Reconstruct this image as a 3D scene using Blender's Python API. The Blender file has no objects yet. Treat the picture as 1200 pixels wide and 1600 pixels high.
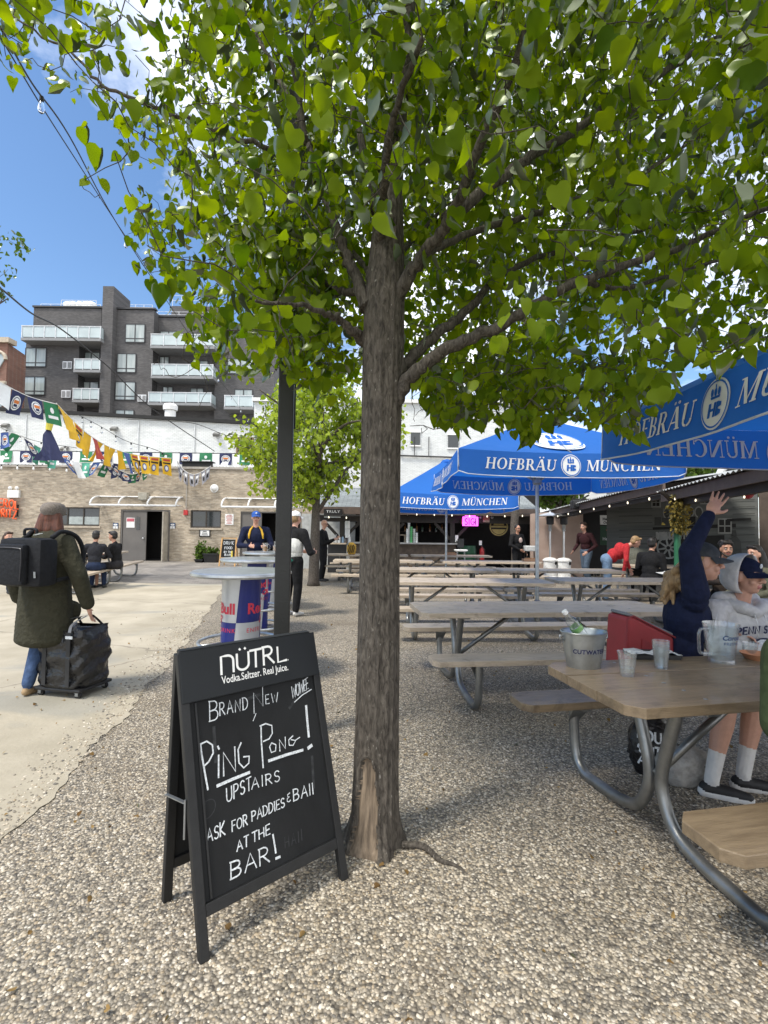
import bpy, bmesh, math, random
import numpy as np
from mathutils import Vector, Matrix, Euler
C = bpy.context.scene
COL = C.collection
rng = np.random.default_rng(11)
random.seed(5)
PI = math.pi
R = math.radians

# ---------------------------------------------------------------- camera, world, sun, exposure
CAM_Z, FPX, PITCH, ROLL = 1.47, 775.0, 0.039, 0.012
cam_d = bpy.data.cameras.new('camera')
cam = bpy.data.objects.new('camera', cam_d)
COL.objects.link(cam)
cam_d.sensor_fit = 'VERTICAL'
cam_d.sensor_height = 36.0
cam_d.sensor_width = 27.0
cam_d.lens = FPX / 1600 * 36
cam_d.clip_start = 0.05
cam_d.clip_end = 2000
cam.matrix_world = Matrix.Translation((0, 0, CAM_Z)) @ Matrix.Rotation(PI / 2 + PITCH, 4, 'X') @ Matrix.Rotation(ROLL, 4, 'Z')
C.camera = cam

SUN_EL, SUN_AZ = R(58), R(235)          # azimuth clockwise from +Y
w = bpy.data.worlds.new('World')
C.world = w
w.use_nodes = True
nt = w.node_tree
for n in list(nt.nodes):
    nt.nodes.remove(n)
wo = nt.nodes.new('ShaderNodeOutputWorld')
bg = nt.nodes.new('ShaderNodeBackground')
sky = nt.nodes.new('ShaderNodeTexSky')
sky.sky_type = 'NISHITA'
sky.sun_disc = False
sky.sun_elevation = SUN_EL
sky.sun_rotation = SUN_AZ
sky.altitude = 50
sky.air_density = 1.0
sky.dust_density = 0.4
sky.ozone_density = 1.6
tc = nt.nodes.new('ShaderNodeTexCoord')
# clouds: noise on the view direction divided by height, so that they lie on a level layer
sep = nt.nodes.new('ShaderNodeSeparateXYZ')
nt.links.new(tc.outputs['Generated'], sep.inputs[0])
mx = nt.nodes.new('ShaderNodeMath'); mx.operation = 'MAXIMUM'; mx.inputs[1].default_value = 0.0
nt.links.new(sep.outputs['Z'], mx.inputs[0])
ad = nt.nodes.new('ShaderNodeMath'); ad.operation = 'ADD'; ad.inputs[1].default_value = 0.18
nt.links.new(mx.outputs[0], ad.inputs[0])
dv = nt.nodes.new('ShaderNodeVectorMath'); dv.operation = 'DIVIDE'
cmb = nt.nodes.new('ShaderNodeCombineXYZ')
for k in range(3):
    nt.links.new(ad.outputs[0], cmb.inputs[k])
nt.links.new(tc.outputs['Generated'], dv.inputs[0])
nt.links.new(cmb.outputs[0], dv.inputs[1])
ns = nt.nodes.new('ShaderNodeTexNoise')
ns.inputs['Scale'].default_value = 1.5
ns.inputs['Detail'].default_value = 9
ns.inputs['Roughness'].default_value = 0.58
mp = nt.nodes.new('ShaderNodeMapping')
mp.inputs['Location'].default_value = (3.1, 1.7, 0.4)
nt.links.new(dv.outputs[0], mp.inputs['Vector'])
nt.links.new(mp.outputs[0], ns.inputs['Vector'])
# more cloud towards the east (right) half of the sky
gx = nt.nodes.new('ShaderNodeMapRange')
gx.inputs['From Min'].default_value = -0.62
gx.inputs['From Max'].default_value = 0.1
gx.inputs['To Min'].default_value = -0.155
gx.inputs['To Max'].default_value = 0.16
nt.links.new(sep.outputs['X'], gx.inputs['Value'])
sm = nt.nodes.new('ShaderNodeMath'); sm.operation = 'ADD'
gy = nt.nodes.new('ShaderNodeMapRange')      # and unseen cloud, added behind the camera to whiten the ambient light
gy.inputs['From Min'].default_value = 0.15
gy.inputs['From Max'].default_value = -0.45
gy.inputs['To Min'].default_value = 0.0
gy.inputs['To Max'].default_value = 0.30
nt.links.new(sep.outputs['Y'], gy.inputs['Value'])
sg_ = nt.nodes.new('ShaderNodeMath'); sg_.operation = 'ADD'
nt.links.new(gx.outputs[0], sg_.inputs[0]); nt.links.new(gy.outputs[0], sg_.inputs[1])
nt.links.new(ns.outputs['Fac'], sm.inputs[0]); nt.links.new(sg_.outputs[0], sm.inputs[1])
cr = nt.nodes.new('ShaderNodeValToRGB')
cr.color_ramp.elements[0].position = 0.555
cr.color_ramp.elements[0].color = (0, 0, 0, 1)
cr.color_ramp.elements[1].position = 0.74
cr.color_ramp.elements[1].color = (1, 1, 1, 1)
nt.links.new(sm.outputs[0], cr.inputs[0])
mixc = nt.nodes.new('ShaderNodeMix'); mixc.data_type = 'RGBA'
hs = nt.nodes.new('ShaderNodeHueSaturation')
hs.inputs['Saturation'].default_value = 1.12
hs.inputs['Value'].default_value = 1.0
nt.links.new(sky.outputs[0], hs.inputs['Color'])
nt.links.new(cr.outputs[0], mixc.inputs[0])
nt.links.new(hs.outputs[0], mixc.inputs[6])
mixc.inputs[7].default_value = (8.6, 8.8, 9.2, 1)
nt.links.new(mixc.outputs[2], bg.inputs['Color'])
bg.inputs['Strength'].default_value = 0.135
nt.links.new(bg.outputs[0], wo.inputs[0])

sun_d = bpy.data.lights.new('sun', 'SUN')
sun_d.energy = 2.7
sun_d.angle = R(10)
sun_d.color = (1.0, 0.94, 0.84)
sun = bpy.data.objects.new('sun', sun_d)
COL.objects.link(sun)
sdir = Vector((math.sin(SUN_AZ) * math.cos(SUN_EL), math.cos(SUN_AZ) * math.cos(SUN_EL), math.sin(SUN_EL)))
sun.rotation_euler = sdir.to_track_quat('Z', 'Y').to_euler()
C.view_settings.view_transform = 'Standard'
C.view_settings.look = 'None'
C.view_settings.gamma = 1
C.view_settings.use_curve_mapping = False
C.view_settings.exposure = 0.7
C.cycles.max_bounces = 7
C.cycles.transparent_max_bounces = 24
C.cycles.use_adaptive_sampling = True

# ---------------------------------------------------------------- measuring helpers (photo pixels -> metres)
_cr, _sr, _cp, _sp = math.cos(ROLL), math.sin(ROLL), math.cos(PITCH), math.sin(PITCH)
def _ray(px, py):
    X, Y = px - 600, py - 800
    x, y = X * _cr + Y * _sr, -X * _sr + Y * _cr
    a, b, c = x / FPX, 1.0, -y / FPX
    return Vector((a, b * _cp - c * _sp, b * _sp + c * _cp))
def at(px, py, depth):
    r = _ray(px, py)
    return Vector((0, 0, CAM_Z)) + r * (depth / r.y)
def on(px, py, z=0.0):
    r = _ray(px, py)
    return Vector((0, 0, CAM_Z)) + r * ((z - CAM_Z) / r.z)
def to_px(P):
    x, y, z = P[..., 0], P[..., 1], P[..., 2] - CAM_Z
    d = y * _cp + z * _sp
    v = -y * _sp + z * _cp
    X, Y = FPX * x / d, -FPX * v / d
    return 600 + X * _cr - Y * _sr, 800 + X * _sr + Y * _cr, d

# ---------------------------------------------------------------- object helpers
def tag(o, label=None, cat=None, group=None, kind=None):
    if label: o['label'] = label
    if cat: o['category'] = cat
    if group: o['group'] = group
    if kind: o['kind'] = kind
    return o
def thing(name, label, cat, loc=(0, 0, 0), rz=0.0, group=None):
    o = bpy.data.objects.new(name, None)
    o.empty_display_size = 0.1
    COL.objects.link(o)
    o.location = loc
    o.rotation_euler = (0, 0, rz)
    return tag(o, label, cat, group)
def copy_tree(o, parent=None):
    c = o.copy()
    COL.objects.link(c)
    c.parent = parent
    for ch in [x for x in bpy.data.objects if x.parent == o]:
        copy_tree(ch, c)
    return c

class MB:
    """collects shapes and links them as one mesh object"""
    def __init__(s):
        s.v, s.f, s.m = [], [], []
    def add(s, vs, fs, m=0):
        o = len(s.v)
        s.v += [tuple(v) for v in vs]
        s.f += [tuple(i + o for i in f) for f in fs]
        s.m += [m] * len(fs)
        return s
    def box(s, c, d, rot=None, m=0, bev=0.0):
        hx, hy, hz = d[0] / 2, d[1] / 2, d[2] / 2
        if bev > 0:
            b = min(bev, hx * .9, hy * .9, hz * .9)
            vs, fs = [], []
            bm = bmesh.new()
            bmesh.ops.create_cube(bm, size=1)
            for v in bm.verts:
                v.co = Vector((v.co.x * 2 * hx, v.co.y * 2 * hy, v.co.z * 2 * hz))
            bmesh.ops.bevel(bm, geom=bm.edges[:] + bm.verts[:], offset=b, segments=2, affect='EDGES', profile=.6)
            bm.verts.index_update()
            vs = [v.co.copy() for v in bm.verts]
            fs = [[v.index for v in f.verts] for f in bm.faces]
            bm.free()
        else:
            vs = [Vector((x, y, z)) for z in (-hz, hz) for y in (-hy, hy) for x in (-hx, hx)]
            fs = [(0, 2, 3, 1), (4, 5, 7, 6), (0, 1, 5, 4), (2, 6, 7, 3), (0, 4, 6, 2), (1, 3, 7, 5)]
        if rot is not None:
            M = rot if isinstance(rot, Matrix) else Euler(rot).to_matrix()
            vs = [M @ v for v in vs]
        c = Vector(c)
        return s.add([v + c for v in vs], fs, m)
    def rect(s, a, b, m=0, bev=0.0):
        """axis-aligned box from corner a to corner b"""
        a, b = Vector(a), Vector(b)
        return s.box((a + b) / 2, [abs(b[i] - a[i]) for i in range(3)], m=m, bev=bev)
    def bar(s, a, b, wd, th, m=0, up=(0, 0, 1), bev=0.0):
        a, b = Vector(a), Vector(b)
        x = (b - a).normalized()
        u = Vector(up)
        if abs(x.dot(u)) > .98: u = Vector((0, 1, 0))
        y = u.cross(x).normalized()
        z = x.cross(y)
        M = Matrix((x, y, z)).transposed()
        return s.box((a + b) / 2, ((b - a).length, wd, th), M, m, bev)
    def tube(s, pts, r, seg=8, m=0, cap=True, closed=False):
        P = [Vector(p) for p in pts]
        n = len(P)
        rr = list(r) if hasattr(r, '__len__') else [r] * n
        vs, fs = [], []
        prev = None
        for i in range(n):
            if closed: t = (P[(i + 1) % n] - P[i - 1])
            else: t = P[min(i + 1, n - 1)] - P[max(i - 1, 0)]
            if t.length < 1e-9: t = Vector((0, 0, 1))
            t.normalize()
            if prev is None:
                a = Vector((0, 0, 1)) if abs(t.z) < .9 else Vector((1, 0, 0))
                u = t.cross(a).normalized()
            else:
                u = (prev - t * prev.dot(t))
                u = u.normalized() if u.length > 1e-6 else t.cross(Vector((1, 0, 0))).normalized()
            prev = u
            q = t.cross(u)
            for k in range(seg):
                an = 2 * PI * k / seg
                vs.append(P[i] + (u * math.cos(an) + q * math.sin(an)) * rr[i])
        rings = n if closed else n - 1
        for i in range(rings):
            j = (i + 1) % n
            for k in range(seg):
                l = (k + 1) % seg
                fs.append((i * seg + k, i * seg + l, j * seg + l, j * seg + k))
        if cap and not closed:
            fs.append(tuple(range(seg))[::-1])
            fs.append(tuple((n - 1) * seg + k for k in range(seg)))
        return s.add(vs, fs, m)
    def lathe(s, prof, c=(0, 0, 0), seg=24, m=0, M=None, sx=1.0, sy=1.0):
        """prof: [(r, z)...] revolved about z"""
        c = Vector(c)
        vs, fs = [], []
        for r, z in prof:
            for k in range(seg):
                a = 2 * PI * k / seg
                v = Vector((math.cos(a) * r * sx, math.sin(a) * r * sy, z))
                if M is not None: v = M @ v
                vs.append(v + c)
        for i in range(len(prof) - 1):
            for k in range(seg):
                l = (k + 1) % seg
                fs.append((i * seg + k, i * seg + l, (i + 1) * seg + l, (i + 1) * seg + k))
        return s.add(vs, fs, m)
    def ball(s, c, r, m=0, seg=14, rings=9, M=None):
        rx, ry, rz = r if hasattr(r, '__len__') else (r, r, r)
        c = Vector(c)
        vs, fs = [], []
        for i in range(rings + 1):
            th = PI * i / rings
            for k in range(seg):
                a = 2 * PI * k / seg
                q = max(math.sin(th), 1e-4)
                v = Vector((rx * q * math.cos(a), ry * q * math.sin(a), -rz * math.cos(th)))
                if M is not None: v = M @ v
                vs.append(v + c)
        for i in range(rings):
            for k in range(seg):
                l = (k + 1) % seg
                fs.append((i * seg + k, i * seg + l, (i + 1) * seg + l, (i + 1) * seg + k))
        return s.add(vs, fs, m)
    def poly(s, pts, m=0):
        return s.add(pts, [tuple(range(len(pts)))], m)
    def prism(s, pts, off, m=0):
        """flat polygon pts pushed along off"""
        n = len(pts)
        off = Vector(off)
        a = [Vector(p) for p in pts]
        vs = a + [p + off for p in a]
        fs = [tuple(range(n))[::-1], tuple(range(n, 2 * n))] + [(i, (i + 1) % n, n + (i + 1) % n, n + i) for i in range(n)]
        return s.add(vs, fs, m)
    def build(s, name, mats, parent=None, smooth=False, world=False, fix=True):
        me = bpy.data.meshes.new(name)
        me.from_pydata(s.v, [], s.f)
        if not isinstance(mats, (list, tuple)): mats = [mats]
        for mm in mats: me.materials.append(mm)
        if len(mats) > 1:
            me.polygons.foreach_set('material_index', s.m)
        if smooth:
            me.polygons.foreach_set('use_smooth', [True] * len(s.f))
        if fix:
            bm = bmesh.new(); bm.from_mesh(me)
            bmesh.ops.recalc_face_normals(bm, faces=bm.faces)
            bm.to_mesh(me); bm.free()
        if smooth == 'auto':
            me.set_sharp_from_angle(angle=R(38))
        me.update()
        o = bpy.data.objects.new(name, me)
        COL.objects.link(o)
        if parent is not None:
            o.parent = parent
            if world: o.location = -parent.location
        return o

def np_mesh(name, V, F, mats, parent=None, rnd=None, smooth=True, fmat=None):
    """fast mesh from arrays; F is n x k"""
    me = bpy.data.meshes.new(name)
    k = F.shape[1]
    me.vertices.add(len(V)); me.vertices.foreach_set('co', V.astype(np.float32).ravel())
    me.loops.add(F.size); me.loops.foreach_set('vertex_index', F.astype(np.int32).ravel())
    me.polygons.add(len(F))
    me.polygons.foreach_set('loop_start', np.arange(0, F.size, k, dtype=np.int32))
    me.polygons.foreach_set('loop_total', np.full(len(F), k, dtype=np.int32))
    me.polygons.foreach_set('use_smooth', np.full(len(F), bool(smooth)))
    if not isinstance(mats, (list, tuple)): mats = [mats]
    for mm in mats: me.materials.append(mm)
    if fmat is not None: me.polygons.foreach_set('material_index', fmat.astype(np.int32))
    if rnd is not None:
        at_ = me.attributes.new('rnd', 'FLOAT', 'FACE')
        at_.data.foreach_set('value', rnd.astype(np.float32))
    me.update(calc_edges=True)
    o = bpy.data.objects.new(name, me)
    COL.objects.link(o)
    if parent is not None: o.parent = parent
    return o

# ---------------------------------------------------------------- materials
_mats = {}
def mat(name, col, rough=.6, metal=0.0, var=.18, vs=6.0, bump=0.0, bs=60.0, col2=None, stretch=(1, 1, 1), spec=.5, coat=0.0, emit=None, es=1.0, dist=0.01, detail=6, stain=0.0):
    if name in _mats: return _mats[name]
    m = bpy.data.materials.new(name)
    m.use_nodes = True
    nt = m.node_tree
    b = nt.nodes['Principled BSDF']
    b.inputs['Roughness'].default_value = rough
    b.inputs['Metallic'].default_value = metal
    b.inputs['Specular IOR Level'].default_value = spec
    b.inputs['Coat Weight'].default_value = coat
    t = nt.nodes.new('ShaderNodeTexCoord')
    mp = nt.nodes.new('ShaderNodeMapping')
    mp.inputs['Scale'].default_value = stretch
    nt.links.new(t.outputs['Object'], mp.inputs['Vector'])
    n1 = nt.nodes.new('ShaderNodeTexNoise')
    n1.inputs['Scale'].default_value = vs
    n1.inputs['Detail'].default_value = detail
    n1.inputs['Roughness'].default_value = .6
    nt.links.new(mp.outputs[0], n1.inputs['Vector'])
    rp = nt.nodes.new('ShaderNodeValToRGB')
    rp.color_ramp.elements[0].position = .33
    rp.color_ramp.elements[1].position = .67
    c2 = col2 if col2 else tuple(min(1, c * (1 + var)) for c in col)
    c1 = col if col2 else tuple(c * (1 - var) for c in col)
    rp.color_ramp.elements[0].color = (*c1, 1)
    rp.color_ramp.elements[1].color = (*c2, 1)
    nt.links.new(n1.outputs['Fac'], rp.inputs[0])
    nt.links.new(rp.outputs[0], b.inputs['Base Color'])
    if stain:
        n3 = nt.nodes.new('ShaderNodeTexNoise'); n3.inputs['Scale'].default_value = 5.5; n3.inputs['Detail'].default_value = 7; n3.inputs['Roughness'].default_value = .7; n3.inputs['Distortion'].default_value = .8
        oi = nt.nodes.new('ShaderNodeObjectInfo'); va = nt.nodes.new('ShaderNodeVectorMath'); va.operation = 'ADD'
        nt.links.new(t.outputs['Object'], va.inputs[0]); nt.links.new(oi.outputs['Random'], va.inputs[1]); nt.links.new(va.outputs[0], n3.inputs['Vector'])
        r3 = nt.nodes.new('ShaderNodeMapRange'); r3.inputs['From Min'].default_value = .53; r3.inputs['From Max'].default_value = .68; r3.inputs['To Max'].default_value = stain
        nt.links.new(n3.outputs['Fac'], r3.inputs['Value'])
        mx = nt.nodes.new('ShaderNodeMix'); mx.data_type = 'RGBA'; mx.inputs[7].default_value = (*[c * .35 for c in col], 1)
        nt.links.new(r3.outputs[0], mx.inputs[0]); nt.links.new(rp.outputs[0], mx.inputs[6]); nt.links.new(mx.outputs[2], b.inputs['Base Color'])
        r4 = nt.nodes.new('ShaderNodeMapRange'); r4.inputs['To Min'].default_value = rough * .8; r4.inputs['To Max'].default_value = min(1, rough * 1.35)
        nt.links.new(n3.outputs['Fac'], r4.inputs['Value']); nt.links.new(r4.outputs[0], b.inputs['Roughness'])
    if bump > 0:
        n2 = nt.nodes.new('ShaderNodeTexNoise')
        n2.inputs['Scale'].default_value = bs
        n2.inputs['Detail'].default_value = 5
        nt.links.new(mp.outputs[0], n2.inputs['Vector'])
        bp = nt.nodes.new('ShaderNodeBump')
        bp.inputs['Strength'].default_value = bump
        bp.inputs['Distance'].default_value = dist
        nt.links.new(n2.outputs['Fac'], bp.inputs['Height'])
        nt.links.new(bp.outputs[0], b.inputs['Normal'])
    if emit:
        b.inputs['Emission Color'].default_value = (*emit, 1)
        b.inputs['Emission Strength'].default_value = es
    _mats[name] = m
    return m
def cloth(name, col, var=.22, bump=.55, bs=14, rough=.9):
    return mat('cloth_' + name, col, rough, var=var, vs=25, bump=bump, bs=bs, dist=.03, spec=.2)
def glass(name, col=(1, 1, 1), rough=.02, ior=1.33):
    if name in _mats: return _mats[name]
    m = mat(name, col, rough, var=.0)
    b = m.node_tree.nodes['Principled BSDF']
    b.inputs['Transmission Weight'].default_value = 1
    b.inputs['IOR'].default_value = ior
    return m
def clear(name, tint, gloss=.12, body=.06):
    if name in _mats: return _mats[name]
    m = bpy.data.materials.new(name); m.use_nodes = True
    nt = m.node_tree
    nt.nodes.remove(nt.nodes['Principled BSDF'])
    tr = nt.nodes.new('ShaderNodeBsdfTransparent'); tr.inputs[0].default_value = (*tint, 1)
    gl = nt.nodes.new('ShaderNodeBsdfGlossy'); gl.inputs['Roughness'].default_value = .06
    df = nt.nodes.new('ShaderNodeBsdfDiffuse'); df.inputs[0].default_value = (.8, .83, .84, 1)
    lw = nt.nodes.new('ShaderNodeLayerWeight'); lw.inputs['Blend'].default_value = .35
    mr = nt.nodes.new('ShaderNodeMapRange'); mr.inputs['To Min'].default_value = gloss * .4; mr.inputs['To Max'].default_value = gloss * 4
    nt.links.new(lw.outputs['Facing'], mr.inputs['Value'])
    a = nt.nodes.new('ShaderNodeMixShader'); a.inputs[0].default_value = body
    nt.links.new(tr.outputs[0], a.inputs[1]); nt.links.new(df.outputs[0], a.inputs[2])
    b = nt.nodes.new('ShaderNodeMixShader'); nt.links.new(mr.outputs[0], b.inputs[0]); nt.links.new(a.outputs[0], b.inputs[1]); nt.links.new(gl.outputs[0], b.inputs[2])
    nt.links.new(b.outputs[0], nt.nodes['Material Output'].inputs[0])
    _mats[name] = m
    return m
CLEAR = clear('clear_plastic', (.97, .98, .98))
WATER = clear('water', (.93, .96, .96), .08, .02)
def brick(name, c1, c2, mortar, bw=.2, bh=.068, ms=.008, plane='xz', noise=.5, rough=.85):
    if name in _mats: return _mats[name]
    m = bpy.data.materials.new(name); m.use_nodes = True
    nt = m.node_tree; b = nt.nodes['Principled BSDF']; b.inputs['Roughness'].default_value = rough
    t = nt.nodes.new('ShaderNodeTexCoord'); sp = nt.nodes.new('ShaderNodeSeparateXYZ'); cb = nt.nodes.new('ShaderNodeCombineXYZ')
    nt.links.new(t.outputs['Object'], sp.inputs[0])
    nt.links.new(sp.outputs[{'x': 0, 'y': 1, 'z': 2}[plane[0]]], cb.inputs[0])
    nt.links.new(sp.outputs[{'x': 0, 'y': 1, 'z': 2}[plane[1]]], cb.inputs[1])
    bt = nt.nodes.new('ShaderNodeTexBrick')
    bt.inputs['Scale'].default_value = 1
    bt.inputs['Brick Width'].default_value = bw
    bt.inputs['Row Height'].default_value = bh
    bt.inputs['Mortar Size'].default_value = ms
    bt.inputs['Mortar Smooth'].default_value = .3
    bt.inputs['Color1'].default_value = (*c1, 1); bt.inputs['Color2'].default_value = (*c2, 1)
    bt.inputs['Mortar'].default_value = (*mortar, 1)
    nt.links.new(cb.outputs[0], bt.inputs['Vector'])
    nz = nt.nodes.new('ShaderNodeTexNoise'); nz.inputs['Scale'].default_value = .7; nz.inputs['Detail'].default_value = 8
    nt.links.new(cb.outputs[0], nz.inputs['Vector'])
    rp = nt.nodes.new('ShaderNodeMapRange')
    rp.inputs['From Min'].default_value = .3; rp.inputs['From Max'].default_value = .7
    rp.inputs['To Min'].default_value = 1 - noise * .6; rp.inputs['To Max'].default_value = 1 + noise * .25
    nt.links.new(nz.outputs['Fac'], rp.inputs['Value'])
    # second, brick-sized variation
    vo = nt.nodes.new('ShaderNodeTexVoronoi'); vo.inputs['Scale'].default_value = 1
    sc = nt.nodes.new('ShaderNodeVectorMath'); sc.operation = 'MULTIPLY'; sc.inputs[1].default_value = (1 / bw, 1 / bh, 1)
    nt.links.new(cb.outputs[0], sc.inputs[0]); nt.links.new(sc.outputs[0], vo.inputs['Vector'])
    r2 = nt.nodes.new('ShaderNodeMapRange'); r2.inputs['To Min'].default_value = 1 - noise * .55; r2.inputs['To Max'].default_value = 1 + noise * .3
    sx = nt.nodes.new('ShaderNodeSeparateColor'); nt.links.new(vo.outputs['Color'], sx.inputs[0]); nt.links.new(sx.outputs[0], r2.inputs['Value'])
    m1 = nt.nodes.new('ShaderNodeMath'); m1.operation = 'MULTIPLY'
    nt.links.new(rp.outputs[0], m1.inputs[0]); nt.links.new(r2.outputs[0], m1.inputs[1])
    mm = nt.nodes.new('ShaderNodeVectorMath'); mm.operation = 'SCALE'
    nt.links.new(bt.outputs['Color'], mm.inputs[0]); nt.links.new(m1.outputs[0], mm.inputs['Scale'])
    nt.links.new(mm.outputs[0], b.inputs['Base Color'])
    bp = nt.nodes.new('ShaderNodeBump'); bp.inputs['Strength'].default_value = .5; bp.inputs['Distance'].default_value = .012
    iv = nt.nodes.new('ShaderNodeMath'); iv.operation = 'SUBTRACT'; iv.inputs[0].default_value = 1
    nt.links.new(bt.outputs['Fac'], iv.inputs[1]); nt.links.new(iv.outputs[0], bp.inputs['Height'])
    nt.links.new(bp.outputs[0], b.inputs['Normal'])
    _mats[name] = m
    return m

BLACK = mat('black_paint', (.012, .012, .013), .5, var=.3, vs=20, bump=.1, bs=90)
BLACKM = mat('black_matte', (.012, .012, .012), .8)
GALV = mat('galvanised_steel', (.36, .38, .39), .42, .85, var=.2, vs=9, bump=.1, bs=50)
STEEL = mat('brushed_steel', (.62, .63, .64), .3, .9, var=.1)
WHITE = mat('white_paint', (.78, .78, .76), .6, var=.06)
CHALK = mat('chalk', (.42, .44, .46), .95, var=.12, vs=130, col2=(.80, .84, .86))
DARKGLASS = mat('dark_window_glass', (.02, .025, .027), .06, var=.1, spec=.8)
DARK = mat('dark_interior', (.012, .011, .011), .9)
WOOD = mat('pale_plank', (.40, .325, .235), .5, var=.0, vs=5, col2=(.54, .45, .35), stretch=(1, 9, 9), bump=.25, bs=20, stain=.5)
WOODE = mat('brown_plank', (.155, .112, .068), .42, var=.0, vs=4, col2=(.235, .175, .108), stretch=(1.2, 10, 10), bump=.25, bs=22, coat=.15, stain=.6)
SKIN = mat('skin', (.56, .31, .22), .5, var=.07, vs=30, bump=.08, bs=200, dist=.003)
SKIN2 = mat('skin_tan', (.42, .22, .145), .5, var=.08, vs=30, bump=.08, bs=200, dist=.003)
LIP = mat('lips', (.42, .15, .13), .45)

def ribbon_pts(pts, wd, n=1):
    return pts
def stroke(mb, P, pts, wd, lift, m=0):
    """a flat pen stroke along 2-D pts; P(u, v, d) maps panel coordinates to space"""
    q = [Vector((a[0], a[1])) for a in pts]
    n = len(q)
    L, Rr = [], []
    for i in range(n):
        t = q[min(i + 1, n - 1)] - q[max(i - 1, 0)]
        t = t.normalized() if t.length > 1e-9 else Vector((1, 0))
        nn = Vector((-t.y, t.x))
        ww = wd / 2
        e = q[i] + (t * -ww * .6 if i == 0 else (t * ww * .6 if i == n - 1 else Vector((0, 0))))
        L.append(P(*(e + nn * ww), lift)); Rr.append(P(*(e - nn * ww), lift))
    vs = L + Rr
    mb.add(vs, [(i, i + 1, n + i + 1, n + i) for i in range(n - 1)], m)
def arc(cx, cy, rx, ry, a0, a1, n=8):
    return [(cx + rx * math.cos(R(a0 + (a1 - a0) * i / n)), cy + ry * math.sin(R(a0 + (a1 - a0) * i / n))) for i in range(n + 1)]
SF = {
 'A': (.7, [[(0, 0), (.36, 1), (.7, 0)], [(.13, .36), (.58, .38)]]),
 'B': (.62, [[(0, 0), (0, 1)], [(-.05, 1), (.3, .97)] + arc(.3, .75, .22, .22, 80, -80, 5) + [(0, .5)], [(0, .5)] + arc(.3, .26, .28, .25, 80, -80, 6) + [(-.05, 0)]]),
 'C': (.6, [arc(.38, .5, .38, .5, 50, 310, 10)]),
 'D': (.62, [[(0, 0), (0, 1)], [(-.06, 1)] + arc(.15, .5, .45, .5, 80, -80, 8) + [(-.06, 0)]]),
 'E': (.5, [[(.48, 1), (0, 1), (0, 0), (.5, 0)], [(0, .5), (.4, .52)]]),
 'F': (.5, [[(.5, 1), (0, 1), (0, 0)], [(0, .52), (.4, .54)]]),
 'G': (.65, [arc(.38, .5, .38, .5, 50, 330, 10) + [(.7, .45)], [(.38, .45), (.85, .47)]]),
 'H': (.62, [[(0, 0), (0, 1)], [(.6, 0), (.6, 1)], [(0, .5), (.6, .5)]]),
 'I': (.12, [[(.05, 0), (.05, 1)]]),
 'J': (.45, [[(.4, 1), (.4, .25)] + arc(.2, .22, .2, .22, 0, -170, 6)]),
 'K': (.58, [[(0, 0), (0, 1)], [(.55, 1), (.03, .45), (.6, 0)]]),
 'L': (.5, [[(0, 1), (0, 0), (.5, 0)]]),
 'M': (.85, [[(0, 0), (.08, 1), (.42, .25), (.76, 1), (.85, 0)]]),
 'N': (.65, [[(0, 0), (.02, 1), (.6, 0), (.63, 1)]]),
 'O': (.7, [arc(.36, .5, .36, .5, 95, 455, 14)]),
 'P': (.55, [[(0, 0), (0, 1)], [(-.06, 1), (.25, 1)] + arc(.25, .74, .28, .26, 85, -85, 6) + [(0, .48)]]),
 'Q': (.72, [arc(.36, .5, .36, .5, 95, 455, 14), [(.45, .25), (.75, -.08)]]),
 'R': (.6, [[(0, 0), (0, 1)], [(-.06, 1), (.25, 1)] + arc(.25, .75, .26, .25, 85, -85, 6) + [(0, .5)], [(.2, .5), (.6, 0)]]),
 'S': (.52, [arc(.27, .74, .24, .25, 30, 250, 7) + arc(.25, .25, .26, .25, 70, -150, 7)]),
 'T': (.6, [[(0, 1), (.62, 1)], [(.31, 1), (.29, 0)]]),
 'U': (.6, [[(0, 1), (0, .35)] + arc(.3, .3, .3, .3, 180, 360, 8) + [(.6, 1)]]),
 'V': (.65, [[(0, 1), (.32, 0), (.65, 1)]]),
 'W': (.95, [[(0, 1), (.22, 0), (.47, .8), (.7, 0), (.95, 1)]]),
 'Y': (.6, [[(0, 1), (.3, .5), (.6, 1)], [(.3, .5), (.28, 0)]]),
 'Z': (.6, [[(0, 1), (.6, 1), (0, 0), (.62, 0)]]),
 'i': (.12, [[(.05, 0), (.05, .68)], [(.05, .9), (.07, .95)]]),
 'l': (.12, [[(.06, 0), (.04, 1)]]),
 '&': (.5, [[(.45, .95), (.1, .85), (.15, .62), (.4, .55), (.05, .42), (.02, .15), (.25, 0), (.5, .1)]]),
 '!': (.2, [[(.1, 1), (.1, .3)], [(.1, .04), (.11, .0)]]),
 '.': (.1, [[(.03, 0), (.05, .03)]]),
 ' ': (.3, []),
 'n': (.66, [[(0, 0), (0, 1), (.28, 1)] + arc(.33, .67, .33, .33, 80, 0, 5) + [(.66, 0)]]),
 'u': (.66, [[(0, 1), (0, .33)] + arc(.33, .33, .33, .33, 180, 360, 8) + [(.66, 1)], [(.16, 1.25), (.19, 1.28)], [(.46, 1.25), (.49, 1.28)]]),
}
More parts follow.
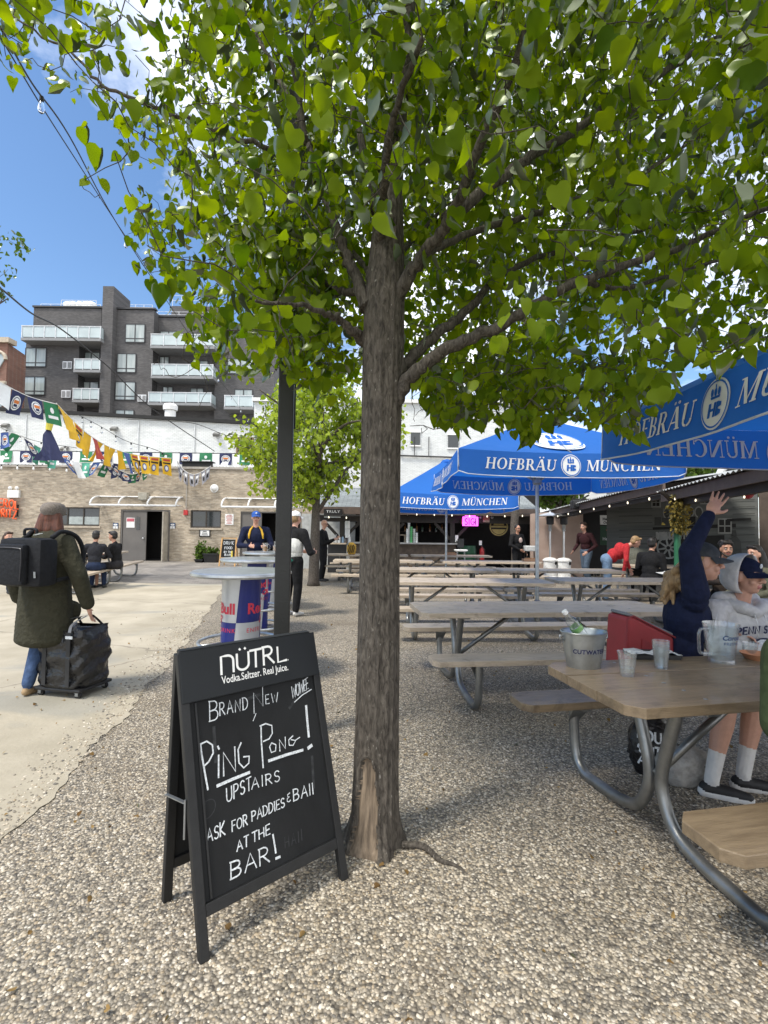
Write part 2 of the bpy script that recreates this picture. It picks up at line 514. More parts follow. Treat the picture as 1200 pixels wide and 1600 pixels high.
def write(mb, P, s, o, ux, uy, wd, lift=.002, gap=.2, jit=0.0, m=0, fit=True):
    """stroke letters: origin o, ux = full advance vector of the line, uy = height vector (panel coordinates)"""
    tot = sum(SF[c][0] + gap for c in s) - gap
    o, ux, uy = Vector(o), Vector(ux), Vector(uy)
    x = 0
    k = 0
    for c in s:
        wch, sts = SF[c]
        j = [random.uniform(-jit, jit) for _ in range(4)]
        for st in sts:
            pts = []
            for a, b in st:
                a2 = (x + a + j[0] * .3 + j[2] * .3 * b) / tot
                b2 = b * (1 + j[1]) + j[3] * .3
                pts.append(o + ux * a2 + uy * b2)
            stroke(mb, P, pts, wd * random.uniform(1 - jit * 2, 1 + jit * 2), lift + .00015 * (k % 5), m)
            k += 1
        x += wch + gap

def text_obj(s, size, mt, name, parent, fn=None, bold=0.0, align='CENTER', shear=0.0, spacing=1.0):
    """built-in font as a flat mesh; fn maps (x, y) to space"""
    cu = bpy.data.curves.new(name, 'FONT')
    cu.body = s; cu.size = size; cu.align_x = align; cu.offset = bold * size; cu.shear = shear
    cu.space_character = spacing
    cu.resolution_u = 3
    o = bpy.data.objects.new(name, cu)
    COL.objects.link(o)
    dg = bpy.context.evaluated_depsgraph_get()
    me = bpy.data.meshes.new_from_object(o.evaluated_get(dg))
    bpy.data.objects.remove(o)
    bpy.data.curves.remove(cu)
    for v in me.vertices:
        v.co = fn(v.co.x, v.co.y)
    me.materials.clear(); me.materials.append(mt)
    me.name = name
    ob = bpy.data.objects.new(name, me)
    COL.objects.link(ob)
    if parent is not None: ob.parent = parent
    return ob
def panel(o, ux, uy):
    """P(u, v, d) of a flat panel: origin o, unit ux, unit uy; d along their cross product"""
    o, ux, uy = Vector(o), Vector(ux).normalized(), Vector(uy).normalized()
    nz = ux.cross(uy)
    return lambda u, v, d=0.0: o + ux * u + uy * v + nz * d
# serif capitals for the parasols: list of polygons per letter
def serif_word(s, slant=0.0):
    wst, th, sh, se = .17, .065, .055, .075
    out = []
    x = 0.0
    def stem(a, z0=0, z1=1, s0=True, s1=True, wd=wst):
        out.append([(a, z0), (a + wd, z0), (a + wd, z1), (a, z1)])
        if s0: out.append([(a - se, z0), (a + wd + se, z0), (a + wd + se, z0 + sh), (a - se, z0 + sh)])
        if s1: out.append([(a - se, z1 - sh), (a + wd + se, z1 - sh), (a + wd + se, z1), (a - se, z1)])
    def hbar(a, b, z, t=th): out.append([(a, z - t / 2), (b, z - t / 2), (b, z + t / 2), (a, z + t / 2)])
    def ring(cx, cz, rx, rz, ix, iz, a0, a1, n=12):
        for i in range(n):
            p, q = R(a0 + (a1 - a0) * i / n), R(a0 + (a1 - a0) * (i + 1) / n)
            out.append([(cx + rx * math.cos(p), cz + rz * math.sin(p)), (cx + rx * math.cos(q), cz + rz * math.sin(q)),
                        (cx + ix * math.cos(q), cz + iz * math.sin(q)), (cx + ix * math.cos(p), cz + iz * math.sin(p))])
    def dots(cx):
        for d in (-.15, .15):
            ring(cx + d, 1.17, .075, .075, .001, .001, 0, 360, 8)
    def dia(x0, z0, x1, z1, t): out.append([(x0, z0), (x0 + t, z0), (x1 + t, z1), (x1, z1)])
    for c in s:
        if c == 'H': stem(x + .08); stem(x + .62); hbar(x + .25, x + .62, .5); x += .98
        elif c == 'O': ring(x + .43, .5, .43, .52, .25, .46, 0, 360, 20); x += .98
        elif c == 'F': stem(x + .08, s1=False); hbar(x, x + .62, .97); hbar(x + .25, x + .5, .52); out.append([(x + .56, .8), (x + .62, .8), (x + .62, .94), (x + .58, .94)]); x += .72
        elif c == 'E': stem(x + .08, s0=False, s1=False); hbar(x, x + .62, .97); hbar(x, x + .66, .03); hbar(x + .25, x + .5, .51); out.append([(x + .56, .8), (x + .62, .8), (x + .62, .94), (x + .58, .94)]); out.append([(x + .6, .06), (x + .66, .06), (x + .66, .22), (x + .63, .22)]); x += .78
        elif c == 'B':
            stem(x + .08, s0=False, s1=False); hbar(x, x + .4, .97); hbar(x, x + .4, .03); hbar(x + .25, x + .4, .52)
            ring(x + .38, .75, .24, .25, .08, .19, -90, 90, 8); ring(x + .38, .26, .3, .26, .12, .2, -90, 90, 8); x += .8
        elif c == 'R':
            stem(x + .08, s1=False); hbar(x, x + .4, .97); hbar(x + .25, x + .4, .47)
            ring(x + .38, .72, .26, .28, .09, .22, -90, 90, 8); dia(x + .62, 0, x + .33, .45, .2); hbar(x + .6, x + .92, .025, .05); x += .9
        elif c in 'AÄ':
            dia(x + .04, .03, x + .36, 1, .07); dia(x + .62, .03, x + .34, 1, .2); hbar(x + .16, x + .66, .33)
            hbar(x - .04, x + .2, .025, .05); hbar(x + .55, x + .92, .025, .05)
            if c == 'Ä': dots(x + .42)
            x += .94
        elif c in 'UÜ':
            stem(x + .08, .3, 1, s0=False); out.append([(x + .66, .32), (x + .72, .32), (x + .72, .95), (x + .66, .95)]); hbar(x + .57, x + .82, .97)
            ring(x + .4, .3, .32, .31, .16 if False else .2, .22, 180, 360, 10)
            if c == 'Ü': dots(x + .4)
            x += .9
        elif c == 'M':
            out.append([(x + .1, .03), (x + .16, .03), (x + .2, 1), (x + .14, 1)]); hbar(x, x + .28, .025, .05)
            dia(x + .5, .02, x + .12, 1, .17); dia(x + .5, .02, x + .86, 1, .07)
            stem(x + .88); hbar(x + .02, x + .26, .975, .05); x += 1.2
        elif c == 'N':
            out.append([(x + .1, .03), (x + .16, .03), (x + .16, .95), (x + .1, .95)]); hbar(x, x + .28, .025, .05); hbar(x, x + .24, .975, .05)
            dia(x + .62, 0, x + .1, .96, .19); out.append([(x + .74, .0), (x + .8, .0), (x + .8, .95), (x + .74, .95)]); hbar(x + .62, x + .9, .975, .05); x += .98
        elif c == 'C':
            ring(x + .43, .5, .43, .52, .25, .46, 48, 312, 16); out.append([(x + .66, .72), (x + .74, .72), (x + .74, .96), (x + .7, .96)]); x += .88
        elif c == ' ': x += .5
    if slant: out = [[(a + b * slant, b) for a, b in p] for p in out]
    return out, x
# ---------------------------------------------------------------- ground
def gravel_mat():
    m = bpy.data.materials.new('pea_gravel'); m.use_nodes = True
    nt = m.node_tree; b = nt.nodes['Principled BSDF']; b.inputs['Roughness'].default_value = .75
    t = nt.nodes.new('ShaderNodeTexCoord')
    vo = nt.nodes.new('ShaderNodeTexVoronoi'); vo.inputs['Scale'].default_value = 84; vo.inputs['Randomness'].default_value = 1
    nt.links.new(t.outputs['Object'], vo.inputs['Vector'])
    sc = nt.nodes.new('ShaderNodeSeparateColor'); nt.links.new(vo.outputs['Color'], sc.inputs[0])
    rp = nt.nodes.new('ShaderNodeValToRGB')
    stones(rp)
    nt.links.new(sc.outputs[0], rp.inputs[0])
    gap = nt.nodes.new('ShaderNodeMapRange'); gap.inputs['From Min'].default_value = .35; gap.inputs['From Max'].default_value = .85
    gap.inputs['To Min'].default_value = 0; gap.inputs['To Max'].default_value = 1
    nt.links.new(vo.outputs['Distance'], gap.inputs['Value'])
    mixg = nt.nodes.new('ShaderNodeMix'); mixg.data_type = 'RGBA'; mixg.inputs[7].default_value = (.06, .05, .038, 1)
    gm = nt.nodes.new('ShaderNodeMath'); gm.operation = 'MULTIPLY'; gm.inputs[1].default_value = .8
    nt.links.new(gap.outputs[0], gm.inputs[0]); nt.links.new(gm.outputs[0], mixg.inputs[0]); nt.links.new(rp.outputs[0], mixg.inputs[6])
    nz = nt.nodes.new('ShaderNodeTexNoise'); nz.inputs['Scale'].default_value = .85; nz.inputs['Detail'].default_value = 7; nz.inputs['Roughness'].default_value = .62
    nt.links.new(t.outputs['Object'], nz.inputs['Vector'])
    dr = nt.nodes.new('ShaderNodeMapRange'); dr.inputs['From Min'].default_value = .54; dr.inputs['From Max'].default_value = .72; dr.inputs['To Max'].default_value = .6
    nt.links.new(nz.outputs['Fac'], dr.inputs['Value'])
    md = nt.nodes.new('ShaderNodeMix'); md.data_type = 'RGBA'; md.inputs[7].default_value = (.13, .098, .062, 1)
    nt.links.new(dr.outputs[0], md.inputs[0]); nt.links.new(mixg.outputs[2], md.inputs[6]); nt.links.new(md.outputs[2], b.inputs['Base Color'])
    bp = nt.nodes.new('ShaderNodeBump'); bp.inputs['Strength'].default_value = .9; bp.inputs['Distance'].default_value = .01; bp.invert = True
    nt.links.new(vo.outputs['Distance'], bp.inputs['Height']); nt.links.new(bp.outputs[0], b.inputs['Normal'])
    return m
def stones(rp):
    cols = [(0, (.12, .108, .09)), (.12, (.20, .175, .135)), (.28, (.32, .275, .21)), (.42, (.23, .20, .155)), (.55, (.47, .405, .31)), (.68, (.33, .265, .18)), (.78, (.53, .475, .385)), (.9, (.42, .36, .265)), (.97, (.60, .55, .46))]
    e = rp.color_ramp.elements
    rp.color_ramp.interpolation = 'CONSTANT'
    while len(e) > 1: e.remove(e[-1])
    e[0].position = 0; e[0].color = (*cols[0][1], 1)
    for p, c in cols[1:]:
        k = e.new(p); k.color = (*c, 1)
def attr_stone_mat():
    m = bpy.data.materials.new('pebble_stone'); m.use_nodes = True
    nt = m.node_tree; b = nt.nodes['Principled BSDF']; b.inputs['Roughness'].default_value = .6
    a = nt.nodes.new('ShaderNodeAttribute'); a.attribute_name = 'rnd'
    rp = nt.nodes.new('ShaderNodeValToRGB'); stones(rp)
    nt.links.new(a.outputs['Fac'], rp.inputs[0]); nt.links.new(rp.outputs[0], b.inputs['Base Color'])
    return m
GRAVEL = gravel_mat()
gb = MB(); gb.poly([(-220, -60, 0), (220, -60, 0), (220, 320, 0), (-220, 320, 0)])
tag(gb.build('ground', GRAVEL), 'pea gravel yard floor spreading under the picnic tables and linden tree', 'ground', kind='structure')

# concrete path on the left with a ragged edge against the gravel
edge = [(-1.62, .3), (-1.70, 1.4), (-1.76, 2.35), (-1.88, 3.2), (-2.05, 4.07), (-2.35, 5.6), (-2.85, 7.8), (-3.52, 10.63), (-4.1, 12.9), (-4.25, 13.35)]
pts = []
for (x0, y0), (x1, y1) in zip(edge, edge[1:]):
    n = max(2, int((y1 - y0) / .05))
    for i in range(n):
        u = i / n
        pts.append((x0 + (x1 - x0) * u + random.gauss(0, .012) + .03 * math.sin((y0 + (y1 - y0) * u) * 5.1), y0 + (y1 - y0) * u, .006))
pts.append((edge[-1][0], edge[-1][1], .006))
CONC = mat('worn_concrete', (.31, .272, .20), .85, var=0, vs=1.3, col2=(.44, .39, .30), bump=.35, bs=35, detail=10)
_n = CONC.node_tree
_b = _n.nodes['Principled BSDF']
_t = _n.nodes.new('ShaderNodeTexCoord')
_st = _n.nodes.new('ShaderNodeTexNoise'); _st.inputs['Scale'].default_value = .42; _st.inputs['Detail'].default_value = 6; _st.inputs['Distortion'].default_value = 1.2
_mp = _n.nodes.new('ShaderNodeMapping'); _mp.inputs['Scale'].default_value = (.6, 1.7, 1); _n.links.new(_t.outputs['Object'], _mp.inputs[0]); _n.links.new(_mp.outputs[0], _st.inputs['Vector'])
_r = _n.nodes.new('ShaderNodeMapRange'); _r.inputs['From Min'].default_value = .6; _r.inputs['From Max'].default_value = .66; _r.inputs['To Max'].default_value = .55
_n.links.new(_st.outputs['Fac'], _r.inputs['Value'])
_m = _n.nodes.new('ShaderNodeMix'); _m.data_type = 'RGBA'; _m.inputs[7].default_value = (.24, .24, .215, 1)
_lk = _b.inputs['Base Color'].links[0].from_socket
_n.links.new(_r.outputs[0], _m.inputs[0]); _n.links.new(_lk, _m.inputs[6])
# fine speckle and hairline cracks
_v = _n.nodes.new('ShaderNodeTexVoronoi'); _v.feature = 'DISTANCE_TO_EDGE'; _v.inputs['Scale'].default_value = .33
_nz = _n.nodes.new('ShaderNodeTexNoise'); _nz.inputs['Scale'].default_value = 2.5; _nz.inputs['Detail'].default_value = 6
_n.links.new(_t.outputs['Object'], _nz.inputs['Vector'])
_mm = _n.nodes.new('ShaderNodeMix'); _mm.data_type = 'VECTOR'; _mm.inputs[0].default_value = .25
_n.links.new(_t.outputs['Object'], _mm.inputs[4]); _n.links.new(_nz.outputs['Color'], _mm.inputs[5]); _n.links.new(_mm.outputs[1], _v.inputs['Vector'])
_c = _n.nodes.new('ShaderNodeMapRange'); _c.inputs['From Min'].default_value = .0; _c.inputs['From Max'].default_value = .006; _c.inputs['To Min'].default_value = .55; _c.inputs['To Max'].default_value = 0
_n.links.new(_v.outputs['Distance'], _c.inputs['Value'])
_m2 = _n.nodes.new('ShaderNodeMix'); _m2.data_type = 'RGBA'; _m2.inputs[7].default_value = (.10, .085, .065, 1)
_n.links.new(_c.outputs[0], _m2.inputs[0]); _n.links.new(_m.outputs[2], _m2.inputs[6])
_n.links.new(_m2.outputs[2], _b.inputs['Base Color'])
cb_ = MB(); cb_.poly(pts + [(-40, 13.35, .006), (-40, .3, .006)])
tag(cb_.build('concrete_path', CONC), 'wide worn beige concrete path beside the gravel', 'path', kind='structure')
PAVER = brick('grey_pavers', (.31, .285, .25), (.24, .215, .19), (.15, .135, .115), .22, .11, .008, 'xy', .45)
pb = MB(); pb.poly([(-40, 13.36, .007), (-4.2, 13.36, .007), (-3.9, 15.2, .007), (-3.0, 18.0, .007), (-3, 22.6, .007), (-40, 22.6, .007)])
tag(pb.build('paved_terrace', PAVER), 'brick paved strip in front of the tan brick building', 'pavement', kind='structure')

# loose pebbles: real stones over the near gravel, thin scatter on the concrete edge
def pebbles(name, XY, size, label):
    n = len(XY)
    base = np.array([[1, 0, 0], [.3, .9, 0], [-.8, .6, 0], [-.85, -.5, 0], [.25, -.95, 0], [.45, .1, .8], [-.4, .15, .85], [0, -.35, .8]], float)
    faces = np.array([[0, 1, 5], [1, 2, 6], [2, 3, 6], [3, 4, 7], [4, 0, 7], [0, 5, 7], [5, 6, 7], [1, 6, 5], [3, 7, 6]])
    s = size * (.55 + rng.random(n) ** 2 * 1.0)
    a = rng.random(n) * 2 * PI
    sx = s * (1 + .5 * rng.random(n)); sy = s; sz = s * (.45 + .45 * rng.random(n))
    B = base[None] * np.stack([sx, sy, sz], 1)[:, None] + rng.normal(0, .1, (n, 8, 3)) * s[:, None, None]
    ca, sa = np.cos(a)[:, None], np.sin(a)[:, None]
    X = B[..., 0] * ca - B[..., 1] * sa + XY[:, 0:1]
    Y = B[..., 0] * sa + B[..., 1] * ca + XY[:, 1:2]
    Z = B[..., 2] + XY[:, 2:3]
    V = np.stack([X, Y, Z], -1).reshape(-1, 3)
    F = (faces[None] + (np.arange(n) * 8)[:, None, None]).reshape(-1, 3)
    o = np_mesh(name, V, F, PEBBLE, rnd=np.repeat(rng.random(n), 9), smooth=True)
    tag(o, label, 'gravel', kind='stuff')
PEBBLE = attr_stone_mat()
def edge_x(y): return np.interp(y, [e[1] for e in edge], [e[0] for e in edge])
cand = np.stack([rng.uniform(-3.2, 3.4, 260000), rng.uniform(1.0, 6.5, 260000)], 1)
px_, py_, _d = to_px(np.concatenate([cand, np.zeros((len(cand), 1))], 1))
keep = (px_ > -40) & (px_ < 1240) & (py_ < 1640) & (cand[:, 0] > edge_x(cand[:, 1]) - .02) & (rng.random(len(cand)) < np.clip(3.2 / cand[:, 1] ** 1.1, 0, 1))
cand = cand[keep][:70000]
EARTH = [on(1000, 1285), on(880, 1430), on(800, 1290), on(1010, 1180), on(400, 1480), on(840, 1160)]
ER = [(.34, .12), (.30, .10), (.16, .07), (.5, .16), (.2, .08), (.4, .2)]
keepm = np.ones(len(cand), bool)          # scuffed spots where fewer loose stones lie
for _c, _r in zip(EARTH, ER):
    _dd = np.hypot((cand[:, 0] - _c.x) / _r[0], (cand[:, 1] - _c.y) / _r[1])
    keepm &= rng.random(len(cand)) < np.clip(_dd * .7, .2, 1)
cand = cand[keepm]
pebbles('gravel', np.concatenate([cand, np.full((len(cand), 1), -.0005)], 1), .0057, 'loose rounded pebbles lying over the near gravel')
yy = rng.uniform(1.2, 9, 2600)
xx = edge_x(yy) - np.abs(rng.normal(0, .16, 2600)) * (.5 + yy * .12)
pebbles('stray_gravel', np.stack([xx, yy, np.full(2600, .007)], 1), .0075, 'stray pebbles kicked onto the edge of the concrete path')

# ---------------------------------------------------------------- tree materials
def bark_mat(name, dark, mid, light, scale=1.0):
    m = bpy.data.materials.new(name); m.use_nodes = True
    nt = m.node_tree; b = nt.nodes['Principled BSDF']; b.inputs['Roughness'].default_value = .9; b.inputs['Specular IOR Level'].default_value = .2
    t = nt.nodes.new('ShaderNodeTexCoord'); mp = nt.nodes.new('ShaderNodeMapping'); mp.inputs['Scale'].default_value = (1 * scale, 1 * scale, .3 * scale)
    nt.links.new(t.outputs['Object'], mp.inputs[0])
    n1 = nt.nodes.new('ShaderNodeTexNoise'); n1.inputs['Scale'].default_value = 62; n1.inputs['Detail'].default_value = 9; n1.inputs['Roughness'].default_value = .65; n1.inputs['Distortion'].default_value = .6
    nt.links.new(mp.outputs[0], n1.inputs['Vector'])
    rp = nt.nodes.new('ShaderNodeValToRGB'); e = rp.color_ramp.elements
    e[0].position = .36; e[0].color = (*dark, 1); e[1].position = .66; e[1].color = (*mid, 1)
    nt.links.new(n1.outputs['Fac'], rp.inputs[0])
    n2 = nt.nodes.new('ShaderNodeTexNoise'); n2.inputs['Scale'].default_value = 75; n2.inputs['Detail'].default_value = 3
    mp2 = nt.nodes.new('ShaderNodeMapping'); mp2.inputs['Scale'].default_value = (1, 1, .4); nt.links.new(t.outputs['Object'], mp2.inputs[0]); nt.links.new(mp2.outputs[0], n2.inputs['Vector'])
    mr = nt.nodes.new('ShaderNodeMapRange'); mr.inputs['From Min'].default_value = .67; mr.inputs['From Max'].default_value = .74; mr.inputs['To Max'].default_value = .65
    nt.links.new(n2.outputs['Fac'], mr.inputs['Value'])
    mx = nt.nodes.new('ShaderNodeMix'); mx.data_type = 'RGBA'; mx.inputs[7].default_value = (*light, 1)
    nt.links.new(mr.outputs[0], mx.inputs[0]); nt.links.new(rp.outputs[0], mx.inputs[6]); nt.links.new(mx.outputs[2], b.inputs['Base Color'])
    bp = nt.nodes.new('ShaderNodeBump'); bp.inputs['Strength'].default_value = 1; bp.inputs['Distance'].default_value = .014
    nt.links.new(n1.outputs['Fac'], bp.inputs['Height']); nt.links.new(bp.outputs[0], b.inputs['Normal'])
    return m
BARK = bark_mat('linden_bark', (.042, .036, .030), (.145, .127, .105), (.36, .34, .30))
BARKG = bark_mat('grey_bark', (.05, .042, .035), (.15, .13, .11), (.3, .28, .25))
BAREWOOD = mat('bare_weathered_wood', (.085, .064, .045), .9, var=0, vs=14, col2=(.26, .20, .14), stretch=(3, 3, .3), bump=.8, bs=22)
def leaf_mat(name, c1, c2, trans=.56):
    m = bpy.data.materials.new(name); m.use_nodes = True
    nt = m.node_tree
    for n in list(nt.nodes): nt.nodes.remove(n)
    out = nt.nodes.new('ShaderNodeOutputMaterial')
    a = nt.nodes.new('ShaderNodeAttribute'); a.attribute_name = 'rnd'
    rp = nt.nodes.new('ShaderNodeValToRGB'); rp.color_ramp.elements[0].color = (*c1, 1); rp.color_ramp.elements[1].color = (*c2, 1)
    nt.links.new(a.outputs['Fac'], rp.inputs[0])
    df = nt.nodes.new('ShaderNodeBsdfDiffuse'); tr = nt.nodes.new('ShaderNodeBsdfTranslucent')
    nt.links.new(rp.outputs[0], df.inputs[0])
    hs = nt.nodes.new('ShaderNodeHueSaturation'); hs.inputs['Hue'].default_value = .485; hs.inputs['Saturation'].default_value = 1.12; hs.inputs['Value'].default_value = 1.9
    nt.links.new(rp.outputs[0], hs.inputs['Color']); nt.links.new(hs.outputs[0], tr.inputs[0])
    m1 = nt.nodes.new('ShaderNodeMixShader'); m1.inputs[0].default_value = trans
    nt.links.new(df.outputs[0], m1.inputs[1]); nt.links.new(tr.outputs[0], m1.inputs[2])
    gl = nt.nodes.new('ShaderNodeBsdfGlossy'); gl.inputs['Roughness'].default_value = .5; gl.inputs['Color'].default_value = (.25, .28, .2, 1)
    lw = nt.nodes.new('ShaderNodeFresnel'); lw.inputs['IOR'].default_value = 1.22
    m2 = nt.nodes.new('ShaderNodeMixShader'); nt.links.new(lw.outputs[0], m2.inputs[0])
    nt.links.new(m1.outputs[0], m2.inputs[1]); nt.links.new(gl.outputs[0], m2.inputs[2]); nt.links.new(m2.outputs[0], out.inputs[0])
    return m
LEAF = leaf_mat('linden_leaf', (.068, .13, .012), (.21, .285, .024))
LEAF2 = leaf_mat('sunlit_leaf', (.22, .31, .04), (.34, .42, .07), .5)  # second linden: its sunlit look is put into a lighter leaf colour
LEAF3 = leaf_mat('dark_leaf', (.05, .10, .02), (.11, .17, .035), .35)

_o = [(.20, -.10), (.40, -.02), (.50, .20), (.46, .46), (.31, .72), (.12, .93)]
_mid = [(0, 0), (0, .10), (0, .28), (0, .52), (0, .78), (0, 1.10)]
_LV = np.array([(x, y, 0) for x, y in _mid] + [(x, y, 0) for x, y in _o] + [(-x, y, 0) for x, y in _o], float)
_LF = np.array([[i, 6 + i, 7 + i, i + 1] for i in range(5)] + [[i, i + 1, 13 + i, 12 + i] for i in range(5)] + [[5, 5, 11, 4][::-1] if False else [4, 11, 5, 17]])
NLV, NLF = len(_LV), len(_LF)
def leaves(name, P, size, m, parent, droop=1.0, seed=3, twigs=None, bark=None):
    """one drooping heart-shaped leaf with a pointed tip at each point of P"""
    r = np.random.default_rng(seed)
    n = len(P)
    s = size * (.5 + .95 * r.random(n) ** 1.3)
    d = r.normal(0, .5, (n, 3)); d[:, 2] -= droop
    d /= np.linalg.norm(d, axis=1)[:, None]
    up = r.normal(0, .75, (n, 3)); up[:, 2] += .55
    x = np.cross(d, up); x /= np.linalg.norm(x, axis=1)[:, None] + 1e-9
    z = np.cross(x, d)
    V0 = np.repeat(_LV[None], n, 0)
    fold = r.uniform(-.05, .6, n)[:, None]
    curl = r.normal(.06, .34, n)[:, None]
    wv = r.normal(0, .025, (n, NLV))
    V0[..., 2] = np.abs(V0[..., 0]) * fold - curl * V0[..., 1] ** 2 + wv
    V0[..., 0] *= r.uniform(.85, 1.1, n)[:, None]
    off = P + d * (s * .35)[:, None]
    V = off[:, None] + (V0[..., 0:1] * x[:, None] + V0[..., 1:2] * d[:, None] + V0[..., 2:3] * z[:, None]) * s[:, None, None]
    F = (_LF[None] + (np.arange(n) * NLV)[:, None, None]).reshape(-1, 4)
    V = V.reshape(-1, 3)
    rn = np.repeat(np.clip(r.normal(.5, .27, n), 0, 1), NLF)
    fm = np.zeros(len(F))
    if twigs is not None:                      # the crown's twigs belong to the same mesh
        tv = np.array(twigs.v) - np.array(parent.location)
        tf = np.array(twigs.f) + len(V)
        V = np.concatenate([V, tv]); F = np.concatenate([F, tf])
        rn = np.concatenate([rn, np.full(len(tf), .5)]); fm = np.concatenate([fm, np.ones(len(tf))])
    return np_mesh(name, V, F, [m, bark] if bark else m, parent, rn, True, fm)
def catmull(P, n=6):
    P = [Vector(p) for p in P]
    Q = [P[0] * 2 - P[1]] + P + [P[-1] * 2 - P[-2]]
    out = []
    for i in range(1, len(Q) - 2):
        for k in range(n):
            t = k / n
            a, b, c, d = Q[i - 1], Q[i], Q[i + 1], Q[i + 2]
            out.append(.5 * ((2 * b) + (c - a) * t + (2 * a - 5 * b + 4 * c - d) * t * t + (3 * b - a - 3 * c + d) * t ** 3))
    out.append(P[-1])
    return out
def grow(nodes, targets, r, mb, step=.055, seg=4, rtip=.0018, rk=.0045, start=.35, lift=.12, bend=.14):
    """links every target to the nearest branch node by a bent twig; returns leaf points"""
    N = np.array(nodes); leafp = []
    order = np.argsort([np.min(np.linalg.norm(N - t, axis=1)) for t in targets])
    for i in order:
        t = targets[i]
        dd = np.linalg.norm(N - t, axis=1)
        j = int(np.argmin(dd)); L = dd[j]
        if L < .03: continue
        a = N[j]
        mid = (a + t) / 2 + r.normal(0, bend * L, 3) + np.array([0, 0, lift * L])
        k = max(3, int(L / .09))
        u = np.linspace(0, 1, k + 1)[:, None]
        path = (1 - u) ** 2 * a + 2 * u * (1 - u) * mid + u ** 2 * t
        path[1:-1] += r.normal(0, .012, (k - 1, 3))
        rb = rtip + rk * min(L, 1.6)
        mb.tube(path.tolist(), np.linspace(rb, rtip, k + 1), seg, cap=False)
        N = np.concatenate([N, path[1:]])
        m = max(3, int(L / step))
        for q in np.linspace(start, 1, m):
            p = (1 - q) ** 2 * a + 2 * q * (1 - q) * mid + q ** 2 * t
            leafp.append(p + r.normal(0, .035, 3))
        leafp += [t + r.normal(0, .06, 3) for _ in range(3)]
    return np.array(leafp)

# ---------------------------------------------------------------- the near linden tree
TX, TY = -.01, 2.42
tree = thing('linden_tree', 'big leafy linden tree with dark trunk and stripped bark wound, nearest in the yard', 'tree', (TX, TY, 0))
def trunk_mesh():
    # centre line and radius from root to top, in world metres
    keys = [(0, -.035, 2.40, .148), (.05, -.03, 2.40, .128), (.14, -.025, 2.40, .112), (.3, -.022, 2.41, .104), (.6, -.02, 2.41, .1), (1.2, -.018, 2.42, .096), (1.9, -.018, 2.42, .094), (2.35, -.012, 2.43, .10), (2.6, -.01, 2.43, .098), (2.9, .0, 2.44, .082), (3.15, .01, 2.45, .066), (3.4, .025, 2.46, .054), (3.9, .07, 2.5, .044), (4.6, .12, 2.55, .034), (5.4, .15, 2.6, .028), (6.3, .2, 2.7, .012)]
    zs = np.concatenate([np.linspace(0, .7, 60), np.linspace(.72, 2.9, 90), np.linspace(2.95, 6.3, 40)])
    ks = np.array(keys)
    SEG = 150
    ang = np.linspace(0, 2 * PI, SEG, endpoint=False)
    V, wound = [], []
    r = np.random.default_rng(4)
    ph = r.random(8) * 6.28
    for z in zs:
        cx, cy, rad = [np.interp(z, ks[:, 0], ks[:, q]) for q in (1, 2, 3)]
        ridge = sum(.006 * math.exp(-z * .15) * np.sin(ang * k + ph[k % 8] + .7 * np.sin(z * (1.3 + .2 * k))) for k in (9, 14, 23)) * (rad / .1)
        flare = math.exp(-z / .09) * (.022 * np.sin(ang * 5 + 1.1) + .014 * np.sin(ang * 3 + .4))
        rr = rad + ridge * .38 + flare * .8
        # stripped patch on the side that faces the yard: pointed top, ragged border
        half = .52 * math.sqrt(max(0, 1 - (z / .43) ** 3)) + .03 * math.sin(z * 37) + .018 * math.sin(z * 91) + .012 * math.sin(z * 173)
        da = np.abs(np.angle(np.exp(1j * (ang - (1.5 * PI - .42)))))
        w_ = (da < half) & (z < .425)
        lip = (da >= half) & (da < half + .16) & (z < .46)
        rr = np.where(w_, rr * .9 - .004 - (ridge * .4), rr)
        rr = np.where(lip, rr + .007, rr)
        V += [(cx + a * math.cos(t) - TX, cy + a * math.sin(t) - TY, z - (.03 if z == 0 else 0)) for a, t in zip(rr, ang)]
        wound.append(w_)
    F, fm = [], []
    for i in range(len(zs) - 1):
        for k in range(SEG):
            l = (k + 1) % SEG
            F.append((i * SEG + k, i * SEG + l, (i + 1) * SEG + l, (i + 1) * SEG + k))
            fm.append(1 if wound[i][k] else 0)
    np_mesh('trunk', np.array(V), np.array(F), [BARK, BAREWOOD], tree, None, True, np.array(fm))
trunk_mesh()
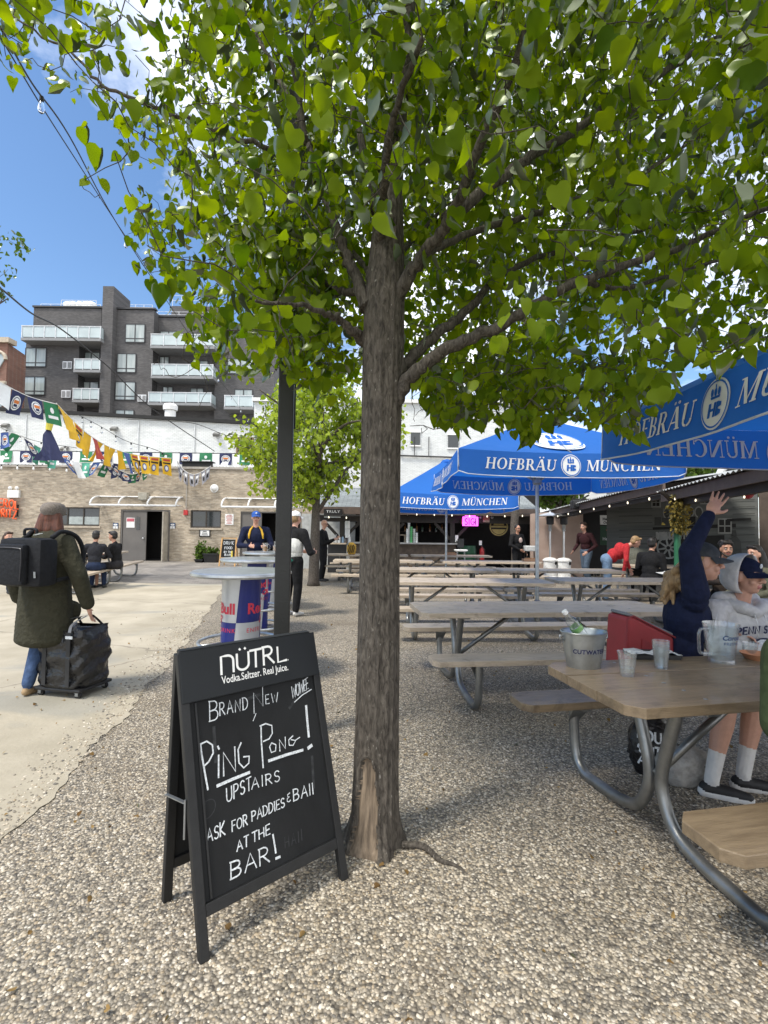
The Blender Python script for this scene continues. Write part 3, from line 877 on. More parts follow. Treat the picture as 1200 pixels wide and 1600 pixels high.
# limbs: (pixel x, pixel y, distance) read off the photograph, then thickened
limb_spec = [
    ([(608, 640, 2.42), (640, 590, 2.36), (700, 545, 2.28), (800, 500, 2.2), (905, 440, 2.2), (1010, 405, 2.25), (1120, 360, 2.3), (1260, 300, 2.3)], .052, .012),
    ([(612, 590, 2.44), (645, 555, 2.5), (700, 508, 2.62), (745, 470, 2.75), (800, 420, 2.95), (900, 385, 3.2), (1040, 350, 3.5), (1200, 320, 3.8)], .045, .012),
    ([(595, 500, 2.42), (622, 455, 2.38), (655, 405, 2.32), (700, 345, 2.2), (745, 240, 2.0), (800, 110, 1.8), (850, -30, 1.7)], .055, .016),
    ([(655, 405, 2.33), (720, 370, 2.5), (830, 335, 2.65), (930, 300, 2.8), (1010, 265, 3.0), (1110, 205, 3.2), (1230, 150, 3.3)], .026, .01),
    ([(700, 345, 2.2), (790, 270, 2.3), (890, 208, 2.4), (1010, 130, 2.5), (1140, 45, 2.6), (1260, -40, 2.7)], .036, .014),
    ([(575, 480, 2.42), (550, 420, 2.45), (535, 380, 2.5), (505, 300, 2.65), (480, 225, 2.8), (430, 110, 3.0), (370, 0, 3.2)], .042, .014),
    ([(500, 290, 2.68), (450, 250, 2.75), (370, 215, 2.7), (280, 180, 2.65), (170, 140, 2.6), (120, 90, 2.6), (20, 25, 2.6)], .024, .006),
    ([(568, 455, 2.44), (530, 455, 2.6), (500, 437, 2.75), (430, 430, 3.0), (340, 400, 3.3)], .03, .008),
    ([(568, 530, 2.44), (545, 510, 2.36), (525, 497, 2.3), (480, 480, 2.0), (400, 470, 1.75)], .036, .007),
    ([(588, 400, 2.44), (600, 300, 2.2), (615, 180, 1.9), (660, 60, 1.65)], .034, .012),
    ([(590, 330, 2.46), (560, 200, 2.6), (520, 60, 2.75), (510, -60, 2.9)], .032, .012),
    ([(600, 420, 2.46), (640, 380, 2.9), (690, 330, 3.4), (740, 290, 3.9)], .03, .008),
    ([(585, 440, 2.48), (560, 400, 2.9), (520, 370, 3.4), (470, 340, 3.9)], .028, .008),
    ([(480, 225, 2.8), (455, 100, 2.7), (400, 20, 2.5), (330, -60, 2.3)], .02, .008),
    ([(905, 440, 2.2), (980, 450, 2.4), (1080, 420, 2.7), (1200, 385, 2.9)], .02, .008),
]
nodes = []
for sp_, r0, r1 in limb_spec:
    P = catmull([at(*q) for q in sp_], 7)
    P = [p + Vector((rng.normal(0, .006), rng.normal(0, .006), rng.normal(0, .006))) if 0 < i < len(P) - 1 else p for i, p in enumerate(P)]
    mb = MB(); n = len(P)
    r0 *= .84; r1 *= .8
    rr = [r0 + (r1 - r0) * (i / (n - 1)) ** .7 for i in range(n)]
    rr[0] *= 1.35; rr[1] *= 1.15
    mb.tube(P, rr, 12)
    mb.build('limb', BARK, tree, smooth=True, world=True)
    nodes += [np.array(p) for p in P[8:]]
for z in np.linspace(3.2, 6.2, 16):
    nodes.append(np.array([.02 + (z - 3.2) * .06, 2.46 + (z - 3.2) * .08, z]))
# where twigs may end: an egg-shaped crown, its lower rim hanging as in the photograph
LOW = np.array([(-900, -500), (-200, 20), (0, 105), (45, 110), (70, 130), (110, 165), (118, 280), (140, 300), (165, 240), (185, 260), (200, 400), (225, 430), (250, 430), (262, 480), (300, 560), (330, 610), (350, 590), (400, 600), (440, 560), (470, 600), (510, 625), (560, 600), (600, 560), (640, 600), (690, 660), (760, 660), (800, 680), (830, 690), (860, 640), (930, 650), (970, 680), (1005, 680), (1040, 610), (1070, 590), (1120, 575), (1160, 560), (1200, 535), (1260, 520), (1500, 480), (2400, 300)], float)
def crown_targets(n):
    out = []
    r = np.random.default_rng(21)
    while len(out) < n:
        m = 4000
        u = r.normal(0, 1, (m, 3)); u /= np.linalg.norm(u, axis=1)[:, None]
        rad = r.random(m) ** .42
        P = np.array([.45, 2.75, 4.1]) + u * rad[:, None] * np.array([3.5, 2.9, 2.5])
        P[:, 1] = np.maximum(P[:, 1], .36 + .3 * r.random(m))
        px, py, d = to_px(P)
        low = np.interp(px, LOW[:, 0], LOW[:, 1])
        rho = np.hypot(P[:, 0] - .1, P[:, 1] - 2.45)
        dist = np.linalg.norm(P - np.array([0, 0, CAM_Z]), axis=1)
        ok = (d > .3) & (py < low - 8) & (dist > 1.85) & (P[:, 2] > 2.0) & ~((rho < .7) & (P[:, 2] < 2.75))
        # sparser on the open left side and thinner overhead out of view
        den = np.where(px < 260, .28, np.where(px < 330, .6, 1.0)) * np.where(py < -150, .5, 1)
        den = np.where((px > 60) & (px < 205) & (py > 70) & (py < 205), .12, den)
        den = np.where((px > 880) & (px < 1000) & (py > 520) & (py < 610), .25, den)
        den = np.where((np.abs(px - 590) < 45) & (py > 330) & (d < 2.5), .12, den)
        ok &= r.random(m) < den
        out += list(P[ok])
    return np.array(out[:n])
tg = crown_targets(5600)
# hanging sprays read off the picture, one by one
extra = [(255, 575, 3.0), (240, 570, 3.0), (285, 560, 3.0), (275, 590, 3.1), (310, 640, 3.2), (325, 610, 3.2), (140, 300, 2.6), (125, 285, 2.6), (155, 310, 2.6), (225, 415, 2.9), (215, 400, 2.9), (240, 425, 2.9), (815, 690, 2.7), (820, 670, 2.7), (980, 680, 2.4), (1000, 660, 2.4), (960, 640, 2.4), (820, 650, 2.8), (700, 665, 2.9), (40, 95, 2.6), (80, 110, 2.6), (15, 60, 2.6), (10, 90, 2.7)]
for _ in range(170): extra.append((random.uniform(395, 520), random.uniform(330, 590), random.uniform(2.4, 3.3)))
for _ in range(190): extra.append((random.uniform(640, 1010), random.uniform(560, 672), random.uniform(2.3, 3.7)))
tg = np.concatenate([tg, np.array([at(*e) for e in extra])])
twb = MB()
lp = grow(nodes, tg, np.random.default_rng(8), twb)
px, py, d = to_px(lp)
low = np.interp(px, LOW[:, 0], LOW[:, 1])
dist = np.linalg.norm(lp - np.array([0, 0, CAM_Z]), axis=1)
lp = lp[(py < low - 2 + rng.normal(0, 7, len(lp))) & (dist > 1.6) & (d > .2)]
lo = leaves('crown', lp - np.array([TX, TY, 0]), .058, LEAF, tree, twigs=twb, bark=BARK)
print('leaves', len(lp), 'twig verts', len(twb.v))
# surface root
rb = MB(); rb.tube(catmull([(.10, 2.36, .02), (.2, 2.36, .012), (.27, 2.27, .008), (.34, 2.24, .0), (.40, 2.16, -.012)], 5), [.017, .016, .016, .016, .016, .015, .014, .013, .013, .012, .011, .011, .01, .01, .009, .009, .008, .008, .007, .006, .005], 8)
rb.build('surface_root', BARK, tree, smooth=True, world=True)

# ---------------------------------------------------------------- other trees
def far_tree(label, x, y, r0, hb, ctr, rad, nt_, nl, lsize, lm, bm_, seed, group=None, nlimb=9, lean=.15):
    r = np.random.default_rng(seed)
    t = thing('linden_tree' if lm is LEAF2 else 'tree', label, 'tree', (x, y, 0), group=group)
    top = Vector((ctr[0] + lean, ctr[1], ctr[2] + rad[2] * .5))
    tp = catmull([(x, y, -.05), (x + .02, y, hb * .5), (x + .04, y, hb), ((x + top.x) / 2 + .05, (y + top.y) / 2, (hb + top.z) / 2), top], 6)
    n = len(tp)
    lb = MB(); lb.tube(tp, [r0 * (1.25 if i == 0 else 1) * (1 - .85 * (i / (n - 1)) ** 1.3) for i in range(n)], 12)
    nd = [np.array(p) for p in tp[12:]]
    for k in range(nlimb):
        a = 2 * PI * k / nlimb + r.normal(0, .3)
        s = tp[10 + int(r.random() * 9)]
        e = Vector((ctr[0] + math.cos(a) * rad[0] * .75, ctr[1] + math.sin(a) * rad[1] * .75, ctr[2] + r.uniform(-.5, .5) * rad[2]))
        m_ = (s + e) / 2 + Vector((0, 0, .25))
        P = catmull([s, m_, e], 6)
        lb.tube(P, np.linspace(r0 * .42, r0 * .08, len(P)), 7)
        nd += [np.array(p) for p in P[3:]]
    u = r.normal(0, 1, (nt_, 3)); u /= np.linalg.norm(u, axis=1)[:, None]
    lb.build('trunk', bm_, t, smooth=True, world=True)
    # clumped: targets gather round a few centres near the rim
    cc = r.normal(0, 1, (26, 3)); cc /= np.linalg.norm(cc, axis=1)[:, None]; cc *= r.uniform(.45, .95, 26)[:, None]
    pick = r.integers(0, 26, nt_)
    P = np.array(ctr) + (cc[pick] * .8 + u * (r.random(nt_) ** .5)[:, None] * .38) * np.array(rad)
    tb = MB()
    lp = grow(nd, list(P), r, tb, step=.12, seg=3, rtip=.004, rk=.006, start=.2)
    idx = r.integers(0, len(lp), nl)
    Q = lp[idx] + r.normal(0, .1, (nl, 3))
    leaves('crown', Q - np.array([x, y, 0]), lsize, lm, t, .8, seed, tb, bm_)
    return t
far_tree('young linden with sunlit yellow-green crown behind the black lamp post', -1.86, 13.3, .15, 2.3, (-1.85, 13.3, 4.05), (2.8, 2.4, 2.0), 650, 10500, .095, LEAF2, BARKG, 31)
# ---------------------------------------------------------------- dark grey apartment building (far, facade at 40 m)
AD = 40.0
GREYB = brick('charcoal_brick', (.095, .092, .093), (.128, .123, .122), (.05, .048, .047), .22, .075, .008, 'xz', .3)
GREYS = brick('charcoal_brick_side', (.062, .058, .058), (.085, .08, .08), (.05, .048, .047), .22, .075, .008, 'yz', .3)
DKMETAL = mat('dark_frame_metal', (.03, .03, .032), .5)
SLAB = mat('balcony_slab', (.22, .225, .23), .7, var=.1)
PANE = mat('curtained_pane', (.22, .27, .27), .08, var=0, vs=.9, col2=(.42, .46, .45), stretch=(2.5, 1, .3), spec=.8)
GPANEL = mat('balcony_glass_panel', (.42, .49, .50), .12, var=.12, vs=.8, spec=.7)
RAIL = mat('pale_rail', (.6, .62, .64), .5)
apt = thing('apartment_building', 'dark grey brick apartment block with glass balconies rising behind the white wall', 'building', (-20, AD, 0))
def AR(x0, y0, x1, y1, d):           # world x0, z_top, x1, z_bottom of a pixel rectangle at depth d
    a, b = at(x0, y0, d), at(x1, y1, d)
    return a.x, a.z, b.x, b.z
def wall_block(x0, y0, x1, d, depth, zb=0.0):
    a, b = at(x0, y0, d), at(x1, y0, d)
    return (a.x, d, zb), (b.x, d + depth, a.z)
mb = MB()
for x0, y0, x1, d, dp in ((53, 481, 159, AD + .9, 9), (183, 484, 241, AD, 10), (243, 496, 340, AD + .9, 9), (338, 505, 430, AD + .4, 9)):
    a, b = wall_block(x0, y0, x1, d, dp)
    mb.rect(a, b)
a, b = at(41, 533, AD), at(124, 533, AD)          # lower storeys, one bay wider
mb.rect((a.x, AD, 0), (b.x, AD + .95, a.z))
a = at(268, 478, AD + 4); b = at(343, 478, AD + 4)
mb.rect((a.x, AD + 4, 10), (b.x, AD + 9, a.z))
mb.build('wall', GREYB, apt, world=True)
mb = MB(); a = at(161, 447, AD - .6); b = at(178, 447, AD - .6)
mb.rect((a.x, AD - .6, 0), (b.x, AD + 2, a.z)); mb.build('stair_tower', GREYB, apt, world=True)
mb = MB()
for x0, y0, x1, d in ((52, 480, 160, AD + .85), (182, 483, 242, AD - .05), (242, 495, 341, AD + .85)):
    p, q = at(x0, y0, d), at(x1, y0, d)
    mb.rect((p.x - .05, d - .06, p.z + .005), (q.x + .05, d + .4, p.z + .14))
mb.build('roof_coping', DKMETAL, apt, world=True)
def win(rect, d, parent, nx=2, split=.78, pane=PANE):
    x0, z1, x1, z0 = AR(*rect, d)
    fr = MB(); t = .075
    fr.rect((x0, d - .07, z0), (x1, d - .015, z0 + t)); fr.rect((x0, d - .07, z1 - t), (x1, d - .015, z1))
    for k in range(nx + 1):
        x = x0 + (x1 - x0) * k / nx
        fr.rect((x - t / 2, d - .066, z0 + t), (x + t / 2, d - .016, z1 - t))
    zz = z1 + (z0 - z1) * split
    if split < 1:
        for k in range(nx):
            fr.rect((x0 + (x1 - x0) * k / nx + t / 2, d - .06, zz - t / 2), (x0 + (x1 - x0) * (k + 1) / nx - t / 2, d - .018, zz + t / 2))
    f = fr.build('window', DKMETAL, parent, world=True)
    g = MB(); g.rect((x0, d - .04, z0), (x1, d - .012, z1))
    go = g.build('pane', pane, f); go.location = (0, 0, 0)
for r_, d in (((197, 506, 226, 536), AD), ((184, 552, 212, 583), AD), ((181, 596, 211, 626), AD), ((181, 640, 209, 660), AD), ((41, 543, 72, 574), AD), ((39, 588, 70, 618), AD),
              ((95, 507, 124, 527), AD + .9), ((130, 508, 150, 527), AD + .9), ((367, 608, 394, 640), AD + .4), ((356, 560, 395, 585), AD + .4)):
    win(r_, d, apt)
# recessed balcony bays: a dark back wall with glazed doors
for r_, d in (((130, 550, 156, 566), AD + .9), ((128, 596, 154, 610), AD + .9), ((251, 517, 277, 530), AD + .9), ((300, 520, 322, 532), AD + .9), ((250, 557, 264, 575), AD + .9), ((300, 563, 325, 580), AD + .9), ((255, 604, 270, 620), AD + .9), ((298, 606, 318, 622), AD + .9)):
    win(r_, d, apt, 2, 1)
def balcony(x0, y0, x1, y1, d, out, nb):
    """rail top y0, slab underside y1"""
    X0, Z1, X1, Z0 = AR(x0, y0, x1, y1, d - out)
    sl = MB(); sl.rect((X0, d - out, Z0), (X1, d + .02 if out < 1.6 else d + .02, Z0 + .22), bev=.01)
    s = sl.build('balcony', SLAB, apt, world=True)
    g = MB(); g.rect((X0 + .06, d - out + .06, Z0 + .3), (X1 - .06, d - out + .075, Z1 - .06))
    g.rect((X0 + .06, d - out + .09, Z0 + .3), (X0 + .075, d - .1, Z1 - .06))
    g.rect((X1 - .075, d - out + .09, Z0 + .3), (X1 - .06, d - .1, Z1 - .06))
    g.build('glass_panel', GPANEL, s)
    p = MB()
    for k in range(nb + 1):
        x = X0 + .05 + (X1 - X0 - .1) * k / nb
        p.rect((x - .025, d - out + .02, Z0 + .22), (x + .025, d - out + .055, Z1 - .02))
    p.rect((X0, d - out + .015, Z1 - .05), (X1, d - out + .1, Z1))
    p.build('railing', RAIL, s)
for q in ((33, 508, 157, 533, 40.9, 2.0, 7), (115, 560, 156, 582, 40.9, 1.7, 3), (113, 606, 154, 629, 40.9, 1.7, 3), (235, 521, 335, 545, 40.9, 1.7, 5), (236, 568, 333, 592, 40.9, 1.7, 5), (231, 612, 330, 634, 40.9, 1.7, 5), (350, 617, 395, 640, 40.4, 1.4, 2)):
    balcony(*q)
for r_ in ((99, 565, 113, 577), (97, 610, 111, 622), (216, 617, 229, 628)):
    x0, z1, x1, z0 = AR(*r_, AD)
    m_ = MB(); m_.rect((x0, AD - .10, z0), (x1, AD - .02, z1), bev=.02)
    for k in range(1, 3): m_.rect((x0 + .06 + (x1 - x0) * (k - 1) * .5, AD - .115, z0 + .08), (x0 + (x1 - x0) * k * .5 - .05, AD - .102, z1 - .08), m=1)
    m_.build('ac_sleeve', [RAIL, SLAB], apt, world=True)
# roof rails and tanks
for (x0, y0, x1, y1, n, d) in ((64, 475, 157, 483, 6, 43), (185, 476, 238, 484, 4, 43), (246, 487, 330, 497, 5, 43), (270, 462, 340, 478, 5, 45.5), (96, 469, 150, 481, 4, 44)):
    X0, Z1, X1, Z0 = AR(x0, y0, x1, y1, d)
    m_ = MB()
    for k in range(n + 1):
        x = X0 + (X1 - X0) * k / n
        m_.tube([(x, d, Z0 - .6), (x, d, Z1)], .025, 5)
    for z in (Z1, (Z1 + Z0) / 2): m_.tube([(X0, d, z), (X1, d, z)], .02, 5)
    m_.build('roof_railing', RAIL, apt, world=True)
for k, x in enumerate((107, 116, 126, 135, 143)):
    p = at(x, 482, 45); q = at(x, 473, 45)
    m_ = MB(); m_.lathe([(.02, 0), (.42, .02), (.42, q.z - p.z - .1), (.3, q.z - p.z), (.02, q.z - p.z + .06)], (p.x, 45, p.z), 14)
    m_.build('roof_vent_drum', WHITE, apt, smooth='auto', world=True)

# ---------------------------------------------------------------- red brick building at the far left
REDB = brick('red_brick', (.25, .10, .065), (.19, .08, .055), (.26, .21, .17), .21, .07, .01, 'xz', .35)
STONE = mat('pale_stone_trim', (.42, .36, .28), .8)
rb_ = thing('brick_building', 'red brick building with arched windows and stone trim at the far left', 'building', (-30, 34, 0))
a = at(-120, 500, 34); b = at(12, 536, 34)
m_ = MB(); c_ = at(40, 575, 36.5)
base = [Vector((a.x, 34, 0)), Vector((b.x, 34, 0)), Vector((c_.x, 36.5, 0)), Vector((a.x, 36.5, 0))]
m_.prism([(p.x, p.y, 0) for p in base], (0, 0, b.z)); m_.build('wall', REDB, rb_, world=True)
m_ = MB(); m_.rect((a.x, 33.8, b.z), (b.x + .2, 34.6, b.z + .35)); m_.rect((a.x, 33.85, at(0, 600, 34).z), (b.x + .06, 34.0, at(0, 600, 34).z + .18)); m_.build('cornice', STONE, rb_, world=True)
for px0, px1, yt, yb in ((-12, 6, 562, 597), (-40, -20, 562, 597), (-12, 6, 628, 660)):
    p, q = at(px0, yt, 33.98), at(px1, yb, 33.98)
    fr = MB()
    n = 10; cx = (p.x + q.x) / 2; hw = (q.x - p.x) / 2
    pts_ = [(q.x, 33.9, q.z), (q.x, 33.9, p.z)] + [(cx + hw * math.cos(PI * k / n), 33.9, p.z + hw * math.sin(PI * k / n)) for k in range(n + 1)] + [(p.x, 33.9, q.z)]
    fr.prism(pts_[1:], (0, .09, 0)); f = fr.build('window', PANE, rb_, world=True)
    tr_ = MB(); tr_.tube([(cx + (hw + .12) * math.cos(PI * k / n), 33.9, p.z + (hw + .12) * math.sin(PI * k / n)) for k in range(n + 1)], .12, 6); tr_.rect((p.x - .15, 33.8, q.z - .15), (q.x + .15, 33.98, q.z)); tr_.build('stone_surround', STONE, f)

# ---------------------------------------------------------------- white painted brick walls behind the tan building
WBRICK = brick('white_painted_brick', (.72, .74, .73), (.66, .68, .67), (.52, .54, .53), .22, .075, .01, 'xz', .16)
WD = 26.0
ww = thing('white_brick_wall', 'long white painted brick wall with dark coping above the tan brick building', 'wall', (-13, WD, 0))
tl, tr2 = at(-40, 640, WD), at(396, 664, WD)
m_ = MB(); m_.prism([(tl.x, WD, 0), (tr2.x, WD, 0), (tr2.x, WD, tr2.z), (tl.x, WD, tl.z)], (0, 1.2, 0)); m_.build('wall', WBRICK, ww, world=True)
m_ = MB(); m_.bar((tl.x, WD + .5, tl.z + .09), (tr2.x + .1, WD + .5, tr2.z + .09), 1.3, .17); m_.build('coping', BLACKM, ww, world=True)
m_ = MB(); p = at(258, 655, WD); q = at(258, 631, WD + .5)
m_.lathe([(.28, -.3), (.28, q.z - p.z - .35), (.36, q.z - p.z - .33), (.38, q.z - p.z - .1), (.3, q.z - p.z), (.02, q.z - p.z + .08)], (p.x, WD + .6, p.z), 16); m_.build('chimney_pot', WHITE, ww, smooth='auto', world=True)
m_ = MB()
for k in range(4):
    x = at(40 + k * 88, 700, WD).x; m_.tube([(x, WD - .03, 4), (x, WD - .03, tl.z - .25 - k * .1)], .03, 6)
m_.build('conduit', mat('painted_pipe', (.6, .62, .62), .6), ww, world=True)
for x_, y_ in ((181, 669), (340, 678), (104, 700), (12, 664)):
    p = at(x_, y_, WD)
    m_ = MB(); m_.box((p.x, WD - .08, p.z), (.28, .12, .12), bev=.02); m_.box((p.x, WD - .2, p.z - .08), (.34, .2, .16), (R(35), 0, 0), bev=.03)
    tag(m_.build('floodlight', mat('lamp_grey', (.16, .16, .15), .5)), None, 'floodlight')
    o_ = bpy.data.objects[-1] if False else None
_fl = [o for o in COL.objects if o.name.startswith('floodlight')]
for o, l in zip(_fl, ('grey floodlight on the white wall above the yellow flags', 'grey floodlight on the white wall beside the wooden louvre', 'small dark floodlight on the white wall just above the roof railing', 'grey floodlight on the white wall, leftmost of its row')):
    o['label'] = l; o['group'] = 'floodlights on the white wall'
lv = thing('louvre_vent', 'wooden slatted vent cover on the white wall beside the young linden', 'vent', at(382, 697, WD))
p, q = at(371, 684, WD), at(397, 709, WD)
m_ = MB(); m_.rect((p.x - lv.location.x, -.2, q.z - lv.location.z), (p.x - lv.location.x + .07, -.01, p.z - lv.location.z)); m_.rect((q.x - lv.location.x - .3, -.22, q.z - lv.location.z), (q.x - lv.location.x, -.01, p.z - lv.location.z)); m_.rect((p.x - lv.location.x + .07, -.2, p.z - lv.location.z - .07), (q.x - lv.location.x - .3, -.01, p.z - lv.location.z)); m_.build('frame', mat('old_wood', (.17, .11, .06), .8), lv)
m_ = MB()
for k in range(6):
    z = q.z - lv.location.z + .05 + k * (p.z - q.z - .15) / 5
    m_.box(((p.x + q.x) / 2 - lv.location.x - .12, -.1, z), (q.x - p.x - .36, .12, .03), (R(30), 0, 0))
m_.build('slats', mat('pale_slat', (.55, .5, .44), .7), lv)
# white buildings further right, seen through the leaves
wb = thing('white_building', 'white painted brick building seen between the near tree trunk and the parasols', 'building', (3, 31, 0))
p, q = at(398, 600, 31), at(845, 640, 31)
m_ = MB(); m_.rect((p.x, 31, 0), (q.x, 40, q.z + .3)); m_.build('wall', WBRICK, wb, world=True)
m_ = MB(); m_.rect((p.x - .1, 30.8, q.z + .3), (q.x + .1, 40, q.z + .5)); m_.build('parapet', WHITE, wb, world=True)
for x0, x1, y0, y1 in ((642, 656, 676, 696), (560, 575, 665, 690), (700, 716, 680, 700), (440, 455, 690, 712)):
    a, b = at(x0, y0, 31), at(x1, y1, 31)
    m_ = MB(); m_.rect((a.x, 30.93, b.z), (b.x, 30.99, a.z)); f = m_.build('window', DARKGLASS, wb, world=True)
    m_ = MB(); m_.rect((a.x - .06, 30.9, b.z - .08), (b.x + .06, 30.98, b.z)); m_.rect((a.x - .06, 30.9, a.z), (b.x + .06, 30.98, a.z + .08)); m_.build('sill', WHITE, f)
m_ = MB(); a, b = at(625, 712, 31), at(740, 716, 31)
m_.tube([(a.x, 30.9, a.z), (b.x, 30.9, b.z)], .05, 6)
for k in range(3): m_.tube([(a.x + k * .9, 30.9, a.z), (a.x + k * .9, 30.9, a.z + 1.2)], .03, 6)
m_.build('wall_pipe', DKMETAL, wb, world=True)
wh = thing('white_house', 'pale house with small dark windows above the corrugated roof at the right', 'building', (14, 34, 0))
a, b = at(905, 722, 34), at(1085, 775, 34)
m_ = MB(); m_.rect((a.x, 34, 0), (b.x, 40, a.z)); m_.build('wall', mat('pale_siding', (.62, .63, .62), .7, stretch=(.2, .2, 6)), wh, world=True)
m_ = MB(); m_.prism([(a.x - .3, 33.7, a.z), (b.x + .3, 33.7, a.z), (b.x + .3, 37, a.z + .9), (a.x - .3, 37, a.z + .9)], (0, 0, .12)); m_.build('roof', SLAB, wh, world=True)
for x0 in (925, 1043):
    p, q = at(x0, 726, 34), at(x0 + 11, 744, 34)
    m_ = MB(); m_.rect((p.x, 33.93, q.z), (q.x, 33.99, p.z)); m_.build('window', DARKGLASS, wh, world=True)

# ---------------------------------------------------------------- tan brick building with doors (facade at 22.5 m)
BD = 22.5
TAN = brick('tan_brick', (.50, .42, .32), (.36, .29, .21), (.44, .39, .31), .21, .068, .012, 'xz', .5)
tb = thing('brick_building', 'single storey tan brick building with grey doors and strip windows', 'building', (-12, BD, 0))
L_, R_ = at(-60, 728, BD), at(492, 738, BD)
ztop = at(150, 731, BD).z
def px_open(x0, y0, x1, y1):
    a, b = at(x0, y0, BD), at(x1, y1, BD)
    return a.x, a.z, b.x, b.z
ops = [px_open(79, 792, 155, 822), px_open(189, 796, 264, 880), px_open(298, 797, 345, 825), px_open(376, 799, 470, 880)]
ops = [(a, min(b, 2.42), c, (max(d, 0) if d > .3 else 0)) for a, b, c, d in ops]
m_ = MB()
xs = L_.x
for a, zt, b, zb in ops:
    m_.rect((xs, BD, -.05), (a, BD + .35, ztop))
    m_.rect((a, BD + .002, zt), (b, BD + .35, ztop - .001))
    if zb > 0: m_.rect((a, BD + .002, -.05), (b, BD + .35, zb))
    xs = b
m_.rect((xs, BD, -.05), (R_.x, BD + .35, ztop))
m_.rect((R_.x - .35, BD + .36, -.05), (R_.x - .001, BD + 3.3, ztop - .002))
m_.build('wall', TAN, tb, world=True)
m_ = MB(); m_.rect((L_.x, BD - .06, ztop), (R_.x + .05, BD + 3.4, ztop + .1)); m_.build('roof_coping', mat('coping_stone', (.36, .33, .29), .8), tb, world=True)
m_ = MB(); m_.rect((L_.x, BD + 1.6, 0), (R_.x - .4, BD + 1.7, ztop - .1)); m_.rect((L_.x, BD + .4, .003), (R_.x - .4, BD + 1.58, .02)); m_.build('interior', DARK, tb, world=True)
BRONZE = mat('bronze_frame', (.05, .042, .034), .45, .3)
for i, nx in ((0, 3), (2, 2)):
    a, zt, b, zb = ops[i]
    f = MB(); t = .06
    f.rect((a, BD + .05, zb), (b, BD + .13, zb + t)); f.rect((a, BD + .05, zt - t), (b, BD + .13, zt))
    for k in range(nx + 1):
        x = a + t / 2 + (b - a - t) * k / nx
        f.rect((x - t / 2, BD + .052, zb + t), (x + t / 2, BD + .128, zt - t))
    fo = f.build('window', BRONZE, tb, world=True)
    g = MB(); g.rect((a, BD + .085, zb), (b, BD + .095, zt)); g.build('pane', DARKGLASS, fo)
    if i == 0:
        for k in range(1, 3):
            pass
        g = MB(); g.rect((a + (b - a) * .36, BD + .078, zb + .07), (b - .07, BD + .083, zb + .42)); g.build('window_film', mat('frosted_film', (.34, .38, .37), .5), fo)
    s = MB(); s.rect((a - .08, BD - .07, zb - .09), (b + .08, BD + .05, zb - .002)); s.build('sill', STONE, fo)
DOORG = mat('door_grey_paint', (.135, .125, .115), .5, var=.08, vs=3)
a, zt, b, zb = ops[1]
f = MB()
f.rect((a, BD + .02, 0), (a + .07, BD + .2, zt)); f.rect((b - .07, BD + .02, 0), (b, BD + .2, zt)); f.rect((a + .07, BD + .02, zt - .07), (b - .07, BD + .2, zt)); f.build('door_frame', DOORG, tb, world=True)
xm = a + (b - a) * .515
d = MB(); d.rect((a + .08, BD + .05, .02), (xm, BD + .1, zt - .08), bev=.008); do = d.build('door', DOORG, tb, world=True)
g = MB(); g.rect((xm - .46, BD + .035, 1.42), (xm - .3, BD + .048, 1.98)); g.build('window_slot', DARKGLASS, do)
g = MB(); g.ball((xm - .12, BD + .0, 1.02), .045); g.tube([(xm - .12, BD + .05, 1.02), (xm - .12, BD, 1.02)], .02, 8); g.build('door_knob', STEEL, do, smooth=True)
g = MB(); g.rect((a + .25, BD + .036, 1.5), (a + .62, BD + .049, 1.95)); g.rect((a + .27, BD + .03, 1.78), (a + .6, BD + .0355, 1.92), m=1); g.build('notice', [WHITE, mat('notice_red', (.45, .1, .13), .7)], do)
# second leaf standing open towards the inside
d = MB(); ang = R(78)
d.box((b - .1 - math.cos(ang) * .5, BD + .1 + math.sin(ang) * .5, zt / 2 - .03), (1.0, .05, zt - .1), (0, 0, -ang), bev=.008); do = d.build('open_door', mat('door_inside_tan', (.30, .26, .21), .6), tb, world=True)
d = MB(); d.rect((b - .14, BD - .5, .02), (b - .09, BD + .04, zt - .09)); d.build('door_edge', mat('door_edge_pale', (.42, .38, .31), .6), tb, world=True)
a, zt, b, zb = ops[3]
d = MB(); d.rect((a + .04, BD + .06, .02), (a + .95, BD + .11, zt - .06), bev=.008); d.build('door', DOORG, tb, world=True)
f = MB(); f.rect((a, BD + .02, 0), (a + .035, BD + .2, zt)); f.rect((b - .07, BD + .02, 0), (b, BD + .2, zt)); f.rect((a + .035, BD + .02, zt - .055), (b - .07, BD + .2, zt)); f.build('door_frame', DOORG, tb, world=True)
# wall clutter, each a thing of its own
def canopy(x0, x1, y, label, n=4):
    p, q = at(x0, y, BD), at(x1, y, BD)
    t = thing('door_canopy', label, 'canopy', (p.x, BD, p.z), group='bare metal canopies over the doors')
    W = q.x - p.x
    m_ = MB()
    m_.tube([(0, -.72, 0), (W, -.72, 0)], .045, 8); m_.tube([(0, -.03, .42), (W, -.03, .42)], .03, 8)
    m_.build('rail', mat('canopy_white', (.7, .7, .69), .45), t, smooth=True)
    for k in range(n):
        x = W * k / (n - 1)
        m_ = MB(); m_.tube([(x, -.72 * math.sin(PI / 2 * i / 8), .42 * math.cos(PI / 2 * i / 8)) for i in range(9)] , .04, 8); m_.tube([(x, -.02, .02), (x, -.7, .02)], .028, 8)
        m_.build('bracket', _mats['canopy_white'], t, smooth=True)
canopy(155, 285, 790, 'curved white metal canopy frame over the open grey double door')
canopy(354, 475, 793, 'curved white metal canopy frame over the door behind the man in the blue cap')
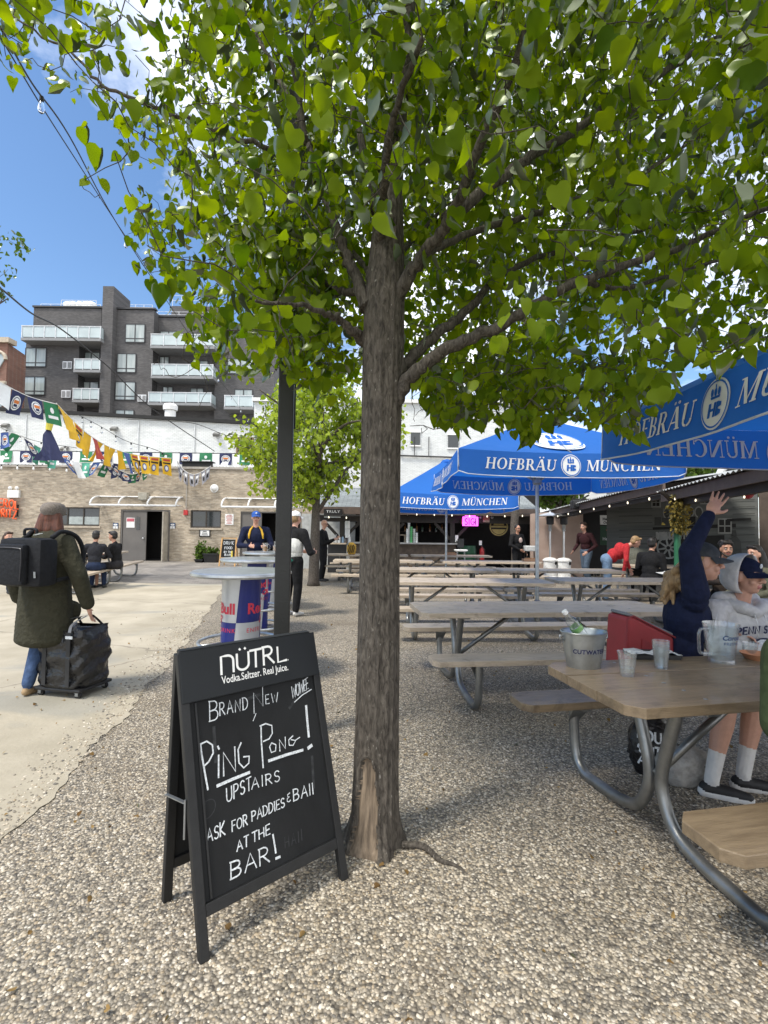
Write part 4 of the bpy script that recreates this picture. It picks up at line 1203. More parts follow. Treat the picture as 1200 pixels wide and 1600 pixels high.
def wallbox(name, label, cat, x0, y0, x1, y1, m, d=.08, group=None, extra=None, bev=.01):
    a, b = at(x0, y0, BD), at(x1, y1, BD)
    c_ = ((a.x + b.x) / 2, BD, (a.z + b.z) / 2)
    t = thing(name, label, cat, c_, group=group)
    hw, hh = (b.x - a.x) / 2, (a.z - b.z) / 2
    m_ = MB(); m_.rect((-hw, -d, -hh), (hw, -.005, hh), bev=bev); m_.build('board' if d < .07 else 'body', m, t)
    return t, hw, hh, d
BLUE = mat('sign_blue', (.03, .07, .16), .5)
t, hw, hh, d = wallbox('restroom_sign', 'small blue restroom sign left of the open grey double door', 'sign', 177, 817, 185, 826, BLUE, .03, 'restroom signs')
def restroom(t, hw, hh, d):
    m_ = MB()
    P = panel((0, -d - .004, 0), (1, 0, 0), (0, 0, 1))
    for sx in (-.4, .4):
        m_.poly([P(sx * hw + a, b) for a, b in ((-.05, -.02), (.05, -.02), (.06, -.13), (-.06, -.13))])
        m_.poly([P(sx * hw + .04 * math.cos(k * PI / 4), .05 + .04 * math.sin(k * PI / 4)) for k in range(8)])
    m_.poly([P(-.01, -.13), P(.01, -.13), P(.01, .1), P(-.01, .1)])
    m_.build('pictograms', WHITE, t)
restroom(t, hw, hh, d)
t, hw, hh, d = wallbox('restroom_sign', 'small blue restroom sign right of the open grey double door', 'sign', 266, 817, 274, 826, BLUE, .03, 'restroom signs'); restroom(t, hw, hh, d)
def paper(t, hw, hh, d, m, rows, red=False):
    m_ = MB(); P = panel((0, -d - .003, 0), (1, 0, 0), (0, 0, 1))
    for k in range(rows):
        v = hh * .75 - k * hh * 1.5 / max(1, rows - 1)
        u = hw * random.uniform(.45, .8)
        m_.poly([P(-u, v - .016), P(u, v - .016), P(u, v + .016), P(-u, v + .016)])
    m_.build('print', m, t)
t, hw, hh, d = wallbox('paper_notice', 'white paper notice with red print beside the strip window', 'notice', 352, 803, 365, 820, WHITE, .02); paper(t, hw, hh, d, mat('red_print', (.5, .2, .18), .8), 7)
t, hw, hh, d = wallbox('framed_sign', 'black framed white sign below the square window', 'sign', 312, 827, 329, 839, BLACK, .04)
m_ = MB(); m_.rect((-hw + .05, -d - .006, -hh + .05), (hw - .05, -d - .001, hh - .05)); m_.build('paper', WHITE, t); paper(t, hw * .7, hh * .6, d + .006, BLACKM, 3)
t, hw, hh, d = wallbox('fire_alarm', 'small red fire alarm box on the tan brick wall', 'alarm', 288, 797, 294, 805, mat('alarm_red', (.5, .03, .03), .4), .1)
m_ = MB(); m_.tube([(0, -.03, hh), (0, -.03, ztop - t.location.z - .2)], .018, 6); m_.build('conduit', mat('alarm_pipe', (.45, .42, .37), .6), t)
t, hw, hh, d = wallbox('wall_light', 'square beige wall light above the door canopy', 'light', 220, 770, 233, 781, mat('beige_lamp', (.36, .34, .28), .5), .25)
m_ = MB(); m_.rect((-hw * .8, -.22, -hh - .02), (hw * .8, -.06, -hh - .001)); m_.build('lens', mat('lens', (.5, .5, .45), .3), t)
t, hw, hh, d = wallbox('emergency_light', 'white twin-head emergency light above the orange neon lettering', 'light', 15, 766, 32, 778, WHITE, .14)
for sx in (-.6, .6):
    m_ = MB(); m_.ball((sx * hw, -.1, hh + .09), .08, seg=10, rings=6); m_.build('lamp_head', WHITE, t, smooth=True)
p = at(335, 763, BD)
t = thing('wall_vent', 'round white vent cap on the tan brick wall near the young linden', 'vent', (p.x, BD, p.z))
m_ = MB(); m_.lathe([(.002, -.17), (.1, -.15), (.14, -.08), (.15, -.005)], (0, 0, 0), 18, M=Matrix.Rotation(-PI / 2, 3, 'X')); m_.build('cap', WHITE, t, smooth=True)
m_ = MB(); m_.lathe([(.15, 0), (.19, .0), (.19, .02), (.15, .02)], (0, -.03, 0), 18, M=Matrix.Rotation(-PI / 2, 3, 'X')); m_.build('collar', WHITE, t)
# orange neon-style lettering
NEON = mat('orange_sign', (.62, .09, .02), .4, emit=(.8, .09, .015), es=.25)
p = at(0, 800, BD)
t = thing('neon_lettering', 'orange script lettering sign on the tan wall at the left edge', 'sign', (p.x, BD, p.z))
for k, (s, u0, u1, v) in enumerate((('APEROL', -.45, .93, .18), ('SPRITZ', -.2, .85, -.28))):
    m_ = MB(); P = panel((0, -.14, 0), (1, 0, 0), (0, 0, 1))
    tot = sum(SF[c][0] + .22 for c in s) - .22
    x = 0
    for c in s:
        for st in SF[c][1]:
            m_.tube([P(u0 + (u1 - u0) * (x + a) / tot, v + b * .36 + .05 * math.sin(x)) for a, b in st], .032, 6)
        x += SF[c][0] + .22
    m_.build('lettering', NEON, t, smooth=True)
m_ = MB(); m_.rect((-.4, -.1, -.2), (.9, -.06, -.16)); m_.rect((-.4, -.1, .3), (.9, -.06, .34))
for x in (-.3, .8): m_.rect((x, -.06, -.2), (x + .04, -.004, .34))
m_.build('bracket', BLACKM, t)
# planters by the wall
LEAFP = LEAF3
def planter(px0, px1, y0, y1, label, plant, m, seed):
    a, b = on(px0, y1), on(px1, y1)
    y = BD - .45
    x0, x1 = at(px0, y1, y).x, at(px1, y1, y).x
    h = at(px0, y0, y).z
    t = thing('planter', label, 'planter', ((x0 + x1) / 2, y, 0))
    w_ = (x1 - x0) / 2
    m_ = MB(); m_.prism([(-w_ * .85, -.2, 0.01), (w_ * .85, -.2, .01), (w_, -.25, h), (-w_, -.25, h)], (0, .45, 0)); m_.rect((-w_ - .02, -.27, h), (w_ + .02, .22, h + .05)); m_.build('pot', m, t)
    r = np.random.default_rng(seed)
    n = 500 if plant > .1 else 160
    P = np.stack([r.normal(0, w_ * .5, n), r.normal(-.02, .1, n), h + .08 + np.abs(r.normal(0, plant, n))], 1)
    leaves('foliage', P, .1, LEAFP, t, -.3, seed)
planter(307, 319, 875, 883, 'small black pot with a bushy green plant by the tan wall', .3, BLACK, 3)
planter(320, 341, 866, 883, 'black trough planter of low green plants by the tan wall', .05, BLACK, 4)

# roof railing with beer flags, and the roof fittings
rr_ = thing('roof_railing', 'black metal railing along the tan building roof hung with small flags', 'railing', (-12, BD + .8, ztop + .1))
hy = at(150, 706, BD + .8).z - ztop - .1
m_ = MB()
X0, X1 = at(-40, 720, BD + .8).x + 12, at(402, 720, BD + .8).x + 12
for z in (.08, hy): m_.tube([(X0, 0, z), (X1, 0, z)], .022, 6)
n = int((X1 - X0) / .16)
for k in range(n + 1):
    x = X0 + (X1 - X0) * k / n
    m_.tube([(x, 0, .08), (x, 0, hy)], .008, 4)
    if k % 10 == 0: m_.tube([(x, 0, -.06), (x, 0, hy + .03)], .028, 6)
m_.build('rail', BLACKM, rr_)
GREENF = mat('flag_green', (.02, .17, .07), .7, var=.1); NAVYF = mat('flag_navy', (.014, .02, .075), .7, var=.1); WHITEF = mat('flag_white', (.72, .74, .74), .7, var=.05)
ORANGEF = mat('flag_orange', (.6, .18, .04), .7); YELLOWF = mat('flag_yellow', (.72, .42, .012), .7, var=.12, vs=3); TEALF = mat('flag_teal', (.10, .42, .30), .7)
LBLUEF = mat('flag_blue', (.05, .10, .30), .7); GREYF = mat('flag_grey', (.28, .28, .31), .6); REDF = mat('flag_red', (.42, .05, .03), .7)
FLAGM = [GREENF, NAVYF, WHITEF, ORANGEF, YELLOWF, TEALF, LBLUEF, GREYF, REDF, BLACKM]
def flag_mesh(tl, tr, bl, br, kind, seed):
    """one small cloth flag with its printed mark, billowing slightly"""
    r = np.random.default_rng(seed)
    tl, tr, bl, br = [Vector(v) for v in (tl, tr, bl, br)]
    nrm = (tr - tl).cross(bl - tl).normalized()
    if nrm.y > 0: nrm = -nrm
    ph, am = r.random() * 6, r.uniform(.05, .12) * (bl - tl).length
    def P(u, v, d=0):
        return tl.lerp(tr, u).lerp(bl.lerp(br, u), v) + nrm * (am * math.sin(ph + u * 3.5 + v * 2) * v + d)
    mb = MB(); N = 6
    vs = [P(i / N, j / N) for j in range(N + 1) for i in range(N + 1)]
    base = {'g': 0, 'n': 1, 'w': 2, 'y': 4, 't': 5, 'b': 6, 's': 7, 'r': 8}[kind]
    mb.add(vs, [(j * (N + 1) + i, j * (N + 1) + i + 1, (j + 1) * (N + 1) + i + 1, (j + 1) * (N + 1) + i) for j in range(N) for i in range(N)], base)
    def disc(cu, cv, ru, rv, m, d):
        c_ = P(cu, cv, d); ring = [P(cu + ru * math.cos(2 * PI * k / 12), cv + rv * math.sin(2 * PI * k / 12), d) for k in range(12)]
        mb.add([c_] + ring, [(0, 1 + k, 1 + (k + 1) % 12) for k in range(12)], m)
    def blk(u0, v0, u1, v1, m, d):
        n = 3
        vs = [P(u0 + (u1 - u0) * i / n, v, d) for v in (v0, v1) for i in range(n + 1)]
        mb.add(vs, [(i, i + 1, n + 2 + i, n + 1 + i) for i in range(n)], m)
    e = .012
    if kind in 'nb':
        disc(.5, .5, .36, .33, 2, e); disc(.5, .5, .3, .27, 1 if kind == 'n' else 6, e * 1.5); disc(.5, .5, .26, .23, 2, e * 2); blk(.3, .38, .7, .52, 3, e * 2.5); blk(.36, .55, .64, .66, 1, e * 2.5)
    elif kind in 'gt':
        disc(.5, .36, .12, .14, 2, e); blk(.2, .6, .8, .74, 2, e)
    elif kind == 'y':
        blk(.15, .08, .85, .2, 8, e); disc(.45, .62, .27, .2, 6, e); disc(.45, .62, .18, .13, 2, e * 1.5); blk(.1, .28, .9, .36, 9, e)
    elif kind == 'r':
        blk(.25, .25, .75, .8, 3, e); blk(.28, .15, .72, .28, 2, e * 1.5); blk(.1, .0, .9, .1, 6, e)
    elif kind == 's':
        blk(.2, .2, .8, .4, 2, e); blk(.3, .5, .7, .8, 9, e)
    return mb
kinds_ = 'nggnwgngngwngg'
k = 0
x = X0 + .3
while x < X1 - .5:
    kd = 'ngng'[k % 4]
    flag_mesh((x, -.05, hy), (x + .58, -.05, hy), (x, -.06, hy - .55), (x + .58, -.06, hy - .55), kd, k).build('flag', FLAGM, rr_, smooth=True)
    x += .58 + .36; k += 1
m_ = MB(); m_.rect((X0, -.03, hy - .62), (X1, -.02, hy - .03)); m_.build('white_banner', WHITEF, rr_)
# dark vents and trays on the roof edge
for x_, lb in ((230, 'dark roof vent box on the tan building below the yellow flags'), (308, 'dark roof vent box behind the grey fringed flag')):
    p = at(x_, 731, BD + .2)
    t = thing('roof_vent', lb, 'vent', (p.x, BD + .25, ztop + .1)); m_ = MB(); m_.box((0, 0, .11), (1.3, .35, .22), bev=.03); m_.build('body', BLACKM, t)
    m_ = MB(); m_.box((0, 0, .245), (1.5, .45, .05), bev=.015); m_.build('lid', BLACKM, t)
# ---------------------------------------------------------------- bunting strings
CORD = mat('white_cord', (.7, .7, .68), .8)
def bunting(label, line, ks, fw, fh, seed, sway=.3):
    """line: pixel/depth points of the cord; flags hang from it"""
    P = catmull([at(*q) for q in line], 10)
    o = P[0].copy()
    t = thing('bunting', label, 'bunting', o, group='bunting strings across the yard')
    m_ = MB(); m_.tube([p - o for p in P], .012, 5); m_.build('cord', CORD, t)
    # arc length
    L = [0]
    for a, b in zip(P, P[1:]): L.append(L[-1] + (b - a).length)
    def pt(s):
        for i in range(len(L) - 1):
            if L[i + 1] >= s: return P[i].lerp(P[i + 1], (s - L[i]) / (L[i + 1] - L[i] + 1e-9))
        return P[-1]
    r = random.Random(seed)
    n = len(ks); step = L[-1] / n
    for k, kd in enumerate(ks):
        a, b = pt(step * (k + .1)) - o, pt(step * (k + .1) + step * fw) - o
        sw = Vector((r.uniform(-sway, sway), r.uniform(-sway, sway), 0)) * fh
        h1, h2 = fh * r.uniform(.85, 1.1), fh * r.uniform(.85, 1.1)
        flag_mesh(a, b, a + Vector((0, 0, -h1)) + sw, b + Vector((0, 0, -h2)) + sw, kd, seed * 50 + k).build('flag', FLAGM, t, smooth=True)
bunting('bunting string with yellow flags dropping from the upper left to the tan roof', [(88, 630, 14.5), (112, 655, 15.5), (140, 680, 16.5), (175, 700, 18.5), (215, 711, 20.5), (268, 716, 22)], 'yyyyryyyybyyyy', .86, .74, 2)
bunting('bunting string with large navy flags at the left edge, in front of the white wall', [(-30, 585, 12.5), (0, 597, 13), (24, 610, 13.5), (52, 622, 14), (90, 632, 14.6)], 'nwnng', .9, .62, 3)
bunting('bunting string with mixed green and navy flags sagging over the roof railing', [(-40, 690, 17), (0, 676, 17.5), (25, 678, 18), (58, 697, 18.5), (75, 705, 19), (120, 722, 20), (165, 722, 20.5), (200, 728, 21.5)], 'ttbgntgtbwtbgnw', .7, .62, 4, .55)
bunting('bunting string with navy and green round-mark flags drooping onto the tan wall', [(163, 712, 20.4), (180, 730, 20.8), (205, 741, 21.2), (230, 733, 22.2)], 'nnngng', .95, .42, 5)
bunting('short grey fringed bunting hanging at the right end of the tan roof', [(276, 718, 22), (288, 735, 22.1), (306, 741, 22.1), (330, 728, 22.2)], 'sssssss', .75, .55, 6, .15)
p = at(76, 672, 18)
t = thing('hanging_banner', 'dark navy pennant hanging knotted with a yellow tail over the left roof railing', 'banner', p)
m_ = MB()
P = lambda u, v: Vector((u, 0.12 * math.sin(u * 9 + v * 3), v))
for i in range(6):
    for j in range(6):
        f = lambda a, b: P((-.05 - .42 * b) * (1 - a) + (.05 + .5 * b) * a, -b * 1.12)
        m_.poly([f(i / 6, j / 6), f((i + 1) / 6, j / 6), f((i + 1) / 6, (j + 1) / 6), f(i / 6, (j + 1) / 6)])
m_.build('pennant', NAVYF, t)
m_ = MB(); m_.tube([(0, 0, 0), (.05, 0, .35), (.1, 0, .62), (.22, .05, .9)], [.1, .12, .16, .1], 8); m_.build('yellow_tail', mat('yellow_tail', (.55, .48, .06), .7), t)

# ---------------------------------------------------------------- cables with bulbs
WIRE = mat('cable_black', (.015, .015, .015), .6)
BULB = glass('clear_bulb', (1, 1, 1), .03, 1.45)
BULBW = mat('frosted_bulb', (.8, .8, .78), .3)
LIT = mat('lit_bulb', (.9, .85, .7), .4, emit=(1, .85, .6), es=1.3)
def cable(label, line, bulbs=0, r=.012, size=.05, m=None, cat='string lights', skip=0.0, sag_pts=8, group=None):
    P = catmull([at(*q) for q in line], sag_pts)
    o = P[0].copy()
    t = thing('string_lights' if bulbs else 'cable', label, cat, o, group=group)
    mb = MB(); mb.tube([p - o for p in P], r, 6, cap=True); mb.build('cord', WIRE, t)
    L = [0]
    for a, b in zip(P, P[1:]): L.append(L[-1] + (b - a).length)
    for k in range(bulbs):
        s = L[-1] * (skip + (1 - skip) * (k + .5) / bulbs)
        i = max(j for j in range(len(L)) if L[j] <= s)
        i = min(i, len(P) - 2)
        p = P[i].lerp(P[i + 1], (s - L[i]) / (L[i + 1] - L[i] + 1e-9)) - o
        q = MB(); q.lathe([(.002, .0), (size * .34, .0), (size * .36, -size * .9), (size * .3, -size * 1.0)], p, 10); sk = q.build('socket', WIRE, t, smooth='auto')
        q = MB(); q.lathe([(size * .3, -size * .95), (size * .42, -size * 1.4), (size * .62, -size * 2.2), (size * .5, -size * 2.9), (size * .2, -size * 3.15), (.001, -size * 3.2)], p, 10); q.build('bulb', m or BULB, t, smooth=True)
LG = 'string light cables'
cable('string lights with clear bulbs running from the upper left corner down past the branches', [(-60, -40, 2.2), (0, 42, 2.7), (50, 130, 3.3), (108, 212, 4.1), (180, 345, 5.8), (262, 472, 9.0), (340, 588, 15), (392, 662, 25.6)], 8, .0065, .04, group=LG)
cable('thin second cable running beside the upper left string lights', [(-60, -25, 2.25), (0, 58, 2.8), (60, 158, 3.5), (122, 255, 4.5), (190, 360, 6.2), (265, 470, 9.2)], 0, .005, cat='cable')
cable('dark cable crossing the grey apartment block to the white wall', [(-40, 425, 9), (0, 450, 10), (50, 490, 12), (98, 516, 14), (170, 574, 17), (240, 640, 21), (335, 705, 25.8)], 0, .02, cat='cable')
cable('string lights swagged on the white wall above the yellow flags', [(122, 648, 25.7), (155, 665, 24.5), (195, 688, 24), (235, 700, 23.5), (265, 712, 23)], 7, .014, .10, group=LG)
cable('string lights swagged low on the white wall at the left', [(0, 668, 25.5), (30, 680, 25), (60, 690, 25), (120, 700, 25.4)], 4, .014, .10, group=LG)
cable('string lights draped on the upper right of the white wall', [(200, 655, 25.8), (265, 658, 25.6), (305, 662, 25.7), (345, 677, 25.6), (372, 686, 25.7)], 0, .018, cat='cable')
cable('string lights along the edge of the tan roof', [(-10, 726, 22.3), (60, 727, 22.2), (130, 732, 22.2), (190, 735, 22.2), (300, 736, 22.2)], 12, .012, .07, BULBW, group=LG)

# ---------------------------------------------------------------- trees beyond the yard
far_tree('green tree rising behind the corrugated roof at the right', 17.5, 27, .22, 3.0, (17.0, 27, 5.0), (4.2, 3.5, 2.6), 420, 7000, .17, LEAF3, BARKG, 41, 'trees behind the right shed')
far_tree('low green tree between the blue parasol and the corrugated roof', 9.6, 27, .18, 2.4, (9.4, 27, 3.9), (2.0, 2, 1.4), 200, 3000, .16, LEAF3, BARKG, 42, 'trees behind the right shed')
ft = far_tree('sparse branches of a tree reaching in at the left edge, beside the dark block', -11.6, 12.0, .16, 4.0, (-11.0, 12.0, 7.9), (2.0, 1.5, 1.6), 90, 1500, .09, LEAF3, BARKG, 43, None, 6)
# ---------------------------------------------------------------- bar shed at the back
BY = 17.6                                # front posts of the bar
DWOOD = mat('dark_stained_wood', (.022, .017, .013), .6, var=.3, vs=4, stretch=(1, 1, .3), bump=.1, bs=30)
SHINGLE = brick('grey_shingles', (.24, .26, .26), (.17, .19, .19), (.10, .11, .11), .3, .14, .012, 'xy', .4)
bar = thing('bar_shed', 'long dark wooden bar shed with low shingled roof at the back of the yard', 'shed', (.5, BY, 0))
x0, x1 = at(497, 800, BY).x, at(838, 800, BY).x
ez = at(560, 797, BY).z
m_ = MB(); m_.prism([(x0 - .1, BY - .35, ez), (x1, BY - .35, ez), (x1, BY + 2.6, ez + .95), (x0 - .1, BY + 2.6, ez + .95)], (0, 0, .07)); m_.build('roof', SHINGLE, bar, world=True)
m_ = MB(); m_.rect((x0 - .12, BY - .40, ez - .16), (x1, BY - .36, ez + .09)); m_.build('fascia', mat('fascia_brown', (.10, .07, .055), .6), bar, world=True)
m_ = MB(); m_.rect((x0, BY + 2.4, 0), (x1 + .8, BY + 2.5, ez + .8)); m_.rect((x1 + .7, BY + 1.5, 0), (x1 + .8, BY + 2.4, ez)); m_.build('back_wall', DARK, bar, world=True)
m_ = MB(); a = at(512, 820, BY + 1.6); b = at(545, 820, BY + 1.6); m_.rect((a.x - 1, BY + 1.6, 0), (b.x + .25, BY + 1.68, ez - .1)); m_.build('pale_side_wall', mat('grey_plaster', (.42, .43, .42), .8), bar, world=True)
m_ = MB(); m_.rect((x0, BY + .02, ez - .42), (x1, BY + .14, ez - .17)); m_.build('header_beam', DWOOD, bar, world=True)
for px_ in (534, 621, 707):
    x = at(px_, 840, BY).x
    if px_ == 621: x = at(604, 840, BY).x
    m_ = MB(); m_.rect((x - .08, BY, 0), (x + .08, BY + .16, ez - .42)); po = m_.build('post', DWOOD, bar, world=True)
    for s in (-1, 1):
        m_ = MB(); m_.bar((x + s * .08, BY + .08, ez - 1.0), (x + s * .62, BY + .08, ez - .43), .1, .1); m_.build('brace', DWOOD, po)
# counter with diagonal boards
cx0, cx1 = at(600, 850, BY - .15).x, at(712, 850, BY - .15).x
CT = at(650, 848, BY - .15).z
DIAG = mat('diagonal_board', (.06, .042, .03), .55, var=0, vs=7, col2=(.13, .095, .068), stretch=(1, 1, 1), bump=.2, bs=25)
m_ = MB(); m_.rect((cx0 - 1.2, BY - .10, 0), (cx1, BY - .02, CT - .06))
W = cx1 - cx0 + 1.2
n = 46
for k in range(n):                        # boards laid in a chevron as thin raised strips
    u = k / n * (W + CT)
    for zz in range(1):
        xa = cx0 - 1.2 + u
        p0 = (min(xa, cx1), max(0, xa - cx1)); p1 = (max(xa - CT + .06, cx0 - 1.2), min(CT - .06, xa - cx0 + 1.2))
        if p1[1] - p0[1] > .05: m_.bar((p0[0], BY - .108 - .003 * (k % 2), p0[1]), (p1[0], BY - .108 - .003 * (k % 2), p1[1]), .02, .10, up=(0, 0, 1))
m_.build('counter_front', DIAG, bar, world=True)
m_ = MB(); m_.rect((cx0 - 1.2, BY - .3, CT - .055), (cx1 + .08, BY + .35, CT), bev=.01); m_.build('counter_top', mat('zinc_counter', (.25, .25, .25), .4, .4), bar, world=True)
m_ = MB()
for z in (1.45, 1.85): m_.rect((cx0 - 1, BY + 2.0, z), (cx1 + .3, BY + 2.35, z + .03))
m_.build('back_shelf', DWOOD, bar, world=True)
m_ = MB(); a = at(602, 835, BY + .2); b = at(634, 835, BY + .2); m_.rect((a.x - .6, BY + .2, a.z - .03), (b.x, BY + .5, a.z)); m_.rect((b.x - .05, BY + .2, CT + .001), (b.x, BY + .5, a.z - .031)); m_.build('cup_shelf', WOOD, bar, world=True)
# smaller counter on the left with bottles, seen left of the trunk
a, b = at(512, 848, BY - .2), at(541, 848, BY - .2)
m_ = MB(); m_.rect((a.x, BY - .2, a.z - .05), (b.x, BY + .3, a.z)); m_.build('side_counter', WOOD, bar, world=True)
m_ = MB(); m_.rect((a.x, BY - .1, 0), (b.x, BY - .05, a.z - .051)); m_.build('side_counter_front', BLACK, bar, world=True)
sc_z = a.z
GB = [mat('bottle_brown', (.05, .022, .008), .1, spec=.8), mat('bottle_green', (.01, .07, .02), .1, spec=.8), mat('bottle_clear', (.5, .5, .48), .15, spec=.8), mat('bottle_amber', (.28, .12, .02), .12, spec=.8)]
def bottle(name, p, h, r, m, label, group, cap=None):
    t = MB(); t.lathe([(.001, 0), (r, .002), (r, h * .58), (r * .85, h * .66), (r * .34, h * .78), (r * .32, h * .97), (r * .3, h), (.001, h)], (0, 0, 0), 10)
    o = t.build(name, m, None, smooth='auto'); o.location = p
    return tag(o, label, 'bottle', group)
for k in range(22):
    x = cx0 - .3 + k * (cx1 - cx0 + .2) / 22 + random.uniform(-.03, .03)
    z = 1.48 if k % 2 else 1.88
    bottle('bottle', (x, BY + 2.15, z), random.uniform(.26, .34), .042, GB[(k * 7) % 4], 'liquor bottle on the dim back shelves of the bar', 'bottles behind the bar')
for k in range(5):
    x = a.x + .12 + k * .12
    bottle('sauce_bottle', (x + .15, BY + .02, sc_z), .3, .045, [GB[2], WHITE, mat('carton_blue', (.3, .42, .55), .5), GB[0], WHITE][k], ['clear bottle', 'white bottle', 'pale blue bottle', 'brown bottle', 'short white bottle'][k] + ' on the small side counter behind the man in black', 'bottles on the side counter')
CUPM = mat('plastic_cup_white', (.7, .72, .72), .3)
for k, px_ in enumerate((636.5, 639, 642.5, 647, 651)):
    p = at(px_, 846, BY - .05); h = (.5, .75, .62, .55, .42)[k]
    t = MB()
    for q in range(int(h / .07)): t.lathe([(.035, q * .07), (.05, q * .07 + .068), (.052, q * .07 + .07)], (0, 0, 0), 10)
    o = t.build('cup_stack', CUPM if k != 2 else mat('cup_green', (.1, .4, .15), .4)); o.location = (p.x, BY - .05 + .06 * (k % 2), CT)
    tag(o, ['short', 'tallest', 'green tinted', 'medium', 'lowest'][k] + ' stack of plastic cups standing on the bar counter', 'cups', 'cup stacks on the bar')
# things hung at the bar
def placard(name, label, cat, x0, y0, x1, y1, depth, m, th=.03, group=None):
    a, b = at(x0, y0, depth), at(x1, y1, depth)
    t = thing(name, label, cat, ((a.x + b.x) / 2, depth, (a.z + b.z) / 2), group=group)
    hw, hh = (b.x - a.x) / 2, (a.z - b.z) / 2
    o_ = MB(); o_.rect((-hw, 0, -hh), (hw, th, hh), bev=.004); o_.build('board', m, t)
    return t, hw, hh
t, hw, hh = placard('bar_sign', 'dark signboard with pale block letters under the bar roof, left of the near trunk', 'sign', 506, 795, 535, 805, BY - .45, DARK)
text_obj('TRULY', hh * 1.15, mat('letter_grey', (.42, .42, .42), .6), 'lettering', t, lambda x, y: Vector((x * 1.15, -.012, y - hh * .25)), .02, spacing=1.15)
m_ = MB(); m_.rect((-hw * .95, -.015, -hh - .09), (hw * .8, .02, -hh - .05)); m_.build('light_bar', GALV, t)
PINK = mat('pink_neon', (.8, .1, .7), .4, emit=(.9, .1, .85), es=1.6)
a = at(735, 811, BY - .3)
t = thing('neon_sign', 'glowing pink neon sign hanging in the dark bar', 'sign', a)
m_ = MB(); m_.rect((-.27, 0, -.24), (.27, .03, .08)); m_.build('panel', PINK, t)
m_ = MB(); P = panel((0, -.012, 0), (1, 0, 0), (0, 0, 1)); write(m_, P, 'SIGI', (-.19, -.2), (.38, 0), (0, .22), .035, .004, .3); m_.build('lettering', mat('neon_gap', (.09, .01, .09), .5), t)
m_ = MB(); m_.tube([(-.17, 0, .1), (-.17, 0, .28), (-.1, 0, .22), (.1, 0, .22), (.17, 0, .28), (.17, 0, .1), (-.17, 0, .1)], .028, 6); m_.tube([(-.06, 0, .28), (-.06, 0, .5)], .008, 5); m_.build('tube_outline', PINK, t)
t, hw, hh = placard('exit_sign', 'old exit sign with red letters hanging in the bar', 'sign', 755, 805, 765, 816, BY - .1, mat('exit_tan', (.36, .25, .2), .5), .06)
text_obj('EXIT', hh * 1.0, mat('exit_red', (.45, .03, .03), .5), 'lettering', t, lambda x, y: Vector((x * .95, -.008, y - hh * .38)), .03)
for s in (-1, 1):
    m_ = MB(); m_.ball((s * (hw + .09), .02, .05), .055, seg=8, rings=6); m_.build('lamp_head', GALV, t, smooth=True)
t, hw, hh = placard('red_lamp', 'small red box lamp beside the pink neon sign', 'lamp', 721, 810, 727, 819, BY - .2, mat('lamp_red', (.25, .05, .04), .5), .12)
m_ = MB(); m_.rect((-hw * .5, -.01, -hh * .8), (hw * .5, -.002, -hh * .3)); m_.build('bulb_window', mat('bulb_warm', (.8, .5, .35), .4, emit=(1, .6, .4), es=.8), t)
m_ = MB(); m_.tube([(0, .05, hh), (0, .05, hh + .3)], .01, 5); m_.build('cord', WIRE, t)
a = at(779, 823, BY + .3)
t = thing('round_emblem_sign', 'round yellow and black emblem sign on the dark bar wall', 'sign', a)
m_ = MB(); m_.lathe([(.001, 0), (.34, 0), (.34, .03), (.001, .03)], (0, 0, 0), 28, M=Matrix.Rotation(PI / 2, 3, 'X')); m_.build('disc', DARK, t)
m_ = MB(); m_.lathe([(.29, .032), (.33, .032), (.33, .038), (.29, .038), (.29, .032)], (0, 0, 0), 28, M=Matrix.Rotation(PI / 2, 3, 'X')); m_.build('ring', mat('emblem_gold', (.35, .28, .09), .5), t)
m_ = MB(); m_.poly([(.27 * math.cos(R(q)), -.034, .27 * math.sin(R(q))) for q in range(200, 341, 20)]); m_.poly([(-.2, -.036, .05), (.2, -.036, .05), (.12, -.036, .2), (-.12, -.036, .2)]); m_.poly([(-.28, -.037, -.03), (.28, -.037, -.03), (.28, -.037, .03), (-.28, -.037, .03)]); m_.build('emblem', _mats['emblem_gold'], t)
t, hw, hh = placard('paper_dispenser', 'white paper towel dispenser on the bar post', 'dispenser', 711.5, 836, 716, 847, BY - .05, WHITE, .1)
m_ = MB(); m_.rect((-hw * .6, -.008, -hh * .9), (hw * .6, -.001, -hh * .6)); m_.build('slot', BLACKM, t)
for y0, y1, l in ((814, 826, 'upper'), (827, 840, 'lower')):
    t, hw, hh = placard('price_list', l + ' white paper list pinned to the bar post left of the near trunk', 'notice', 539.5, y0, 546.5, y1, BY - .06, WHITE, .01, 'paper lists on the bar post')
    m_ = MB()
    for k in range(7): m_.poly([(-hw * .7, -.004, hh * (.75 - k * .24)), (hw * random.uniform(.1, .7), -.004, hh * (.75 - k * .24)), (hw * .6, -.004, hh * (.69 - k * .24)), (-hw * .7, -.004, hh * (.69 - k * .24))])
    m_.build('print', GALV, t)
